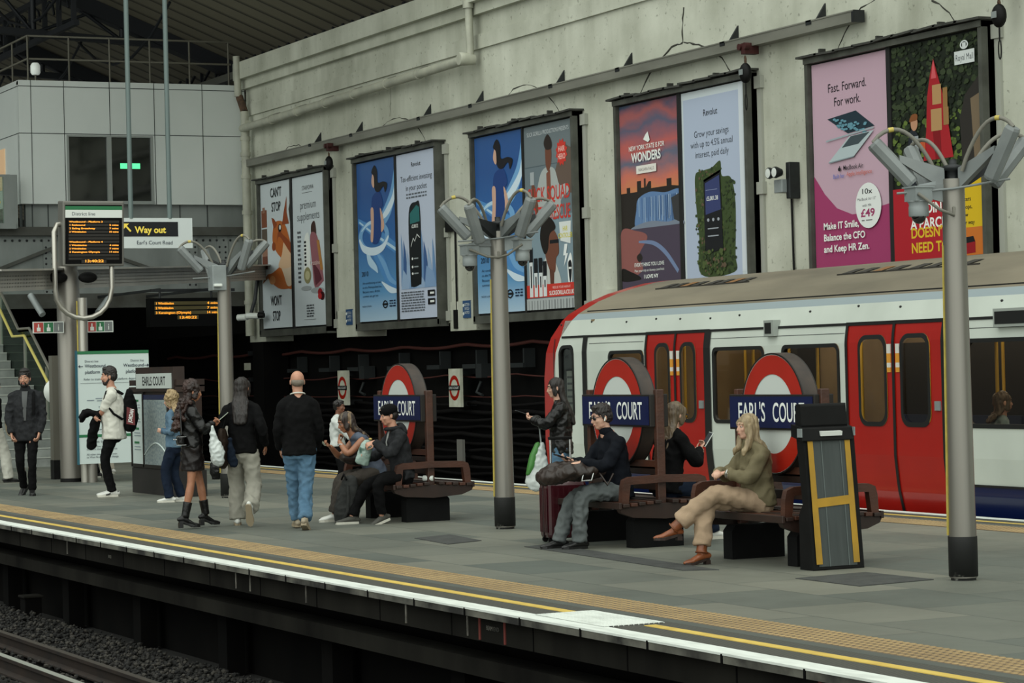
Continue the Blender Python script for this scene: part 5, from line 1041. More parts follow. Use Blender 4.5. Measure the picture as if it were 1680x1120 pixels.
# ================================================================== platform furniture
WOOD = mat('dark_stained_wood', '#4b2a1c', .45, 0, '#2e1a12', 3, .15, 30, stretch=(.5, 1, 2)); WOODD = mat('dark_bench_wood', '#2c1a12', .5, 0, '#1c110c', 4); CBLK = mat('black_painted_concrete', '#0d0e0e', .8, 0, '#070708', 5, spec=.15); BRZ = mat('bronze_sign_edge', '#4a3f38', .5, .4, '#2d2a29', 4); FRM = mat('sign_frame_dark', '#1f1b18', .5, .3); RWH = mat('roundel_white', '#c3c9c4', .3, coat=.3)
def circ(r_, n_=48, a0=0): return [(r_ * math.cos(2 * PI * i / n_ + a0), r_ * math.sin(2 * PI * i / n_ + a0)) for i in range(n_)]
def roundel(par, zc, R_):
    o = MB(); ns = 56; C1 = circ(R_, ns); d = .065
    o.add([(x, -d, z + zc) for x, z in C1] + [(x, d, z + zc) for x, z in C1], [(i, ns + i, ns + (i + 1) % ns, (i + 1) % ns) for i in range(ns)], BRZ, True)
    for s in (-1, 1):
        o.add([(x, s * (d + .012), z + zc) for x, z in C1] + [(x, s * (d + .012), z + zc) for x, z in circ(R_ - .014, ns)], [(i, (i + 1) % ns, ns + (i + 1) % ns, ns + i) for i in range(ns)], FRM)
        o.add([(x, s * (d + .012), z + zc) for x, z in C1] + [(x, s * d, z + zc) for x, z in C1], [(i, (i + 1) % ns, ns + (i + 1) % ns, ns + i) for i in range(ns)], FRM)
    ro = o.build('roundel', par); 
    for s in (-1, 1):
        g = MB(); g.add([(x, s * (d + .008), z + zc) for x, z in circ(R_ - .012, ns)] + [(x, s * (d + .008), z + zc) for x, z in circ(R_ * .985 - .012, ns)], [(i, (i + 1) % ns, ns + (i + 1) % ns, ns + i) for i in range(ns)], RWH)
        g.add([(x, s * (d + .009), z + zc) for x, z in circ(R_ * .965, ns)] + [(x, s * (d + .009), z + zc) for x, z in circ(R_ * .65, ns)], [(i, (i + 1) % ns, ns + (i + 1) % ns, ns + i) for i in range(ns)], RED); g.build('red_ring', ro)
        g = MB(); g.add([(x, s * (d + .004), z + zc) for x, z in circ(R_ * .67, ns)], [tuple(range(ns))], RWH); g.build('white_disc', ro)
def bench(label, X):
    t = thing('roundel_bench', label, 'bench', (X, 11.35, 0), 0, 'roundel benches along the platform')
    for x in (.62, -.42):
        b = MB(); pr = [(-.3, 0), (.22, 0), (.22, .24), (.18, .29), (-.26, .29), (-.3, .24)]; b.prism([(x - .075, y, z) for y, z in pr], (.15, 0, 0), CBLK); b.build('base_block', t, bevel=.006)
    for x in (.70, -.78):
        f = MB(); pr = [(-.47, .405), (-.49, .39), (-.46, .33), (-.34, .285), (0, .262), (.34, .285), (.46, .33), (.49, .39), (.47, .405)]; f.prism([(x, y, z) for y, z in pr], (.07, 0, 0), WOODD); f.build('end_support', t, bevel=.008)
        for s in (-1, 1):
            a = MB(); pr = [(s * .455, .395), (s * .385, .395), (s * .36, .585), (0, .595), (0, .665), (s * .36, .655), (s * .425, .63), (s * .445, .56)]
            if s < 0: pr = pr[::-1]
            a.prism([(x + .002, y, z) for y, z in pr], (.066, 0, 0), WOOD); a.build('armrest', t, bevel=.008)
    for s in (-1, 1):
        b = MB()
        for i in range(5): y = .09 + i * .083; b.bb((-.82, s * y - .033 * 1, .405 - .006 * i), (.80, s * y + .033, .437 - .006 * i), WOOD if i % 2 else WOODD)
        b.bb((-.8, s * .475 - .014, .365), (.79, s * .475 + .014, .425), WOODD); b.build('seat', t, bevel=.005)
    b = MB(); 
    for z in (.52, .66): b.bb((-.70, -.03, z), (.70, .03, z + .075), WOODD)
    b.build('back_rail', t, bevel=.005)
    for x in (.68, -.665):
        b = MB(); b.bb((x - .03, -.042, .28), (x + .03, .042, 1.445), WOOD); b.build('post', t, bevel=.008)
    b = MB(); b.bb((-.66, -.03, .715), (.70, .03, .79), WOOD); b.build('lower_rail', t)
    roundel(t, 1.235, .515)
    n_ = MB(); n_.bb((-.685, -.095, 1.10), (.685, .095, 1.40), FRM); no = n_.build('name_board', t, bevel=.006)
    for s in (-1, 1):
        b = MB(); b.bb((-.665, s * .098 - .004, 1.118), (.665, s * .098 + .004, 1.382), NAVY); b.build('enamel_panel', no)
        b = MB(); b.text("EARL'S", (.30 * s, s * .1045, 1.172), (-s, 0, 0), (0, 0, 1), .158, LETW, .44, 'CENTER', .01); b.text('COURT', (.295 * -s, s * .1045, 1.172), (-s, 0, 0), (0, 0, 1), .158, LETW, .50, 'CENTER', .01); b.build('lettering', no)
    return t
BX = (-26.64, -21.36, -18.55)
bench('dark wooden bench with roundel sign, farthest of the three, near the small wall plates', BX[0])
bench('dark wooden bench with roundel sign, between the suitcase and the seated long-haired woman', BX[1])
bench('dark wooden bench with roundel sign, nearest, partly hidden by the boarding ramp', BX[2])
# posts with speakers and cameras
OCT = mat('speaker_grey', '#777c7b', .5, .1, '#666b6b', 4); CON = mat('flexible_conduit', '#6d6b62', .6, .1); DOME = mat('camera_dome', '#0b0c0d', .08, coat=1)
def post(label, X, Y_, zt_, r0, r1, tubes, domes, box=False, seed=0):
    t = thing('speaker_post', label, 'post', (X, Y_, 0), 0, 'speaker posts along the platform'); al = math.atan2(-X, Y_); rt = V((math.cos(al), math.sin(al), 0)); 
    vd = V((X, Y_, 0)).normalized(); rt = V((vd.y, -vd.x, 0)); tw = -vd
    def W(a, c, z): return rt * a + tw * c + V((0, 0, z))
    b = MB(); b.lathe((0, 0, 0), [(r0, .02), (r0, .4), (r0 - .003, .5), (r1, zt_ - .1), (r1, zt_)], POLE, 28); b.build('shaft', t)
    b = MB(); b.lathe((0, 0, 0), [(r0 * .9, 0), (r0 * .9, .03), (r0 + .005, .03), (r0 + .005, .33)], mat('scuffed_black_band', '#0e0f0f', .6, 0, '#6f6f69', 7, ramp=(.62, .66)), 28); b.build('foot_band', t)
    b = MB(); q = W(-r0 - .002, .03, 0); b.bar(V((q.x, q.y, .34)), V((q.x * r1 / r0, q.y * r1 / r0, zt_ - .5)), .014, .012, YEL, (1, 0, 0)); b.build('yellow_strip', t)
    b = MB(); b.lathe((0, 0, 0), [(r1 * .5, zt_), (r1 * .5, zt_ + .06), (r1 * .9, zt_ + .07), (r1 * .9, zt_ + .10), (.03, zt_ + .11), (.03, zt_ + .15)], DARKST, 16)
    b.build('hub', t)
    for k_, (a, c, dz, ti) in enumerate(tubes):
        o = V((a, c)); o.normalize(); rad = .45; cen = W(o.x * rad, o.y * rad, zt_ + dz)
        out = (rt * o.x + tw * o.y); ax = (out * math.sin(ti) + V((0, 0, 1)) * math.cos(ti)).normalized(); h_ = .215
        b = MB(); b.tube([cen - ax * h_, cen - ax * (h_ - .02), cen + ax * (h_ - .02), cen + ax * h_], [.052, .06, .06, .052], OCT, 8, smooth=False); so = b.build('speaker', t)
        b = MB(); e = out.cross(V((0, 0, 1))); i0 = V((0, 0, zt_ - .02)) + out * r1 * .8; i1 = cen - out * .05 + V((0, 0, .03))
        b.prism([i0 + V((0, 0, .1)) - e * .03, i1 - e * .03 + V((0, 0, .03)), i1 - e * .03 - V((0, 0, .02)), i0 - e * .03 - V((0, 0, .06))], e * .06, DARKST if k_ % 2 else OCT); b.build('bracket', t)
        tp = cen + ax * h_; b = MB(); s0 = V((0, 0, zt_ + .05)) + out * .12 + e * .05; pts = []
        for i in range(13):
            u = i / 12; p = s0.lerp(tp, u) + V((0, 0, .20 * math.sin(PI * u) ** .8 * (1 if k_ % 2 == 0 else .75))); pts.append(p)
        b.tube(pts, .016, CON, 8); co = b.build('conduit', t)
        if k_ % 2 == 0: b = MB(); b.tube(pts[8:10], .019, YEL, 8); b.build('cable_tag', co)
    for k_, (a, c, dz) in enumerate(domes):
        cen = W(a, c, zt_ + dz); b = MB(); b.bar(V((0, 0, cen.z + .10)), cen + V((0, 0, .10)), .035, .035, OCT); b.prism([V((0, 0, cen.z + .16)) + cen.xy.to_3d() * .2, cen + V((0, 0, .12)), cen + V((0, 0, .04)), V((0, 0, cen.z - .02)) + cen.xy.to_3d() * .2], cen.cross(V((0, 0, 1))).normalized() * .02, GREYBOX); b.build('camera_arm', t)
        b = MB(); b.box(cen + V((0, 0, .045)), (.15, .15, .10), GREYBOX); b.box(cen + V((0, 0, .10)), (.175, .175, .012), GREYBOX); b.lathe(cen, [(.085, -.01), (.085, 0), (.072, -.03), (.076, -.05), (.076, -.11), (.07, -.12)][::-1], GREYBOX, 20); co = b.build('dome_camera', t, sharp=35)
        b = MB(); b.ell(cen - V((0, 0, .115)), (.056, .056, .06), DOME); b.build('dome', co)
        b = MB(); s0 = V((0, 0, zt_ - .22)) + tw * r1; p1 = cen + tw * .1 + V((0, 0, .05)); b.tube([s0, s0 + tw * .06 - V((0, 0, .06)), s0.lerp(p1, .4) + tw * .05 - V((0, 0, .06)), p1], .013, CON, 8); b.build('camera_cable', t)
    if box:
        b = MB(); b.box(W(-.09, .1, zt_ - .1), (.2, .2, .34), GREYBOX); b.box(W(-.09, .205, zt_ - .2), (.11, .11, .04), WHITE); b.build('junction_box', t, bevel=.01)
    b = MB(); b.tube([W(-.42, .1, zt_ - .1), W(0, .12, zt_ - .08), W(.42, .1, zt_ - .02)], .01, OCT, 6); b.build('tie_rod', t)
    return t
R_ = math.radians
p3 = onz(1581, 951); p2 = onz(829, 867); p1 = onz(376, 816)
post('grey speaker post with one dome camera, nearest, in front of the train doors', p3.x, p3.y, 3.02, .105, .085, [(-1, .15, .13, R_(42)), (-.55, -.8, .1, R_(35)), (.75, .55, .16, R_(30)), (1, -.35, .12, R_(40))], [(-.26, .1, -.16)])
post('grey speaker post with two dome cameras, in the middle of the platform', p2.x, p2.y, 3.1, .105, .085, [(-1, .1, .10, R_(42)), (-.5, .8, .06, R_(28)), (.62, .75, .12, R_(28)), (1, -.2, .12, R_(42))], [(-.30, .1, -.24), (.25, .12, -.20)])
post('grey speaker post with a grey junction box, farthest, beside the walking woman in black', p1.x, p1.y, 3.08, .11, .09, [(-1, .1, .16, R_(42)), (-.45, -.85, .12, R_(30)), (.6, .7, .2, R_(25)), (1, -.1, .22, R_(42))], [], True)
# boarding ramp in its black stand
RUBM = mat('ramp_rubber_grey', '#3d4342', .7, 0, '#343a39', 3, stretch=(6, 6, .3)); RYEL = mat('ramp_yellow', '#a8811f', .6, 0, '#91701d', 5)
t = thing('boarding_ramp', 'black upright boarding ramp with yellow stripes, stored at the end of the nearest bench', 'ramp', (-17.45, 11.2, 0))
T0, T1 = -17.42, -17.50   # front face leans back
ya, yb = 10.93, 11.38
b = MB(); b.prism([(T0 - .2, ya, 0), (T0, ya, 0), (T1 - .03, ya, 1.13), (T1 - .14, ya, 1.13), (T0 - .14, ya, .52), (T0 - .2, ya, .44)], (0, yb - ya + .03, 0), BLACK); b.build('stand', t, True, bevel=.008)
def RPt(v, z, o=.004): return V((T0 + (T1 - .03 - T0) * z / 1.16 + o, ya + v * (yb - ya), z))
b = MB(); b.poly([RPt(.12, .03), RPt(.92, .03), RPt(.92, 1.1), RPt(.12, 1.1)], RUBM); 
for v in (.34, .74): b.poly([RPt(v, .03, .008), RPt(v + .02, .03, .008), RPt(v + .02, 1.1, .008), RPt(v, 1.1, .008)], mat('ramp_ridge', '#535b5a', .5))
b.build('ramp_surface', t, True)
b = MB()
for v in (.06, .84): b.poly([RPt(v, .05, .01), RPt(v + .13, .05, .01), RPt(v + .11, 1.1, .01), RPt(v - .0, 1.1, .01)], RYEL)
b.poly([RPt(.16, .50, .011), RPt(.87, .52, .011), RPt(.87, .59, .011), RPt(.16, .57, .011)], RYEL); b.build('yellow_stripes', t, True)
b = MB(); b.prism([(T1 - .16, ya - .03, 1.07), (T1 + .01, ya - .03, 1.03), (T1 - .02, ya - .03, 1.14), (T1 - .16, ya - .03, 1.17)], (0, yb - ya + .04, 0), BLACK); b.build('hinged_flap', t, True, bevel=.01)
b = MB(); b.prism([(T1 - .14, ya - .0, 1.15), (T1 - .04, ya - .0, 1.14), (T1 - .06, ya - .0, 1.33), (T1 - .13, ya, 1.33)], (0, yb - ya - .02, 0), BLACK); b.build('top_case', t, True, bevel=.02)
b = MB(); b.box((T1 + .0, (ya + yb) / 2 + .02, 1.09), (.03, .2, .035), mat('white_handle', '#d8dbd6', .3), Matrix.Rotation(.2, 3, 'Y')); b.build('handle', t, True)
b = MB()
for y in (ya - .035, yb + .015): b.box((T1 - .02, y, 1.1), (.06, .012, .07), GREYBOX)
b.build('latches', t, True)
# map kiosk
t = thing('map_kiosk', 'dark wooden map kiosk with a white nameplate on top', 'kiosk', (-35.32, 11.1, 0)); KY = 11.0
b = MB(); b.bb((-35.88, KY - .02, 0), (-33.77, KY + .4, .36), mat('kiosk_base_dark', '#1e1b18', .7, 0, '#141210', 3)); b.build('base', t, True)
b = MB(); b.bb((-35.88, KY, .36), (-33.77, KY + .35, 1.5), WOODD); b.bb((-35.92, KY - .03, 1.45), (-33.72, KY + .38, 1.52), WOODD); b.bb((-35.92, KY - .02, 1.54), (-33.72, KY + .38, 1.62), WOODD); b.build('cabinet', t, True)
b = MB(); b.bb((-35.54, KY - .04, 1.46), (-33.80, KY + .12, 1.80), WOODD); b.build('header', t, True)
b = MB(); b.bb((-35.48, KY - .055, 1.50), (-33.88, KY - .04, 1.71), mat('kiosk_nameplate', '#b6beb9', .4)); b.text('EARLS COURT', (-34.65, KY - .057, 1.545), (1, 0, 0), (0, 0, 1), .12, INK, 1.05, 'CENTER', .01); b.build('nameplate', t, True)
b = MB(); b.bb((-35.82, KY - .02, .42), (-35.32, KY - .005, 1.42), PW)
for i in range(4): z = .62 + i * .2; b.bb((-35.72, KY - .025, z + .09), (-35.50, KY - .02, z + .12), SGG); b.bb((-35.72, KY - .025, z), (-35.42, KY - .02, z + .01), mat('faint_ink', '#7c8890', .5)); b.bb((-35.72, KY - .025, z + .04), (-35.45, KY - .02, z + .05), mat('faint_ink', '#7c8890', .5))
b.build('timetable', t, True)
MAPM = mat('street_map', '#8f9a99', .4, 0, '#6d7b80', 26, ramp=(.42, .6)); b = MB(); b.bb((-35.26, KY - .02, .42), (-34.18, KY - .005, 1.40), MAPM); b.bb((-35.26, KY - .022, 1.34), (-34.18, KY - .006, 1.41), NAVY)
b.tube([(-35.24 + i * .1, KY - .022, .56 + .17 * math.sin(PI * i / 10.6)) for i in range(11)], .012, PW, 4); b.bb((-34.37, KY - .025, .47), (-34.24, KY - .015, .52), SGR); b.build('street_map', t, True)
b = MB()
for x in (-35.85, -35.29, -34.15): b.bb((x - .025, KY - .03, .38), (x + .025, KY, 1.45), FRM)
b.bb((-35.87, KY - .03, .37), (-34.12, KY, .42), FRM); b.build('case_frame', t, True)
# ================================================================== people: posed skeleton -> one remeshed skin, clothes follow the same bones
def remesh(mb, voxel, it=3, amp=0.0, freq=9.0, seed=0, stretch=(1, 1, 1)):
    me = mb.mesh('tmp'); o = bpy.data.objects.new('tmp', me); COL.objects.link(o)
    r = o.modifiers.new('r', 'REMESH'); r.mode = 'VOXEL'; r.voxel_size = voxel; r.use_smooth_shade = True
    if it: q = o.modifiers.new('s', 'SMOOTH'); q.iterations = it; q.factor = .5
    dg = bpy.context.evaluated_depsgraph_get(); out = bpy.data.meshes.new_from_object(o.evaluated_get(dg))
    bpy.data.objects.remove(o); bpy.data.meshes.remove(me)
    if amp:
        n_ = len(out.vertices); co = np.empty(n_ * 3, np.float32); no = np.empty(n_ * 3, np.float32); out.vertices.foreach_get('co', co); out.vertices.foreach_get('normal', no)
        co = co.reshape(-1, 3); no = no.reshape(-1, 3); d = np.empty(n_, np.float32); s = seed * 3.7
        for i in range(n_):
            p = V((co[i][0] * freq * stretch[0] + s, co[i][1] * freq * stretch[1], co[i][2] * freq * stretch[2])); d[i] = 1 - 2 * abs(noise.noise(p)) + .5 * noise.noise(p * 2.3)
        co = co + no * ((d - .35) * amp)[:, None]; out.vertices.foreach_set('co', co.astype(np.float32).ravel()); out.update()
    out.polygons.foreach_set('use_smooth', [True] * len(out.polygons)); return out
def put(me, name, m, parent):
    me.materials.clear(); me.materials.append(m); me.name = name; o = bpy.data.objects.new(name, me); COL.objects.link(o); o.parent = parent; return o
def fab(name, col, col2=None, rough=.85, b=.25, sc=6, **k): return mat('cloth_' + name, col, rough, 0, col2 or col, sc, b, 160, spec=.12, **k)
def ik(a, t, l1, l2, pole):
    d = t - a; D = max(min(d.length, (l1 + l2) * .998), 1e-4); u = d.normalized(); x = (l1 * l1 - l2 * l2 + D * D) / (2 * D); h2 = max(l1 * l1 - x * x, 1e-6)
    p = V(pole); p = (p - u * p.dot(u)); p = p.normalized() if p.length > 1e-5 else V((1, 0, 0)); return a + u * x + p * math.sqrt(h2), a + u * D
def limb(mb, A, B, C, radii, m=None, n=14, flat=1.0, t0=0.0, t1=2.0, up=(0, 1, 0)):
    def pos(t):
        if t < .75: return A.lerp(B, t)
        if t > 1.25: return B.lerp(C, t - 1)
        u = (t - .75) / .5; p0 = A.lerp(B, .75); p2 = B.lerp(C, .25); return p0.lerp(B, u).lerp(B.lerp(p2, u), u)
    def rad(t):
        for (a, u), (c, v) in zip(radii, radii[1:]):
            if a <= t <= c: return u + (v - u) * (t - a) / (c - a)
        return radii[-1][1] if t > radii[-1][0] else radii[0][1]
    N_ = 15; ts = [t0 + (t1 - t0) * i / (N_ - 1) for i in range(N_)]; mb.tube([pos(t) for t in ts], [rad(t) for t in ts], m, n, True, True, flat, up)
def hand(mb, w, d, nrm, side, curl, s, m, spread=.0, tuck=.5):
    """w wrist, d finger direction, nrm palm normal (fingers curl towards it), side = thumb side sign of d x nrm"""
    d = d.normalized(); nrm = (nrm - d * nrm.dot(d)).normalized(); l = d.cross(nrm) * side
    P = lambda a, b, c: w + d * a * s + l * b * s + nrm * c * s
    mb.loft([(P(-.01, 0, 0), l * .026 * s, nrm * .019 * s), (P(.03, .002, 0), l * .036 * s, nrm * .017 * s), (P(.075, 0, 0), l * .042 * s, nrm * .014 * s), (P(.09, 0, 0), l * .041 * s, nrm * .011 * s)], m, 12)
    for i, (off, ln) in enumerate(((.0315, .070), (.0105, .079), (-.0105, .073), (-.0315, .058))):
        p = P(.088, off, 0); ang = 0; pts = [p]; c = curl * (1 + .12 * i)
        for k_, (f, bend) in enumerate(((.45, 48), (.32, 62), (.23, 45))):
            ang += math.radians(bend) * c; q = d * math.cos(ang) + nrm * math.sin(ang) + l * spread * (off / .03); p = p + q * ln * f * s; pts.append(p)
        mb.tube(pts, [.0095 * s, .0088 * s, .0078 * s, .0065 * s], m, 8); mb.ell(pts[-1], .0066 * s, m, nu=8, nv=5)
    a0 = P(.022, .026, .004); a1 = P(.05, .052, .014 + .02 * tuck); a2 = P(.078, .058 - .02 * tuck, .02 + .03 * tuck); a3 = P(.098, .052 - .03 * tuck, .022 + .035 * tuck)
    mb.tube([a0, a1, a2, a3], [.014 * s, .0115 * s, .0095 * s, .0075 * s], m, 8); mb.ell(a3, .0075 * s, m, nu=8, nv=5)
EYEM = mat('eye_dark', '#14100e', .15); EYEW = mat('eye_white', '#b9b3ab', .3)
SKINS = {'light': mat('skin_light', '#b98a72', .5, 0, '#a97862', 14), 'pale': mat('skin_pale', '#c49c86', .5, 0, '#b48873', 14), 'tan': mat('skin_tan', '#9b6a4e', .5, 0, '#8a5a41', 14), 'brown': mat('skin_brown', '#7a4c36', .5, 0, '#69402d', 14)}
LIP = mat('lip', '#8c4b42', .45)
class Fig:
    def __init__(f, label, loc, heading, H, skin='light', pelvis=(0, 0, .93), lean=0, side=0, twist=0, pyaw=0, head=(0, 0, 0), build=1.0, neckf=.02,
                 lh=(.03, .30, .80), rh=(.03, -.30, .80), lep=(-1, .35, -.2), rep=(-1, -.35, -.2), lf=(0, .11, .085), rf=(0, -.11, .085), lkp=(1, .05, 0), rkp=(1, -.05, 0),
                 lfy=8, rfy=-8, lfp=0, rfp=0, lhd=None, rhd=None, lcurl=.35, rcurl=.35, legk=1.0, name='person'):
        s = f.s = H / 1.75; f.b = build; f.H = H; f.t = thing(name, label, 'person', (loc[0], loc[1], loc[2] if len(loc) > 2 else 0), math.radians(heading)); f.skin = SKINS[skin]
        f.P = V(pelvis); f.P.z = f.P.z * s if pelvis[2] > .8 else f.P.z
        le = math.radians(lean); f.up = V((math.sin(le), math.sin(math.radians(side)), math.cos(le))).normalized()
        py = math.radians(pyaw); f.pf = V((math.cos(py), math.sin(py), 0)); f.pl = V((-math.sin(py), math.cos(py), 0))
        tw = math.radians(twist + pyaw); fw = V((math.cos(tw), math.sin(tw), 0)); f.cl = V((-math.sin(tw), math.cos(tw), 0)); f.cl = (f.cl - f.up * f.cl.dot(f.up)).normalized(); f.cf = f.cl.cross(f.up).normalized()
        f.S = f.P + f.up * .50 * s; f.N = f.P + f.up * .55 * s + f.cf * neckf * s
        f.sh = [f.S + f.cl * sg * .168 * s * build - f.up * .05 * s for sg in (1, -1)]
        hy, hp, hr = [math.radians(a) for a in head]; R = Matrix.Rotation(hy, 3, 'Z') @ Matrix.Rotation(hp, 3, 'Y') @ Matrix.Rotation(hr, 3, 'X'); f.hR = R
        nu = (f.up * .5 + (R @ V((0, 0, 1))) * .5).normalized(); f.Hc = f.N + nu * .065 * s + (R @ V((.022, 0, .115))) * s * .85
        f.hip = [f.P + f.pl * sg * .09 * s - V((0, 0, .03 * s)) for sg in (1, -1)]
        f.el = []; f.wr = []; f.kn = []; f.an = []
        for i, (h_, ep) in enumerate(((lh, lep), (rh, rep))): e_, w_ = ik(f.sh[i], V(h_), .285 * s, .25 * s, V(ep)); f.el.append(e_); f.wr.append(w_)
        for i, (t_, kp) in enumerate(((lf, lkp), (rf, rkp))):
            t_ = V(t_); t_.z = t_.z * s if t_.z < .16 else t_.z; k_, a_ = ik(f.hip[i], V(t_), .425 * s * legk, .425 * s * legk, V(kp)); f.kn.append(k_); f.an.append(a_)
        f.fy = (lfy, rfy); f.fp = (lfp, rfp); f.hd = (lhd, rhd); f.curl = (lcurl, rcurl)
    def HP(f, x, y, z): return f.Hc + (f.hR @ V((x, y, z))) * f.s
    def T(f, u, w_, d, dx=0.0): return (f.P + f.up * u * f.s + f.cf * dx * f.s, f.cl * w_ * f.s * f.b, f.cf * d * f.s * f.b)
    def body(f, female=False, legs=True, bare=False):
        s = f.s; b = MB(); m = f.skin; g = 1.0 if bare else .84
        b.loft([f.T(-.05, .15 * g, .10 * g, -.01), f.T(.1, .13 * g, .09 * g), f.T(.28, .145 * g, .10 * g), f.T(.42, .15 * g, .09 * g), f.T(.48, .12 * g, .07 * g), f.T(.53, .065, .055)], m, 18)
        for i in (0, 1): b.tube([f.N - f.up * .03 * s, f.N.lerp(f.sh[i], .5) - f.up * .004 * s, f.sh[i]], [.05 * s, .045 * s * (1 if bare else .8), .05 * s * (1 if bare else .8)], m, 12)
        b.tube([f.N - f.up * .04 * s, f.N + (f.Hc - f.N) * .45, f.HP(-.012, 0, -.04)], [.062 * s, .055 * s, .055 * s], m, 14)
        R = f.hR
        def E(c, r): b.ell(f.HP(*c), [q * s for q in r], m, R, 16, 10)
        E((-.014, 0, .028), (.095, .076, .088)); E((.022, 0, -.03), (.07, .063, .082)); E((.05, 0, -.09), (.036, .036, .027)); E((.02, .03, -.075), (.045, .03, .03)); E((.02, -.03, -.075), (.045, .03, .03))
        E((.074, 0, .032), (.02, .05, .013)); E((.0785, .031, .0135), (.0125, .019, .0075)); E((.0785, -.031, .0135), (.0125, .019, .0075)); E((.089, 0, -.058), (.011, .022, .007)); E((.087, 0, -.072), (.011, .019, .007)); E((.066, .034, -.025), (.022, .022, .022)); E((.066, -.034, -.025), (.022, .022, .022))
        b.tube([f.HP(.082, 0, .02), f.HP(.098, 0, -.008), f.HP(.108, 0, -.03), f.HP(.09, 0, -.042)], [.008 * s, .010 * s, .014 * s, .012 * s], m, 8)
        for sg in (1, -1): E((-.006, sg * .077, -.012), (.02, .009, .032))
        for i, sg in enumerate((1, -1)):
            limb(b, f.sh[i], f.el[i], f.wr[i], [(0, .050 * s * f.b), (.5, .045 * s * f.b), (.95, .039 * s), (1.3, .04 * s), (2, .026 * s)], m)
            d = f.hd[i] or ((f.wr[i] - f.el[i]).normalized(), V((0, -sg, 0))); hand(b, f.wr[i], V(d[0]), V(d[1]), sg * (1 if len(d) < 3 else d[2]), f.curl[i], s * (.92 if female else 1), m)
            if legs: limb(b, f.hip[i], f.kn[i], f.an[i], [(0, .08 * s), (.5, .068 * s), (.92, .052 * s), (1.05, .05 * s), (1.35, .055 * s), (1.8, .034 * s), (2, .036 * s)], m); b.ell(f.an[i] - V((0, 0, .02)), (.034 * s, .03 * s, .03 * s), m)
        o = put(remesh(b, .0068, 2), 'body', m, f.t)
        for sg in (1, -1):
            e_ = MB(); e_.ell(f.HP(.079, sg * .031, .002), [.009 * s, .0135 * s, .0065 * s], EYEW, R, 8, 6); e_.ell(f.HP(.0848, sg * .0315, .002), [.0045 * s, .0075 * s, .0062 * s], EYEM, R, 8, 6); e_.build('eye', f.t)
        b = MB(); b.ell(f.HP(.0955, 0, -.064), [.007 * s, .02 * s, .009 * s], LIP, R, 10, 6); b.build('lips', f.t); return o
    def brow(f, m):
        b = MB()
        for sg in (1, -1): b.tube([f.HP(.092, sg * .014, .030), f.HP(.09, sg * .03, .036), f.HP(.078, sg * .048, .030)], [.005 * f.s] * 3, m, 6)
        b.build('eyebrows', f.t)
    def hair_short(f, m, beard=False, top=0.0, bald=False, name='hair', amp=.006):
        s = f.s; b = MB(); R = f.hR
        def E(c, r): b.ell(f.HP(*c), [q * s for q in r], m, R, 16, 10)
        if bald: E((-.052, 0, -.012), (.065, .0765, .05))
        else: E((-.018, 0, .048 + top * .4), (.098, .083, .082 + top)); E((-.045, 0, .0), (.073, .082, .08)); E((.03, 0, .095 + top), (.05, .062, .028)); E((.0, .068, .015), (.022, .014, .045)); E((.0, -.068, .015), (.022, .014, .045))
        put(remesh(b, .008, 2, amp, 40, 1), name, m, f.t); f.brow(m)
        if beard:
            b = MB()
            def E(c, r): b.ell(f.HP(*c), [q * s for q in r], m, R, 14, 9)
            E((.052, 0, -.096), (.04, .04, .03))
            for sg in (1, -1): b.tube([f.HP(.0, sg * .071, -.01), f.HP(.012, sg * .066, -.05), f.HP(.035, sg * .05, -.08), f.HP(.062, sg * .028, -.098)], [.008 * s, .014 * s, .018 * s, .02 * s], m, 8)
            for sg in (1, -1): b.tube([f.HP(.094, sg * .004, -.048), f.HP(.088, sg * .024, -.054), f.HP(.078, sg * .032, -.075), f.HP(.07, sg * .03, -.092)], [.006 * s, .007 * s, .009 * s, .012 * s], m, 8)
            put(remesh(b, .006, 1, .003, 50, 2), 'beard', m, f.t)
    def hair_long(f, m, length=.35, width=.1, back=.05, fwd=.3, amp=.012, curl=0, fringe=True, part=True, locks=0, name='hair', thick=.055):
        s = f.s; b = MB(); R = f.hR
        def E(c, r): b.ell(f.HP(*c), [q * s for q in r], m, R, 16, 10)
        E((-.02, 0, .042), (.1, .086, .086)); E((-.04, 0, -.01), (.078, .086, .09))
        for sg in (1, -1):
            E((.022, sg * .068, .03), (.05, .022, .055)); 
            if fringe: E((.028, sg * .073, -.03), (.034, .017, .08)); 
        h0 = f.HP(-.045, 0, .0); h1 = f.HP(-.055, 0, -.11); dn = (V((0, 0, -1)) * .8 - f.up * .2).normalized(); bk = -f.cf
        h2 = f.N + bk * (.105 + back * .3) * s - f.up * .02 * s; secs = [(h0, R @ V((0, .08, 0)) * s, R @ V((.06, 0, 0)) * s), (h1, R @ V((0, .088, 0)) * s, R @ V((.055, 0, 0)) * s)]
        k_ = 5
        for i in range(k_):
            t = (i + 1) / k_; c = h1.lerp(h2, min(1, t * 1.8)) + dn * max(0, length - .10) * s * t + bk * (.035 + back * .6) * s * t; wd = (width * (1 - .25 * t)) * s
            secs.append((c, f.cl * wd, f.cf * thick * s * (1 - .45 * t)))
        b.loft(secs, m, 16)
        if locks:
            for sg in (1, -1): b.tube([f.HP(.02, sg * .075, .02), f.HP(.015, sg * .085, -.07), f.N + f.cl * sg * .085 * s + f.cf * .075 * s - f.up * .02 * s, f.N + f.cl * sg * .10 * s + f.cf * .125 * s - f.up * locks * s * .6, f.N + f.cl * sg * .10 * s + f.cf * .135 * s - f.up * locks * s], [.03 * s, .03 * s, .034 * s, .026 * s, .006 * s], m, 10)
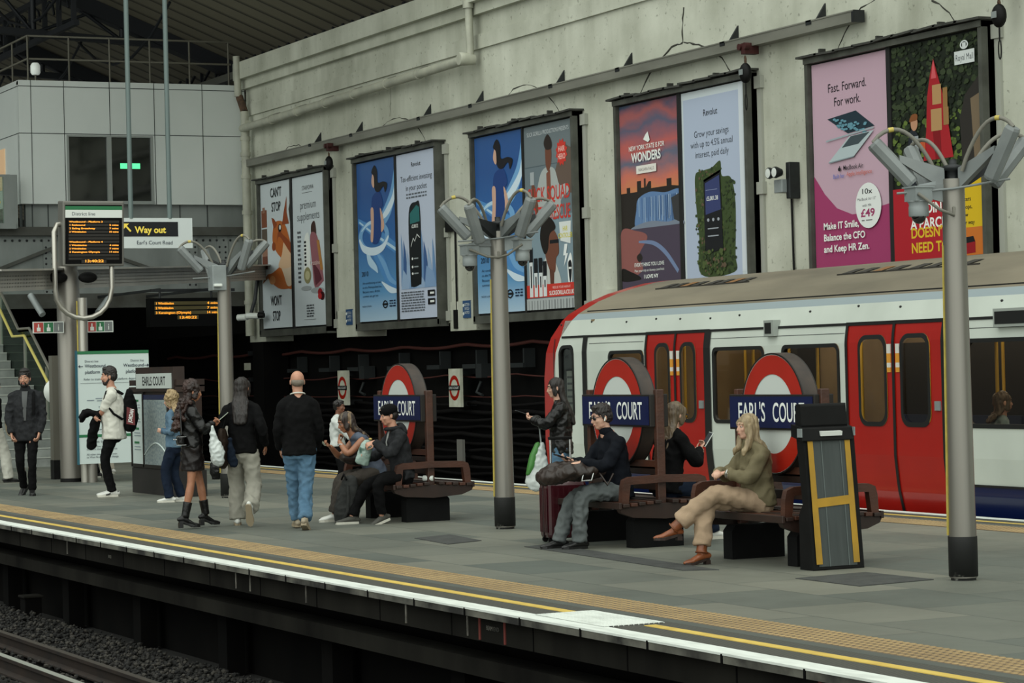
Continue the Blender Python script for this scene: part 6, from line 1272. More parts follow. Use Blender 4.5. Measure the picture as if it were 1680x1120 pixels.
        if curl:
            r = random.Random(curl)
            for i in range(170):
                t = r.random(); a = r.uniform(.15 * PI, 1.85 * PI) + PI; 
                if t < .45: ph = r.uniform(0, PI * .62); c = f.HP(-.02 + .105 * math.sin(ph) * math.cos(a) * (-1 if math.cos(a) > .55 else 1), .095 * math.sin(ph) * math.sin(a), .04 + .095 * math.cos(ph))
                else: c = h1.lerp(secs[-1][0], r.random()) + f.cl * r.uniform(-1, 1) * width * 1.15 * s + f.cf * r.uniform(-.07, .05) * s
                b.ell(c, r.uniform(.018, .034) * s, m, nu=8, nv=6)
        put(remesh(b, .0085, 2 if curl else 3, amp, 26 if not curl else 34, 3, (1, 1, .25) if not curl else (1, 1, 1)), name, m, f.t); f.brow(m)
    def top(f, name, m, length=.02, loose=1.0, sleeve=2.0, cuff=.036, hem=1.0, amp=.012, neck=.075, puff=1.0, belly=0.0, collar=None, shoulder=1.0, vox=.011, freq=9, bust=0.0):
        """jacket, sweater or tee; length = how far the hem drops below the pelvis point"""
        s = f.s; b = MB(); L = loose
        b.loft([f.T(-length - .004, .164 * L * hem, .12 * L * hem, -.005), f.T(-length, .172 * L * hem, .128 * L * hem, -.005), f.T(.03, .168 * L, .125 * L), f.T(.14, .152 * L, .12 * L + belly), f.T(.30, .160 * L, .125 * L + belly * .6 + bust), f.T(.40, .162 * L, .112 * L), f.T(.465, .135 * L * shoulder, .088 * L), f.T(.51, neck + .015, neck * 1.02, .004), f.T(.54, neck * .86, neck * .84, .01)], m, 22, dome=False)
        for i in (0, 1): b.tube([f.N - f.up * .035 * s, f.N.lerp(f.sh[i], .5) - f.up * .006 * s, f.sh[i] + f.up * .004 * s], [.058 * s * L, .056 * s * L, (.058 if sleeve > 0 else .045) * s * L], m, 14); b.ell(f.sh[i], (.062 if sleeve > 0 else .04) * L * s * (f.b * .5 + .5), m)
        for i in (0, 1):
            if sleeve <= 0: continue
            t1 = sleeve; R0 = .061 * L * s * (f.b * .5 + .5)
            limb(b, f.sh[i] - f.up * .0 * s, f.el[i], f.wr[i], [(0, R0 * 1.02), (.3, .060 * L * s * puff), (.95, .054 * L * s), (1.4, .050 * L * s), (2, cuff * s * (1.12 if t1 > 1.5 else 1.5))], m, t1=t1)
        o = put(remesh(b, vox, 3, amp, freq, hash(name) % 17 if False else len(name)), name, m, f.t)
        if collar:
            c = MB(); c.loft([f.T(.505, neck * 1.05, neck * 1.0, .01), (f.N + f.up * .016 * s, f.cl * .074 * s, f.cf * .07 * s)], collar, 18); put(remesh(c, .009, 2), 'collar', collar, f.t)
        return o
    def panel(f, m, name, w_=.04, u0=.02, u1=.52, out=.128, loose=1.0):
        b = MB(); s = f.s
        for a, c in ((u0, u1),):
            pts = []
            for i in range(9): u = a + (c - a) * i / 8; o_ = out * loose * (1 - .35 * max(0, (u - .40) / .12)); pts.append((f.P + f.up * u * s + f.cf * o_ * s * f.b, u))
            vs = []
            for p, u in pts: ww = w_ * s * (.45 + .75 * (u - u0) / (u1 - u0)); vs += [p - f.cl * ww - f.cf * .012 * s, p, p + f.cl * ww - f.cf * .012 * s]
            b.add(vs, [q for i in range(8) for q in ((3 * i, 3 * i + 1, 3 * i + 4, 3 * i + 3), (3 * i + 1, 3 * i + 2, 3 * i + 5, 3 * i + 4))], m, True)
        b.build(name, f.t)
    def trousers(f, m, thigh=.088, knee=.066, hemr=.062, stop=(2.03, 2.03), amp=.010, seat=1.0, freq=9, name='trousers', rise=.09):
        s = f.s; b = MB(); q = f.P
        b.loft([(q + f.up * rise * s, f.pl * .138 * s * seat * f.b, f.pf * .098 * s * seat * f.b), (q + V((-.01, 0, -.0)) * s, f.pl * .165 * s * seat * f.b, f.pf * .118 * s * seat * f.b), (q + V((-.01, 0, -.08)) * s, f.pl * .165 * s * seat * f.b, f.pf * .115 * s * seat * f.b)], m, 20)
        for i in (0, 1): limb(b, f.hip[i], f.kn[i], f.an[i], [(0, thigh * 1.08 * s), (.35, thigh * s), (.95, knee * s), (1.3, (knee * .55 + hemr * .45) * s), (2, hemr * s)], m, 16, t1=stop[i])
        return put(remesh(b, .0115, 3, amp, freq, 5), name, m, f.t)
    def skirt(f, m, z0=-.30, flare=1.1, name='skirt'):
        s = f.s; b = MB(); b.loft([(f.P + f.up * .1 * s, f.pl * .148 * s, f.pf * .115 * s), (f.P, f.pl * .18 * s, f.pf * .135 * s), (f.P + V((.0, 0, z0)) * s, f.pl * .19 * s * flare, f.pf * .15 * s * flare)], m, 22, dome=False); put(remesh(b, .011, 3, .012, 10, 4), name, m, f.t)
    def shoes(f, m, sole, kind='sneaker', heel=0.0, names='shoe', m2=None):
        s = f.s
        for i in (0, 1):
            y = math.radians(f.fy[i]); p = math.radians(f.fp[i]); R = Matrix.Rotation(y, 3, 'Z') @ Matrix.Rotation(p, 3, 'Y'); A = f.an[i]
            W = lambda x, yy, z: A + R @ (V((x, yy, z - .085 - heel)) * s)
            sx_ = R @ V((0, 1, 0)) * s; ux = R @ V((0, 0, 1)) * s; b = MB()
            top = .075 if kind == 'sneaker' else .085
            b.loft([(W(-.075, 0, .048 + heel), sx_ * .030, ux * .030), (W(-.05, 0, .05 + heel), sx_ * .036, ux * .040), (W(.0, 0, .056 + heel * .8), sx_ * .037, ux * .044), (W(.06, 0, .048 + heel * .35), sx_ * .040, ux * .034), (W(.12, 0, .036), sx_ * .044, ux * .026), (W(.17, 0, .030), sx_ * .036, ux * .020), (W(.195, 0, .026), sx_ * .02, ux * .014)], m, 14)
            if kind == 'boot': q = W(.004, 0, .075 + heel); u_ = (f.kn[i] - q).normalized(); b.tube([q, q + u_ * .06 * s, q + u_ * .19 * s], [.052 * s, .052 * s, .06 * s], m, 14)
            elif kind == 'sneaker': b.tube([W(-.022, 0, .05), W(-.025, 0, .1)], [.042 * s, .040 * s], m, 12)
            so = put(remesh(b, .007, 2), names, m, f.t)
            c = MB(); out = [(-.085, .0), (-.075, .03), (-.03, .036), (.04, .036), (.1, .046), (.15, .044), (.19, .026), (.203, 0), (.19, -.026), (.15, -.044), (.1, -.046), (.04, -.036), (-.03, -.036), (-.075, -.03)]
            th = .028 if kind == 'sneaker' else .026; wy = 1 if kind == 'sneaker' else .88
            def hz(x): return heel * max(0, min(1, (.10 - x) / .13)) if heel else 0
            lo = [W(x, yy * wy, hz(x)) for x, yy in out]; hi = [W(x, yy * wy, th + hz(x)) for x, yy in out]; N_ = len(out); c.add(lo + hi, [tuple(range(N_))[::-1], tuple(range(N_, 2 * N_))] + [(j, (j + 1) % N_, N_ + (j + 1) % N_, N_ + j) for j in range(N_)], sole)
            if heel: q = [(-.083, .028), (-.03, .03), (-.03, -.03), (-.083, -.028)]; lo = [W(x, yy, 0) for x, yy in q[::-1]]; hi = [W(x * 1.0, yy, heel + .004) for x, yy in q[::-1]]; c.add(lo + hi, [(0, 1, 2, 3), (7, 6, 5, 4)] + [(j, 4 + j, 4 + (j + 1) % 4, (j + 1) % 4) for j in range(4)], sole)
            if m2: c.tube([W(.03, -.045, .05), W(.06, -.042, .035), W(.09, -.046, .03)], .01 * s, m2, 6); c.tube([W(.03, .045, .05), W(.06, .042, .035), W(.09, .046, .03)], .01 * s, m2, 6); c.ell(W(-.07, 0, .06), [.02 * s, .03 * s, .02 * s], m2, R, 8, 6)
            c.build('sole', so)
    def wp(f, p):
        """local point to world"""
        return f.t.matrix_world @ V(p) if False else V(f.t.location) + Matrix.Rotation(f.t.rotation_euler[2], 3, 'Z') @ V(p)
    def wd(f, p): return Matrix.Rotation(f.t.rotation_euler[2], 3, 'Z') @ V(p)
def soft(name, label, cat, secs, m, loc, vox=.009, amp=.008, freq=12, extra=None, parts=None):
    """a soft bag shape from lofted sections in world coordinates"""
    t = thing(name, label, cat, loc); b = MB(); b.loft(secs, m, 18); b.v = [(p[0] - loc[0], p[1] - loc[1], p[2] - loc[2]) for p in b.v]; put(remesh(b, vox, 2, amp, freq, 6), 'bag' if name != 'bag' else 'shell', m, t); return t
def hv(p, off): return math.degrees(math.atan2(p[1], p[0])) + off
BLK = fab('black', '#080809', '#0c0c0d'); CHAR = fab('charcoal', '#2a2b2d', '#202123', sc=30); NAVYC = fab('navy_black', '#0c0f15', '#12151c'); DENIM = fab('blue_jeans', '#58758c', '#456279', sc=5, b=.3); LDEN = fab('denim_jacket', '#5c7486', '#435a6c', sc=8); GRJ = fab('grey_jeans', '#5f6464', '#4c5151', sc=7); DJ = fab('dark_jeans', '#121a28', '#1a2434')
WTEE = fab('white_tee', '#c9c8be', '#bdbcb2'); GTR = fab('pale_grey_trousers', '#97958a', '#89877d', sc=4); BEI = fab('beige_trousers', '#a08a73', '#937e68', sc=4); KHA = fab('khaki_bomber', '#6f674f', '#635b45', .6, sc=4); TANK = fab('slate_tank', '#596270', '#4e5663'); OLV = fab('taupe_trousers', '#443f3a', '#393531', sc=4); WSL = fab('white_sleeves', '#c6cac6', '#b8bcb8')
LEA = mat('black_leather', '#080808', .3, 0, '#0f0e0e', 7, .4, 22, spec=.35); LSK = mat('black_brown_leather', '#161010', .42, 0, '#0f0b0b', 6, .4, 20, spec=.3); BRL = mat('tan_boot_leather', '#7c4424', .4, 0, '#653518', 9, .25, 30); BRB = mat('brown_bag_leather', '#2a1c15', .5, 0, '#1b120d', 7, .4, 20)
HB = mat('hair_black', '#120e0c', .45, 0, '#1d1714', 20, .6, 60, stretch=(1, 1, .12)); HDB = mat('hair_dark_brown', '#120d0b', .5, 0, '#1f1612', 20, .6, 60, stretch=(1, 1, .12)); HCU = mat('hair_curly_brown', '#140e0c', .5, 0, '#3a2119', 5, .6, 40); HBL = mat('hair_blonde', '#a08e6e', .5, 0, '#76654a', 24, .6, 60, stretch=(1, 1, .1)); HGB = mat('hair_ash_brown', '#4e4131', .42, 0, '#6c5b44', 30, .6, 60, stretch=(1, 1, .1)); HST = mat('hair_streaked', '#2a1f19', .45, 0, '#8a7458', 22, .6, 60, ramp=(.5, .68), stretch=(1, 1, .1)); HGR = mat('hair_grey_short', '#776d60', .6, 0, '#5b5349', 30); HBC = mat('hair_blond_curls', '#a08a66', .6, 0, '#7a6648', 12, .5, 40)
SWH = mat('shoe_white', '#c9cac4', .5); SBE = mat('shoe_beige', '#9d917c', .6, 0, '#857a67', 8); SBK = mat('shoe_black', '#121212', .4); SGY = mat('shoe_dark_grey', '#3c3c36', .7); RUW = mat('sole_white', '#c2c0b4', .6); RUT = mat('sole_tan', '#8a7d66', .7); PHN = mat('phone_black', '#101114', .15); PHS = mat('phone_pale_case', '#98a18f', .35); SILV = mat('silver_metal', '#b9bbba', .25, .9)
def phone(label, c, up, n, m=PHN):
    c = V(c); u = V(up).normalized(); n_ = V(n); n_ = (n_ - u * n_.dot(u)).normalized(); s = u.cross(n_); t = thing('phone', label, 'phone', c); R = Matrix((s, u, n_)).transposed(); b = MB(); b.box((0, 0, 0), (.074, .155, .009), m, R); b.build('case', t, bevel=.003); b = MB(); b.box(n_ * .0052, (.066, .145, .001), mat('phone_screen', '#1a2028', .1), R); b.build('screen', t); return t
# ---- bearded man walking this way
p = onz(46, 812); f = Fig('bearded man in a charcoal jacket with hands in pockets, walking in front of the stairs', p, hv(p, 172), 1.80, 'light', lh=(.13, .20, .90), rh=(.13, -.20, .90), lep=(-.5, 1, 0), rep=(-.5, -1, 0), lf=(.16, .085, .085), rf=(-.16, -.08, .125), lfy=10, rfy=-12, rfp=25, head=(-6, 4, 0), build=1.06, lcurl=.6, rcurl=.6)
f.body(); f.hair_short(HB, True, .012); f.top('jacket', CHAR, .16, 1.12, hem=1.02, cuff=.042, collar=CHAR, amp=.014); f.panel(mat('grey_polo', '#4c4e4e', .8), 'shirt', .035, .12, .53, .150); f.trousers(BLK, .082, .06, .055); f.shoes(SBK, SBK)
b = MB(); b.tube([f.T(.2, 0, 0)[0] + f.cf * .15 + f.cl * .13, f.T(.42, 0, 0)[0] + f.cf * .14 + f.cl * .13, f.T(.52, 0, 0)[0] + f.cf * .06 + f.cl * .12, f.T(.45, 0, 0)[0] - f.cf * .12 + f.cl * .11], .022, BLK, 8, flat=.5); b.v = [tuple(f.wp(q)) for q in b.v]; t = thing('backpack', 'black backpack worn by the bearded man', 'backpack', f.wp(f.T(.3, 0, 0)[0] - f.cf * .2)); b.build('strap', t, True)
c = f.wp(f.T(.28, 0, 0)[0] - f.cf * .215); b = MB(); b.loft([(c + V((0, 0, z)), f.wd(f.cl) * w_, f.wd(f.cf) * d_) for z, w_, d_ in ((-.22, .12, .07), (-.1, .14, .09), (.1, .14, .085), (.2, .11, .06))], BLK, 16); b.v = [(q[0] - t.location.x, q[1] - t.location.y, q[2] - t.location.z) for q in b.v]; put(remesh(b, .01, 2), 'pack', BLK, t)
# ---- walker cut by the frame edge
p = onz(-9, 792); f = Fig('person in black top and white trousers stepping out past the stairs', p, hv(p, -60), 1.68, 'light', lf=(-.28, .09, .2), rf=(.2, -.09, .085), lfp=55, lh=(.1, .26, .85), rh=(-.1, -.28, .85))
f.body(True); f.hair_long(HDB, .3); f.top('sweater', BLK, .06, 1.08); f.trousers(fab('white_trousers', '#b9b8ae'), .1, .085, .09); f.shoes(SBK, SBK)
c = f.wp((.02, -.30, .93)); c = onz(-9, 792) + V((0, 0, .95)) + V((.43, .9, 0)) * .2; t = soft('tote_bag', 'beige tote bag carried beside the white trousers', 'bag', [(c + V((.1, .1, z)), V((.05, .1, 0)) * w_, V((.04, -.02, 0)) * w_) for z, w_ in ((-.18, .8), (-.1, 1.1), (.05, 1.2), (.14, .9))], fab('beige_tote', '#9b8e76'), c)
# ---- man in the white tee
p = onz(189, 814); f = Fig('man in a white tee shirt with arms folded, in profile before the information panel', p, hv(p, 86), 1.80, 'light', lh=(.21, -.12, 1.15), rh=(.21, .10, 1.11), lep=(.2, 1, -.7), rep=(.2, -1, -.7), lf=(.03, .09, .085), rf=(.06, -.1, .085), head=(6, 4, 0), build=1.08, lcurl=.6, rcurl=.6)
f.body(); f.hair_short(HDB, True, .01); f.top('tee_shirt', WTEE, .14, 1.14, sleeve=.85, hem=1.06, belly=.02, amp=.012); f.trousers(BLK, .086, .062, .06); f.shoes(SWH, RUW, m2=SBK)
c = f.wp(f.T(.27, 0, 0)[0] - f.cf * .25); t = thing('backpack', 'black backpack with a red lettered panel, worn by the man in the white tee', 'backpack', c); b = MB(); cl, cf = f.wd(f.cl), f.wd(f.cf); b.loft([(V((0, 0, z)) + cf * .02, cl * w_, cf * d_) for z, w_, d_ in ((-.25, .14, .09), (-.14, .155, .12), (.08, .145, .095), (.22, .11, .05))], BLK, 18); put(remesh(b, .01, 2, .008, 10), 'pack', BLK, t)
b = MB(); q = [V((0, 0, z)) - cf * (x - .02) + cl * .165 for x, z in ((-.06, -.25), (.1, -.22), (.08, .0), (-.02, -.02))]; q = [cl * .15 - cf * (x - .01) + V((0, 0, z)) for x, z in ((-.05, -.22), (.07, -.24), (.07, -.02), (-.04, .02))]; b.prism(q, cl * .012, mat('red_panel', '#5e1518', .6)); b.text('JORDAN', cl * .164 - cf * .03 + V((0, 0, -.11)), (V((0, 0, 1)) * .95 - cf * .2).normalized(), (cf * .95 + V((0, 0, .2))).normalized() , .05, LETW, .19, 'CENTER', .02); b.build('panel', t)
b = MB()
for sg in (1, -1): b.tube([f.wp(f.T(.12, 0, 0)[0] - f.cf * .14 + f.cl * sg * .15) - c, f.wp(f.T(.2, 0, 0)[0] - f.cf * .02 + f.cl * sg * .215) - c, f.wp(f.T(.38, 0, 0)[0] + f.cf * .115 + f.cl * sg * .165) - c, f.wp(f.T(.50, 0, 0)[0] + f.cf * .08 + f.cl * sg * .13) - c, f.wp(f.T(.53, 0, 0)[0] - f.cf * .03 + f.cl * sg * .11) - c, f.wp(f.T(.46, 0, 0)[0] - f.cf * .14 + f.cl * sg * .1) - c], .017, BLK, 8)
b.build('strap', t)
c = f.wp((.25, .02, 1.05)); t = thing('folded_jacket', 'black jacket draped over the folded arms of the man in the white tee', 'jacket', c); b = MB(); fx, fl = f.wd((1, 0, 0)), f.wd((0, 1, 0)); b.loft([(fx * x + V((0, 0, z)), fl * .13, V((0, 0, 1)) * .05 + fx * .02) for x, z in ((.19, .06), (.15, .12), (.08, .14), (-.04, .1))], BLK, 14); b.loft([(fx * x + V((0, 0, z)), fl * w_, fx * .065) for x, z, w_ in ((-.04, .10, .13), (-.0, 0, .14), (.03, -.13, .12), (.05, -.25, .09), (.06, -.33, .06))], BLK, 14); put(remesh(b, .011, 3, .016, 9, 2), 'cloth', BLK, t)
# ---- two people behind the information panel
for (px_, py_, lab, off, tr_, sh, so) in ((158, 783, 'person in dark trousers standing behind the white information panel', 90, BLK, SBK, RUW), (177, 777, 'person in pale trousers and white trainers behind the information panel', 60, fab('cream_trousers', '#a9a293'), SWH, RUW)):
    p = onz(px_, py_); f = Fig(lab, p, hv(p, off), 1.66, 'light'); f.body(True); f.hair_short(HDB); f.top('coat', CHAR, .2, 1.1); f.trousers(tr_, .085, .07, .07); f.shoes(sh, so)
# ---- denim jacket
p = onz(290, 823); f = Fig('blond curly haired person in a denim jacket reading the kiosk map', p, hv(p, 62), 1.45, 'pale', lh=(.12, .14, .95), rh=(.12, -.14, .95), head=(10, 14, 0), lf=(.06, .08, .085), rf=(-.03, -.08, .085), lfy=24, rfy=18)
f.body(True); f.hair_long(HBC, .16, .11, .02, curl=4); f.top('denim_jacket', LDEN, .05, 1.12, amp=.014); f.trousers(DJ, .088, .075, .075); f.shoes(SWH, RUW)
# ---- curly haired woman with phone
p = onz(318, 866); f = Fig('woman with long dark curls, leather jacket and heeled boots, holding a phone', p, hv(p, -78), 1.51, 'tan', lh=(.24, .02, 1.13), rh=(.22, -.05, 1.14), lep=(-.2, .6, -1), rep=(-.2, -.9, -1), lf=(.16, .10, .147), rf=(-.12, -.10, .147), lfy=14, rfy=6, head=(-4, 10, 0), pelvis=(0, 0, 1.03), lean=-3, lcurl=.75, rcurl=.75,
    lhd=(V((.75, -.3, .45)), V((-.1, -1, .5))), rhd=(V((.75, .3, .45)), V((-.1, 1, .5))))
f.an = [a + V((0, 0, .0)) for a in f.an]
f.body(True); f.hair_long(HCU, .40, .125, .06, curl=9, amp=.01); f.top('leather_jacket', LEA, -.0, 1.08, hem=.98, amp=.014, cuff=.04, collar=LEA); f.skirt(LSK, -.30, 1.0); f.shoes(LEA, SBK, 'boot', .062)
phone('pale phone held up by the curly haired woman', f.wp(f.wr[1] + V((.13, .06, .07))), f.wd((.75, 0, .6)), f.wd((-.6, 0, .75)), PHS)
c = f.wp((.18, -.22, .89)); PLB = mat('white_plastic_bag', '#c3c9c6', .35, 0, '#b2bab8', 5, .3, 12); fx, fl = f.wd((1, 0, 0)), f.wd((0, 1, 0)); t = soft('carrier_bag', 'white plastic carrier bag hanging from the arm of the curly haired woman', 'bag', [(fx * x + c + V((0, 0, z)), fx * w_, fl * d_) for x, z, w_, d_ in ((.0, .22, .015, .012), (.01, .14, .03, .025), (.03, .05, .06, .045), (.05, -.06, .085, .065), (.06, -.15, .07, .06))], PLB, c, amp=.014, freq=14)
c = f.wp((-.15, -.10, .97)); t = thing('handbag', 'small black handbag with silver fittings at the back of the curly haired woman', 'bag', c); b = MB(); b.box((0, 0, 0), (.07, .18, .11), LEA, Matrix.Rotation(f.t.rotation_euler[2], 3, 'Z')); b.build('pouch', t, bevel=.03)
b = MB()
for a in (-.07, 0, .07): b.ell(fx * -.055 + fl * a + V((0, 0, .01)), .008, SILV, nu=8, nv=6)
for z in (-.05, .04): b.tube([fx * -.052 + fl * .09 + V((0, 0, z)), fx * -.054 - fl * .09 + V((0, 0, z))], .003, SILV, 6); b.tube([fx * .045 - fl * .103 + V((0, 0, z)), fx * -.05 - fl * .103 + V((0, 0, z))], .003, SILV, 6)
b.build('silver_fittings', t); b = MB(); b.tube([c * 0 + fx * .0 - fl * .09 + V((0, 0, .06)), f.wp(f.S - f.cf * .12 + f.cl * -.1) - c, f.wp(f.sh[0] + f.up * .07) - c], .008, LEA, 6); b.build('strap', t)
# ---- woman in black with wide pale trousers, walking away
p = onz(400, 862); f = Fig('woman in a black sweater and pale wide trousers walking away with one foot raised', p, hv(p, -8), 1.63, 'tan', build=.95, lh=(.10, .25, .90), rh=(.08, -.25, .88), lf=(.12, .085, .085), rf=(-.32, -.12, .21), rfp=68, lfy=8, rfy=-6, lean=3, head=(-14, 4, 0), rkp=(1, -.1, 0))
f.body(True); f.hair_long(HDB, .34, .105, .03, amp=.008); f.top('sweater', BLK, .07, 1.1, hem=1.04, amp=.012); f.trousers(GTR, .1, .092, .095, (2.03, 2.0), amp=.014); f.shoes(SWH, RUT)
c = f.wp((-.10, .20, .88)); fx, fl = f.wd((1, 0, 0)), f.wd((0, 1, 0)); BBR = fab('brown_tote', '#2e241d', '#241b15', .6)
t = soft('tote_bag', 'dark brown tote bag on the shoulder of the woman in pale trousers', 'bag', [(c + V((0, 0, z)), fx * w_, fl * d_) for z, w_, d_ in ((-.19, .15, .05), (-.1, .17, .075), (.05, .17, .07), (.17, .15, .04))], BBR, c)
b = MB()
for a in (-.06, .06): b.tube([fx * a + V((0, 0, .16)), f.wp(f.sh[0] + f.up * .075 * f.s + f.cl * -.02 + f.cf * a * .5) - c], .009, BLK, 6)
b.build('handles', t)
c = f.wp((-.20, .10, .80)); t = soft('pouch', 'navy scarf end hanging under the brown tote bag', 'scarf', [(c + V((0, 0, z)) - fl * x, fl * w_, fx * .025) for z, w_, x in ((.16, .02, .0), (.04, .04, .01), (-.08, .06, .02), (-.12, .04, .03))], fab('navy_scarf', '#141c28'), c, amp=.012)
# ---- bald man in jeans, walking away
p = onz(494, 868); f = Fig('bald man in a black sweater and blue jeans walking away', p, hv(p, 4), 1.69, 'light', lh=(.15, .19, .87), rh=(.15, -.19, .87), lep=(-.9, .55, .0), rep=(-.9, -.55, .0), lf=(.26, .02, .085), rf=(-.20, -.03, .11), rfp=22, lfy=4, rfy=-14, build=.95, head=(0, 0, 0), lcurl=.5, rcurl=.5)
f.body(); f.hair_short(HGR, bald=True, amp=.002); f.top('sweater', BLK, .10, 1.15, hem=1.0, amp=.012, cuff=.045); f.trousers(DENIM, .094, .078, .074, (1.97, 1.96), amp=.015, freq=11); f.shoes(SBE, RUT)
b = MB(); c = f.N + f.up * .012; b.tube([c + (f.cl * math.cos(t_) * .078 + f.cf * math.sin(t_) * .072) * f.s + f.up * (.006 - .018 * math.sin(t_)) for t_ in [2 * PI * i / 20 for i in range(21)]], .008, WTEE, 8); b.build('shirt_collar', f.t)
# ---- girl in white sleeves behind the farthest bench
p = onz(556, 812); f = Fig('girl with hair puffs and white puffed sleeves standing behind the farthest bench', p, hv(p, -105), 1.28, 'brown', lh=(.3, .08, 1.02 * .72), rh=(.26, -.08, 1.0 * .72), lep=(0, 1, -.5), rep=(0, -1, -.5), head=(-8, 6, 0))
f.body(True); f.hair_short(HB, amp=.004); f.top('blouse', WSL, .02, 1.12, puff=1.35, amp=.014); f.panel(BLK, 'bib', .08, .0, .42, .15); f.trousers(BLK, .085, .07, .07); f.shoes(SBK, SBK)
for sg in (1, -1): b = MB(); b.ell(f.HP(-.03, sg * .105, .05), [.055 * f.s] * 3, HB); put(remesh(b, .008, 1, .012, 40), 'hair_puff', HB, f.t)
# ---- seated on the farthest bench: woman with phone
p = (-26.80, 11.05); f = Fig('woman in a slate tank top leaning over her phone on the farthest bench', p, -97, 1.62, 'tan', pelvis=(0, 0, .535), lean=27, side=0, twist=6, head=(0, 20, 0), neckf=.04, lh=(.43, .03, .895), rh=(.52, -.02, .84), lep=(.6, .5, -1), rep=(-.2, -.5, -1), lf=(.52, .10, .085), rf=(.44, -.10, .085), lkp=(.5, 0, 1), rkp=(.5, 0, 1), lcurl=.95, rcurl=.75, lhd=(V((-.2, -.5, .7)), V((-1, 0, .2))), rhd=(V((.8, .3, .35)), V((.2, .5, .8))))
f.body(True, bare=True); f.hair_long(HST, .26, .10, .05, amp=.009, locks=0); f.top('tank_top', TANK, .04, 1.02, sleeve=0, amp=.010, hem=1.08); f.trousers(OLV, .10, .088, .085, (1.96, 1.96), amp=.013); f.shoes(SWH, RUW)
b = MB(); b.tube([f.wr[0] + (f.el[0] - f.wr[0]).normalized() * .05 + V((math.cos(t_) * .034, math.sin(t_) * .034, 0)) for t_ in [2 * PI * i / 14 for i in range(15)]], .008, SILV, 6); b.build('watch', f.t)
phone('pale cased phone held by the woman in the slate tank top', f.wp(f.wr[1] + V((.11, .02, .07))), f.wd((.62, 0, .75)), f.wd((-.75, 0, .62)), PHS)
c = f.wp((.24, .02, .71)); fx, fl = f.wd((1, 0, 0)), f.wd((0, 1, 0)); soft('handbag', 'dark brown handbag on the lap of the woman in the slate tank top', 'bag', [(c + fx * x, fl * w_, V((0, 0, 1)) * h_) for x, w_, h_ in ((-.12, .12, .06), (-.04, .14, .09), (.06, .14, .085), (.13, .11, .05))], BRB, c)
# ---- seated on the farthest bench: man in the cap
p = (-26.06, 11.06); f = Fig('man in a backwards black cap and charcoal hoodie with a snack bag', p, -92, 1.62, 'light', pelvis=(0, 0, .54), lean=9, head=(-4, 12, 0), lh=(.36, .10, .90), rh=(.42, -.06, .72), lep=(-.5, .6, -1), rep=(0, -.6, -1), lf=(.30, .13, .10), rf=(.56, -.12, .085), lfp=18, lkp=(.7, .3, 1), rkp=(.7, -.2, 1), lcurl=.8, rcurl=.7, lhd=(V((.8, -.1, -.3)), V((0, -.6, -1))), rhd=(V((.7, .5, .1)), V((-.2, .2, 1))))
f.body(); f.hair_short(HDB, amp=.003); f.top('hoodie', CHAR, .06, 1.12, amp=.015, cuff=.042); f.panel(mat('grey_undershirt', '#8d8f8c', .8), 'undershirt', .025, .28, .53, .145); f.trousers(BLK, .088, .066, .06, (1.95, 1.97)); f.shoes(SGY, RUW)
b = MB(); b.loft([f.T(.48, .11, .05, -.09), f.T(.55, .10, .05, -.075)], CHAR, 14); b.tube([f.N + (f.cl * math.cos(t_) * .10 + f.cf * math.sin(t_) * .085) * f.s for t_ in [2 * PI * i / 18 for i in range(19)]], .024, CHAR, 8); put(remesh(b, .01, 3, .006), 'hood', CHAR, f.t)
b = MB(); R = f.hR; b.ell(f.HP(-.012, 0, .055), [.106, .09, .075], BLK, R, 18, 12); b.loft([(f.HP(-.07, 0, .02), R @ V((0, .07, 0)), R @ V((0, 0, .012))), (f.HP(-.14, 0, -.005), R @ V((0, .06, 0)), R @ V((0, 0, .01)))], BLK, 12); put(remesh(b, .0075, 2), 'cap', BLK, f.t)
b = MB(); b.ell(f.HP(.088, 0, .075), [.008, .022, .016], mat('cap_badge', '#b79c8e', .6), R, 8, 6); b.build('cap_badge', f.t)
c = f.wp((.43, .0, .80)); fx, fl = f.wd((1, 0, 0)), f.wd((0, 1, 0)); SNK = mat('snack_bag_foil', '#8fa39a', .3, .1, '#39584c', 9, .3, 20, ramp=(.55, .62)); d = (V((0, 0, 1)) * .9 - fx * .3).normalized(); t = soft('snack_bag', 'pale green and white snack bag held by the man in the cap', 'snack bag', [(c + d * z, (fx * .9 + V((0, 0, .3))) * w_, fl * t_) for z, w_, t_ in ((-.14, .085, .02), (-.06, .085, .045), (.05, .075, .04), (.12, .05, .012))], SNK, c, vox=.007)
b = MB(); b.ell(d * .135 + fx * -.02, [.03, .02, .015], mat('snack_gold', '#a58f4b', .4), nu=8, nv=6); b.build('torn_top', t)
c = V((-26.4, 10.52, 0)); t = thing('backpack', 'dark grey backpack on the ground between the feet of the man in the cap', 'backpack', c); b = MB(); GBP = fab('grey_backpack', '#343534', '#282928', sc=8); b.loft([(V((x, y, z)), V((.13, .03, 0)) * w_, V((0, .11, 0)) * d_) for x, y, z, w_, d_ in ((0, .0, .05, 1.1, 1.1), (0, .01, .18, 1.15, 1.1), (0, .03, .33, 1.0, .9), (0, .05, .46, .75, .6))], GBP, 18); put(remesh(b, .01, 2, .01, 10), 'pack', GBP, t)
b = MB(); b.tube([(.13, -.03, .42), (.17, -.04, .3), (.165, -.05, .14), (.12, -.09, .04)], .02, GBP, 8); b.tube([(-.05, -.03, .48), (0, -.02, .54), (.05, -.01, .48)], .012, BLK, 6); b.tube([(.12, -.09, .03), (.11, -.11, .0)], .025, SILV, 8); b.build('straps', t)
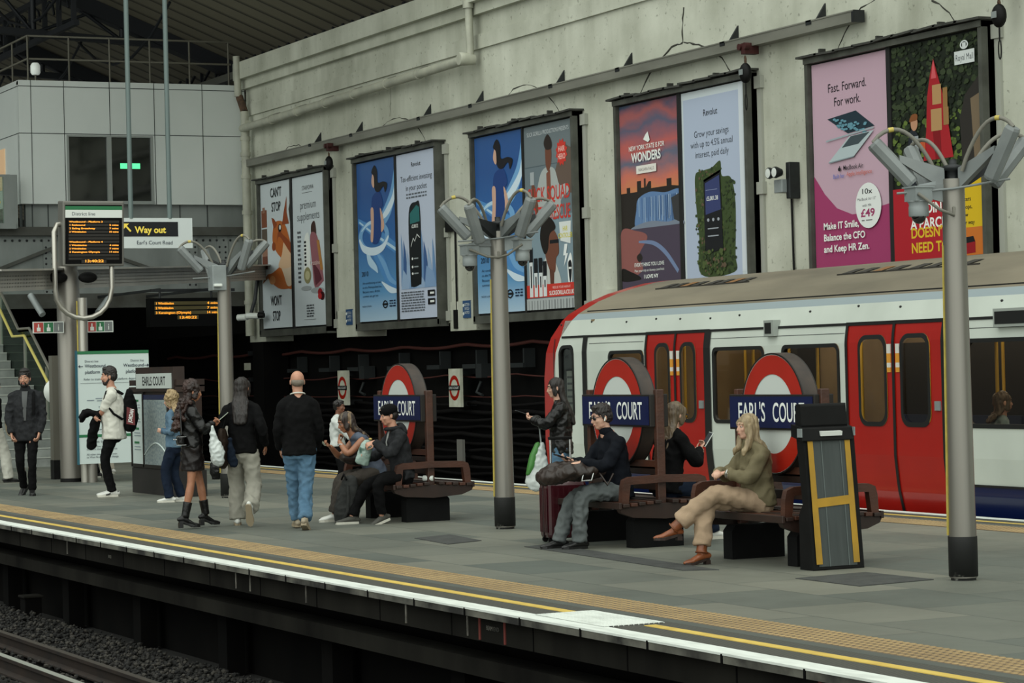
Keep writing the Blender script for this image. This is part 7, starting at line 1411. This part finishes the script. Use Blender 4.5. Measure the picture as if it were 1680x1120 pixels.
b = MB(); b.lathe((-25.97, 11.33, .475), [(.0, -.06), (.03, -.06), (.032, -.05), (.032, .05), (.028, .06), (0, .06)], WHITE, 16, (.7, .7, 0)); tag(b.build('drinks_can', origin=(-25.97, 11.33, .44)), 'white drinks can lying on the farthest bench seat', 'can')
# ---- standing woman in leather behind the suitcase
p = (-25.0, 12.5); f = Fig('dark haired woman in a quilted leather jacket and jeans, standing behind the suitcase', p, hv(p, 92), 1.54, 'pale', lh=(.30, .02, 1.10), rh=(.30, -.08, 1.12), lep=(-.2, 1, -.8), rep=(-.2, -.8, -1), head=(8, 8, 0), lcurl=.8, rcurl=.8, lhd=(V((.8, -.4, .25)), V((0, -.6, 1))), rhd=(V((.8, .4, .2)), V((0, .6, 1))))
f.body(True); f.hair_long(HDB, .36, .105, .035, amp=.006); f.top('leather_jacket', LEA, .10, 1.12, amp=.016, freq=12, cuff=.042); f.trousers(DENIM, .09, .07, .06); f.shoes(SWH, RUW)
phone('dark phone held by the woman in the quilted leather jacket', f.wp(f.wr[1] + V((.12, .03, .06))), f.wd((.8, .2, .3)), f.wd((-.3, 0, .9)))
c = f.wp((.26, .02, .62)); fx, fl = f.wd((1, 0, 0)), f.wd((0, 1, 0)); t = soft('shopping_bag', 'white and green shopping bag hanging from the arm of the woman in the leather jacket', 'bag', [(c + V((0, 0, z)) + fx * x, fx * w_, fl * .06) for z, w_, x in ((.20, .03, -.04), (.1, .07, -.02), (-.08, .12, .0), (-.2, .125, .02), (-.24, .1, .02))], PLB, c, amp=.01); b = MB(); b.loft([(V((0, 0, z)) + fx * (x + .045) + fl * .012, fx * w_, fl * .05) for z, w_, x in ((.21, .03, -.04), (.1, .045, -.0), (0, .05, .02), (-.1, .03, .06))], mat('bag_green', '#3f7a35', .4), 12); b.tube([fx * -.04 + V((0, 0, .2)), f.wp(f.wr[0] - V((.06, 0, .02))) - c], .01, GREYBOX, 6); b.build('green_print', t)
# ---- suitcase
SUI = mat('burgundy_shell', '#3d0f17', .25, 0, '#2c0a11', 3, coat=.5); c = V((-21.95, 10.98, 0)); t = thing('suitcase', 'burgundy hard suitcase with raised handle beside the man in sunglasses', 'suitcase', c, math.radians(-8)); b = MB(); b.box((0, 0, .31), (.27, .40, .54), SUI); so = b.build('shell', t, bevel=.035)
b = MB()
for i in range(6): b.bb((.135, -.15 + i * .055, .1), (.142, -.13 + i * .055, .52), SUI); b.bb((-.1 + i * .04, -.207, .1), (-.085 + i * .04, -.2, .52), SUI)
b.bb((-.006, -.205, .05), (.006, .205, .585), BLACK); b.build('ribs', t)
for a in (-.1, .1): b = MB(); b.tube([(-.05, a, .57), (-.05, a, .98)], .011, SILV, 8); b.build('handle_rod', t)
b = MB(); b.bar((-.05, -.12, .99), (-.05, .12, .99), .035, .03, BLACK); b.build('grip', t, bevel=.008)
for sx2 in (-.09, .09):
    for sy in (-.16, .16): b = MB(); b.lathe((sx2, sy, .028), [(.028, -.015), (.028, .015)], BLACK, 12, (1, 0, 0)); b.box((sx2, sy, .045), (.03, .03, .03), BLACK); b.build('wheel', t)
# ---- man in sunglasses on the middle bench
p = (-21.05, 11.1); f = Fig('man in sunglasses and a navy jacket seated on the middle bench', p, -92, 1.65, 'pale', pelvis=(0, 0, .545), lean=8, head=(-2, 12, 0), neckf=.035, lh=(.42, .10, .79), rh=(.44, -.06, .80), lep=(-.5, .6, -1), rep=(-.3, -.6, -1), legk=1.06, lf=(.45, .10, .085), rf=(.57, -.09, .085), lkp=(.6, 0, 1), rkp=(.6, 0, 1), lfy=6, rfy=0, lcurl=.35, rcurl=.5, lhd=(V((.95, -.15, -.1)), V((.1, -.1, -1))), rhd=(V((.9, .2, .2)), V((0, .3, 1))))
f.body(); f.hair_short(HDB, top=.006, amp=.008); f.top('jacket', NAVYC, .10, 1.14, amp=.013, cuff=.042, collar=NAVYC); f.trousers(GRJ, .092, .074, .07, (2.04, 2.04), amp=.016, freq=12); f.shoes(SBK, SBK)
b = MB()
for sg in (1, -1): b.ell(f.HP(.092, sg * .034, .006), [.01, .028, .019], PHN, f.hR, 12, 8); b.tube([f.HP(.088, sg * .055, .012), f.HP(.04, sg * .078, .014), f.HP(0, sg * .084, .005)], .0035, PHN, 6)
b.tube([f.HP(.1, .015, .012), f.HP(.1, -.015, .012)], .003, PHN, 6); b.build('sunglasses', f.t)
b = MB(); b.tube([f.HP(.0, .092, -.012), f.HP(.012, .09, -.035)], .006, WHITE, 8); b.ell(f.HP(0, .09, -.012), .009, WHITE, nu=8, nv=6); b.build('earbud', f.t)
phone('phone held over the brown bag by the man in sunglasses', f.wp(f.wr[1] + V((.12, .06, .045))), f.wd((.9, .1, .3)), f.wd((-.3, 0, .9)))
c = f.wp((.42, .0, .70)); fx, fl = f.wd((1, 0, 0)), f.wd((0, 1, 0)); t = soft('leather_bag', 'crumpled dark brown leather bag on the lap of the man in sunglasses', 'bag', [(c + fx * x + V((0, 0, z)), fl * w_, (V((0, 0, 1)) * h_)) for x, w_, h_, z in ((-.2, .15, .05, .0), (-.1, .2, .075, .01), (.06, .22, .085, .01), (.2, .21, .09, 0), (.30, .17, .07, -.03))], BRB, c, vox=.01, amp=.028, freq=9)
b = MB(); b.tube([fx * .02 + fl * .2 + V((0, 0, .0)), fx * .06 + fl * .24 + V((0, 0, -.07)), fx * -.04 + fl * .235 + V((0, 0, -.07)), fx * -.08 + fl * .2], .008, SILV, 8); b.tube([fx * -.15 + fl * .17, fx * -.2 + fl * .24 + V((0, 0, -.12)), fx * -.28 + fl * .2 + V((0, 0, -.02))], .012, BRB, 6); b.build('buckle_strap', t)
# iced coffee on the ground
c = onz(951, 894); t = thing('iced_coffee', 'clear plastic cup of iced coffee with a straw, on the ground by the black shoes', 'cup', c); GLC = bpy.data.materials.new('clear_plastic'); GLC.use_nodes = True; n = GLC.node_tree.nodes; L = GLC.node_tree.links; n.remove(n['Principled BSDF']); tr = n.new('ShaderNodeBsdfTransparent'); tr.inputs[0].default_value = (.8, .8, .78, 1); gs = n.new('ShaderNodeBsdfGlossy'); gs.inputs['Roughness'].default_value = .1; mx = n.new('ShaderNodeMixShader'); mx.inputs[0].default_value = .25; L.new(tr.outputs[0], mx.inputs[1]); L.new(gs.outputs[0], mx.inputs[2]); L.new(mx.outputs[0], n['Material Output'].inputs[0])
b = MB(); b.lathe((0, 0, 0), [(.03, .0), (.042, .115)], GLC, 20); b.build('cup', t); b = MB(); b.lathe((0, 0, 0), [(.0, .004), (.028, .004), (.035, .065), (0, .066)], mat('iced_coffee', '#5c3a24', .3, 0, '#7d573a', 12), 20, caps=False); b.build('drink', t); b = MB(); b.lathe((0, 0, 0), [(.044, .113), (.044, .122), (.034, .132), (.0, .134)], GLC, 20); b.build('lid', t); b = MB(); b.tube([(0, 0, .02), (.012, .01, .22)], .005, WHITE, 8); b.build('straw', t)
# ---- long haired woman on the other side of the middle bench
p = (-21.24, 11.72); f = Fig('woman with long ash brown hair seated with her back turned on the middle bench', p, 98, 1.66, 'pale', pelvis=(0, 0, .535), lean=8, head=(-2, 12, 0), lh=(.40, .14, .82), rh=(.30, -.13, .86), lep=(-.3, .8, -1), rep=(-.3, -.8, -1), lf=(.52, .09, .085), rf=(.46, -.11, .085), lkp=(.6, 0, 1), rkp=(.6, 0, 1), rcurl=.7, rhd=(V((.8, .3, .5)), V((-.2, .5, 1))))
f.body(True); f.hair_long(HGB, .42, .125, .03, amp=.006); f.top('coat', BLK, .08, 1.16, amp=.012); f.trousers(DJ, .09, .07, .065); f.shoes(SWH, RUW)
b = MB(); b.tube([f.HP(.0, -.088, .01), f.HP(.09, -.06, .01)], .005, PHN, 6)
for sg in (1, -1): b.tube([f.HP(.097, sg * .034 + .027 * math.cos(t_), .002 + .022 * math.sin(t_)) for t_ in [2 * PI * i / 12 for i in range(13)]], .0035, PHN, 6)
b.build('glasses', f.t)
phone('white phone held by the long haired woman on the far seat of the middle bench', f.wp(f.wr[1] + V((.1, .0, .09))), f.wd((.5, -.2, .8)), f.wd((-.8, 0, .5)), WHITE)
# ---- blonde woman with crossed legs on the nearest bench
p = (-18.55, 11.12); f = Fig('blonde woman in a khaki bomber jacket sitting cross legged in tan boots', p, -92, 1.53, 'pale', pelvis=(0, 0, .52), lean=7, head=(2, 2, 0), lh=(.33, .02, .76), rh=(.36, -.06, .77), lep=(-.6, .8, -.6), rep=(-.3, -.8, -.8), legk=1.2, lf=(.72, -.18, .31), rf=(.53, -.05, .12), lkp=(1, .3, 2.2), rkp=(.6, -.2, 1), lfy=-6, lfp=-2, rfy=4, lcurl=.7, rcurl=.6, lhd=(V((.6, -.75, -.15)), V((0, -.2, -1))), rhd=(V((.5, .8, -.1)), V((0, .2, -1))))
f.body(True); f.hair_long(HBL, .30, .12, .03, amp=.010, thick=.07, locks=.10); f.top('bomber_jacket', KHA, .06, 1.16, hem=.98, amp=.018, freq=8, cuff=.04, collar=KHA); f.trousers(BEI, .098, .088, .088, (1.84, 1.88), amp=.012); f.shoes(BRL, mat('boot_sole_brown', '#23140d', .6), 'boot', .035)
b = MB(); u_ = (f.el[0] - f.wr[0]).normalized()
for q in (.02, .034, .048): a_, c_ = frame(u_); b.tube([f.wr[0] + u_ * q + (a_ * math.cos(t_) + c_ * math.sin(t_)) * .036 for t_ in [2 * PI * i / 14 for i in range(15)]], .006, SILV, 6)
b.build('bracelet', f.t)
b = MB()
for i in (0, 1):
    u_ = (f.kn[i] - f.an[i]).normalized(); a_, c_ = frame(u_); A_ = f.an[i] + V((.0, 0, -.005)); b.tube([A_ + (a_ * math.cos(t_) + c_ * math.sin(t_)) * .051 for t_ in [2 * PI * k_ / 16 for k_ in range(17)]], .006, mat('boot_strap', '#6b3a1c', .4), 6)
b.build('boot_strap', f.t)
# ---- passenger in the train
p = (-22.62, 16.55); f = Fig('passenger with brown hair seen through the train window', p, hv(p, -70), 1.66, 'pale', pelvis=(0, 0, .50), lean=4, lf=(.45, .1, .085), rf=(.45, -.1, .085), lkp=(.6, 0, 1), rkp=(.6, 0, 1), lh=(.3, .15, .68), rh=(.3, -.15, .68)); f.t.location.z = -.02 + .02
f.body(True); f.hair_long(HGB, .14, .1, .0); f.top('top', fab('pale_blue_top', '#7d8f90'), .06, 1.08); f.trousers(BLK); f.shoes(SBK, SBK)
# ---- black bag standing on the ground beyond the farthest post
c = onz(355, 786); t = soft('drawstring_bag', 'small black bag standing on the ground beside the farthest post', 'bag', [(c + V((0, 0, z)), V((.04, .085, 0)) * w_, V((-.09, .04, 0)) * w_) for z, w_ in ((.04, .8), (.12, 1.1), (.24, 1.0), (.32, .5))], LEA, c)
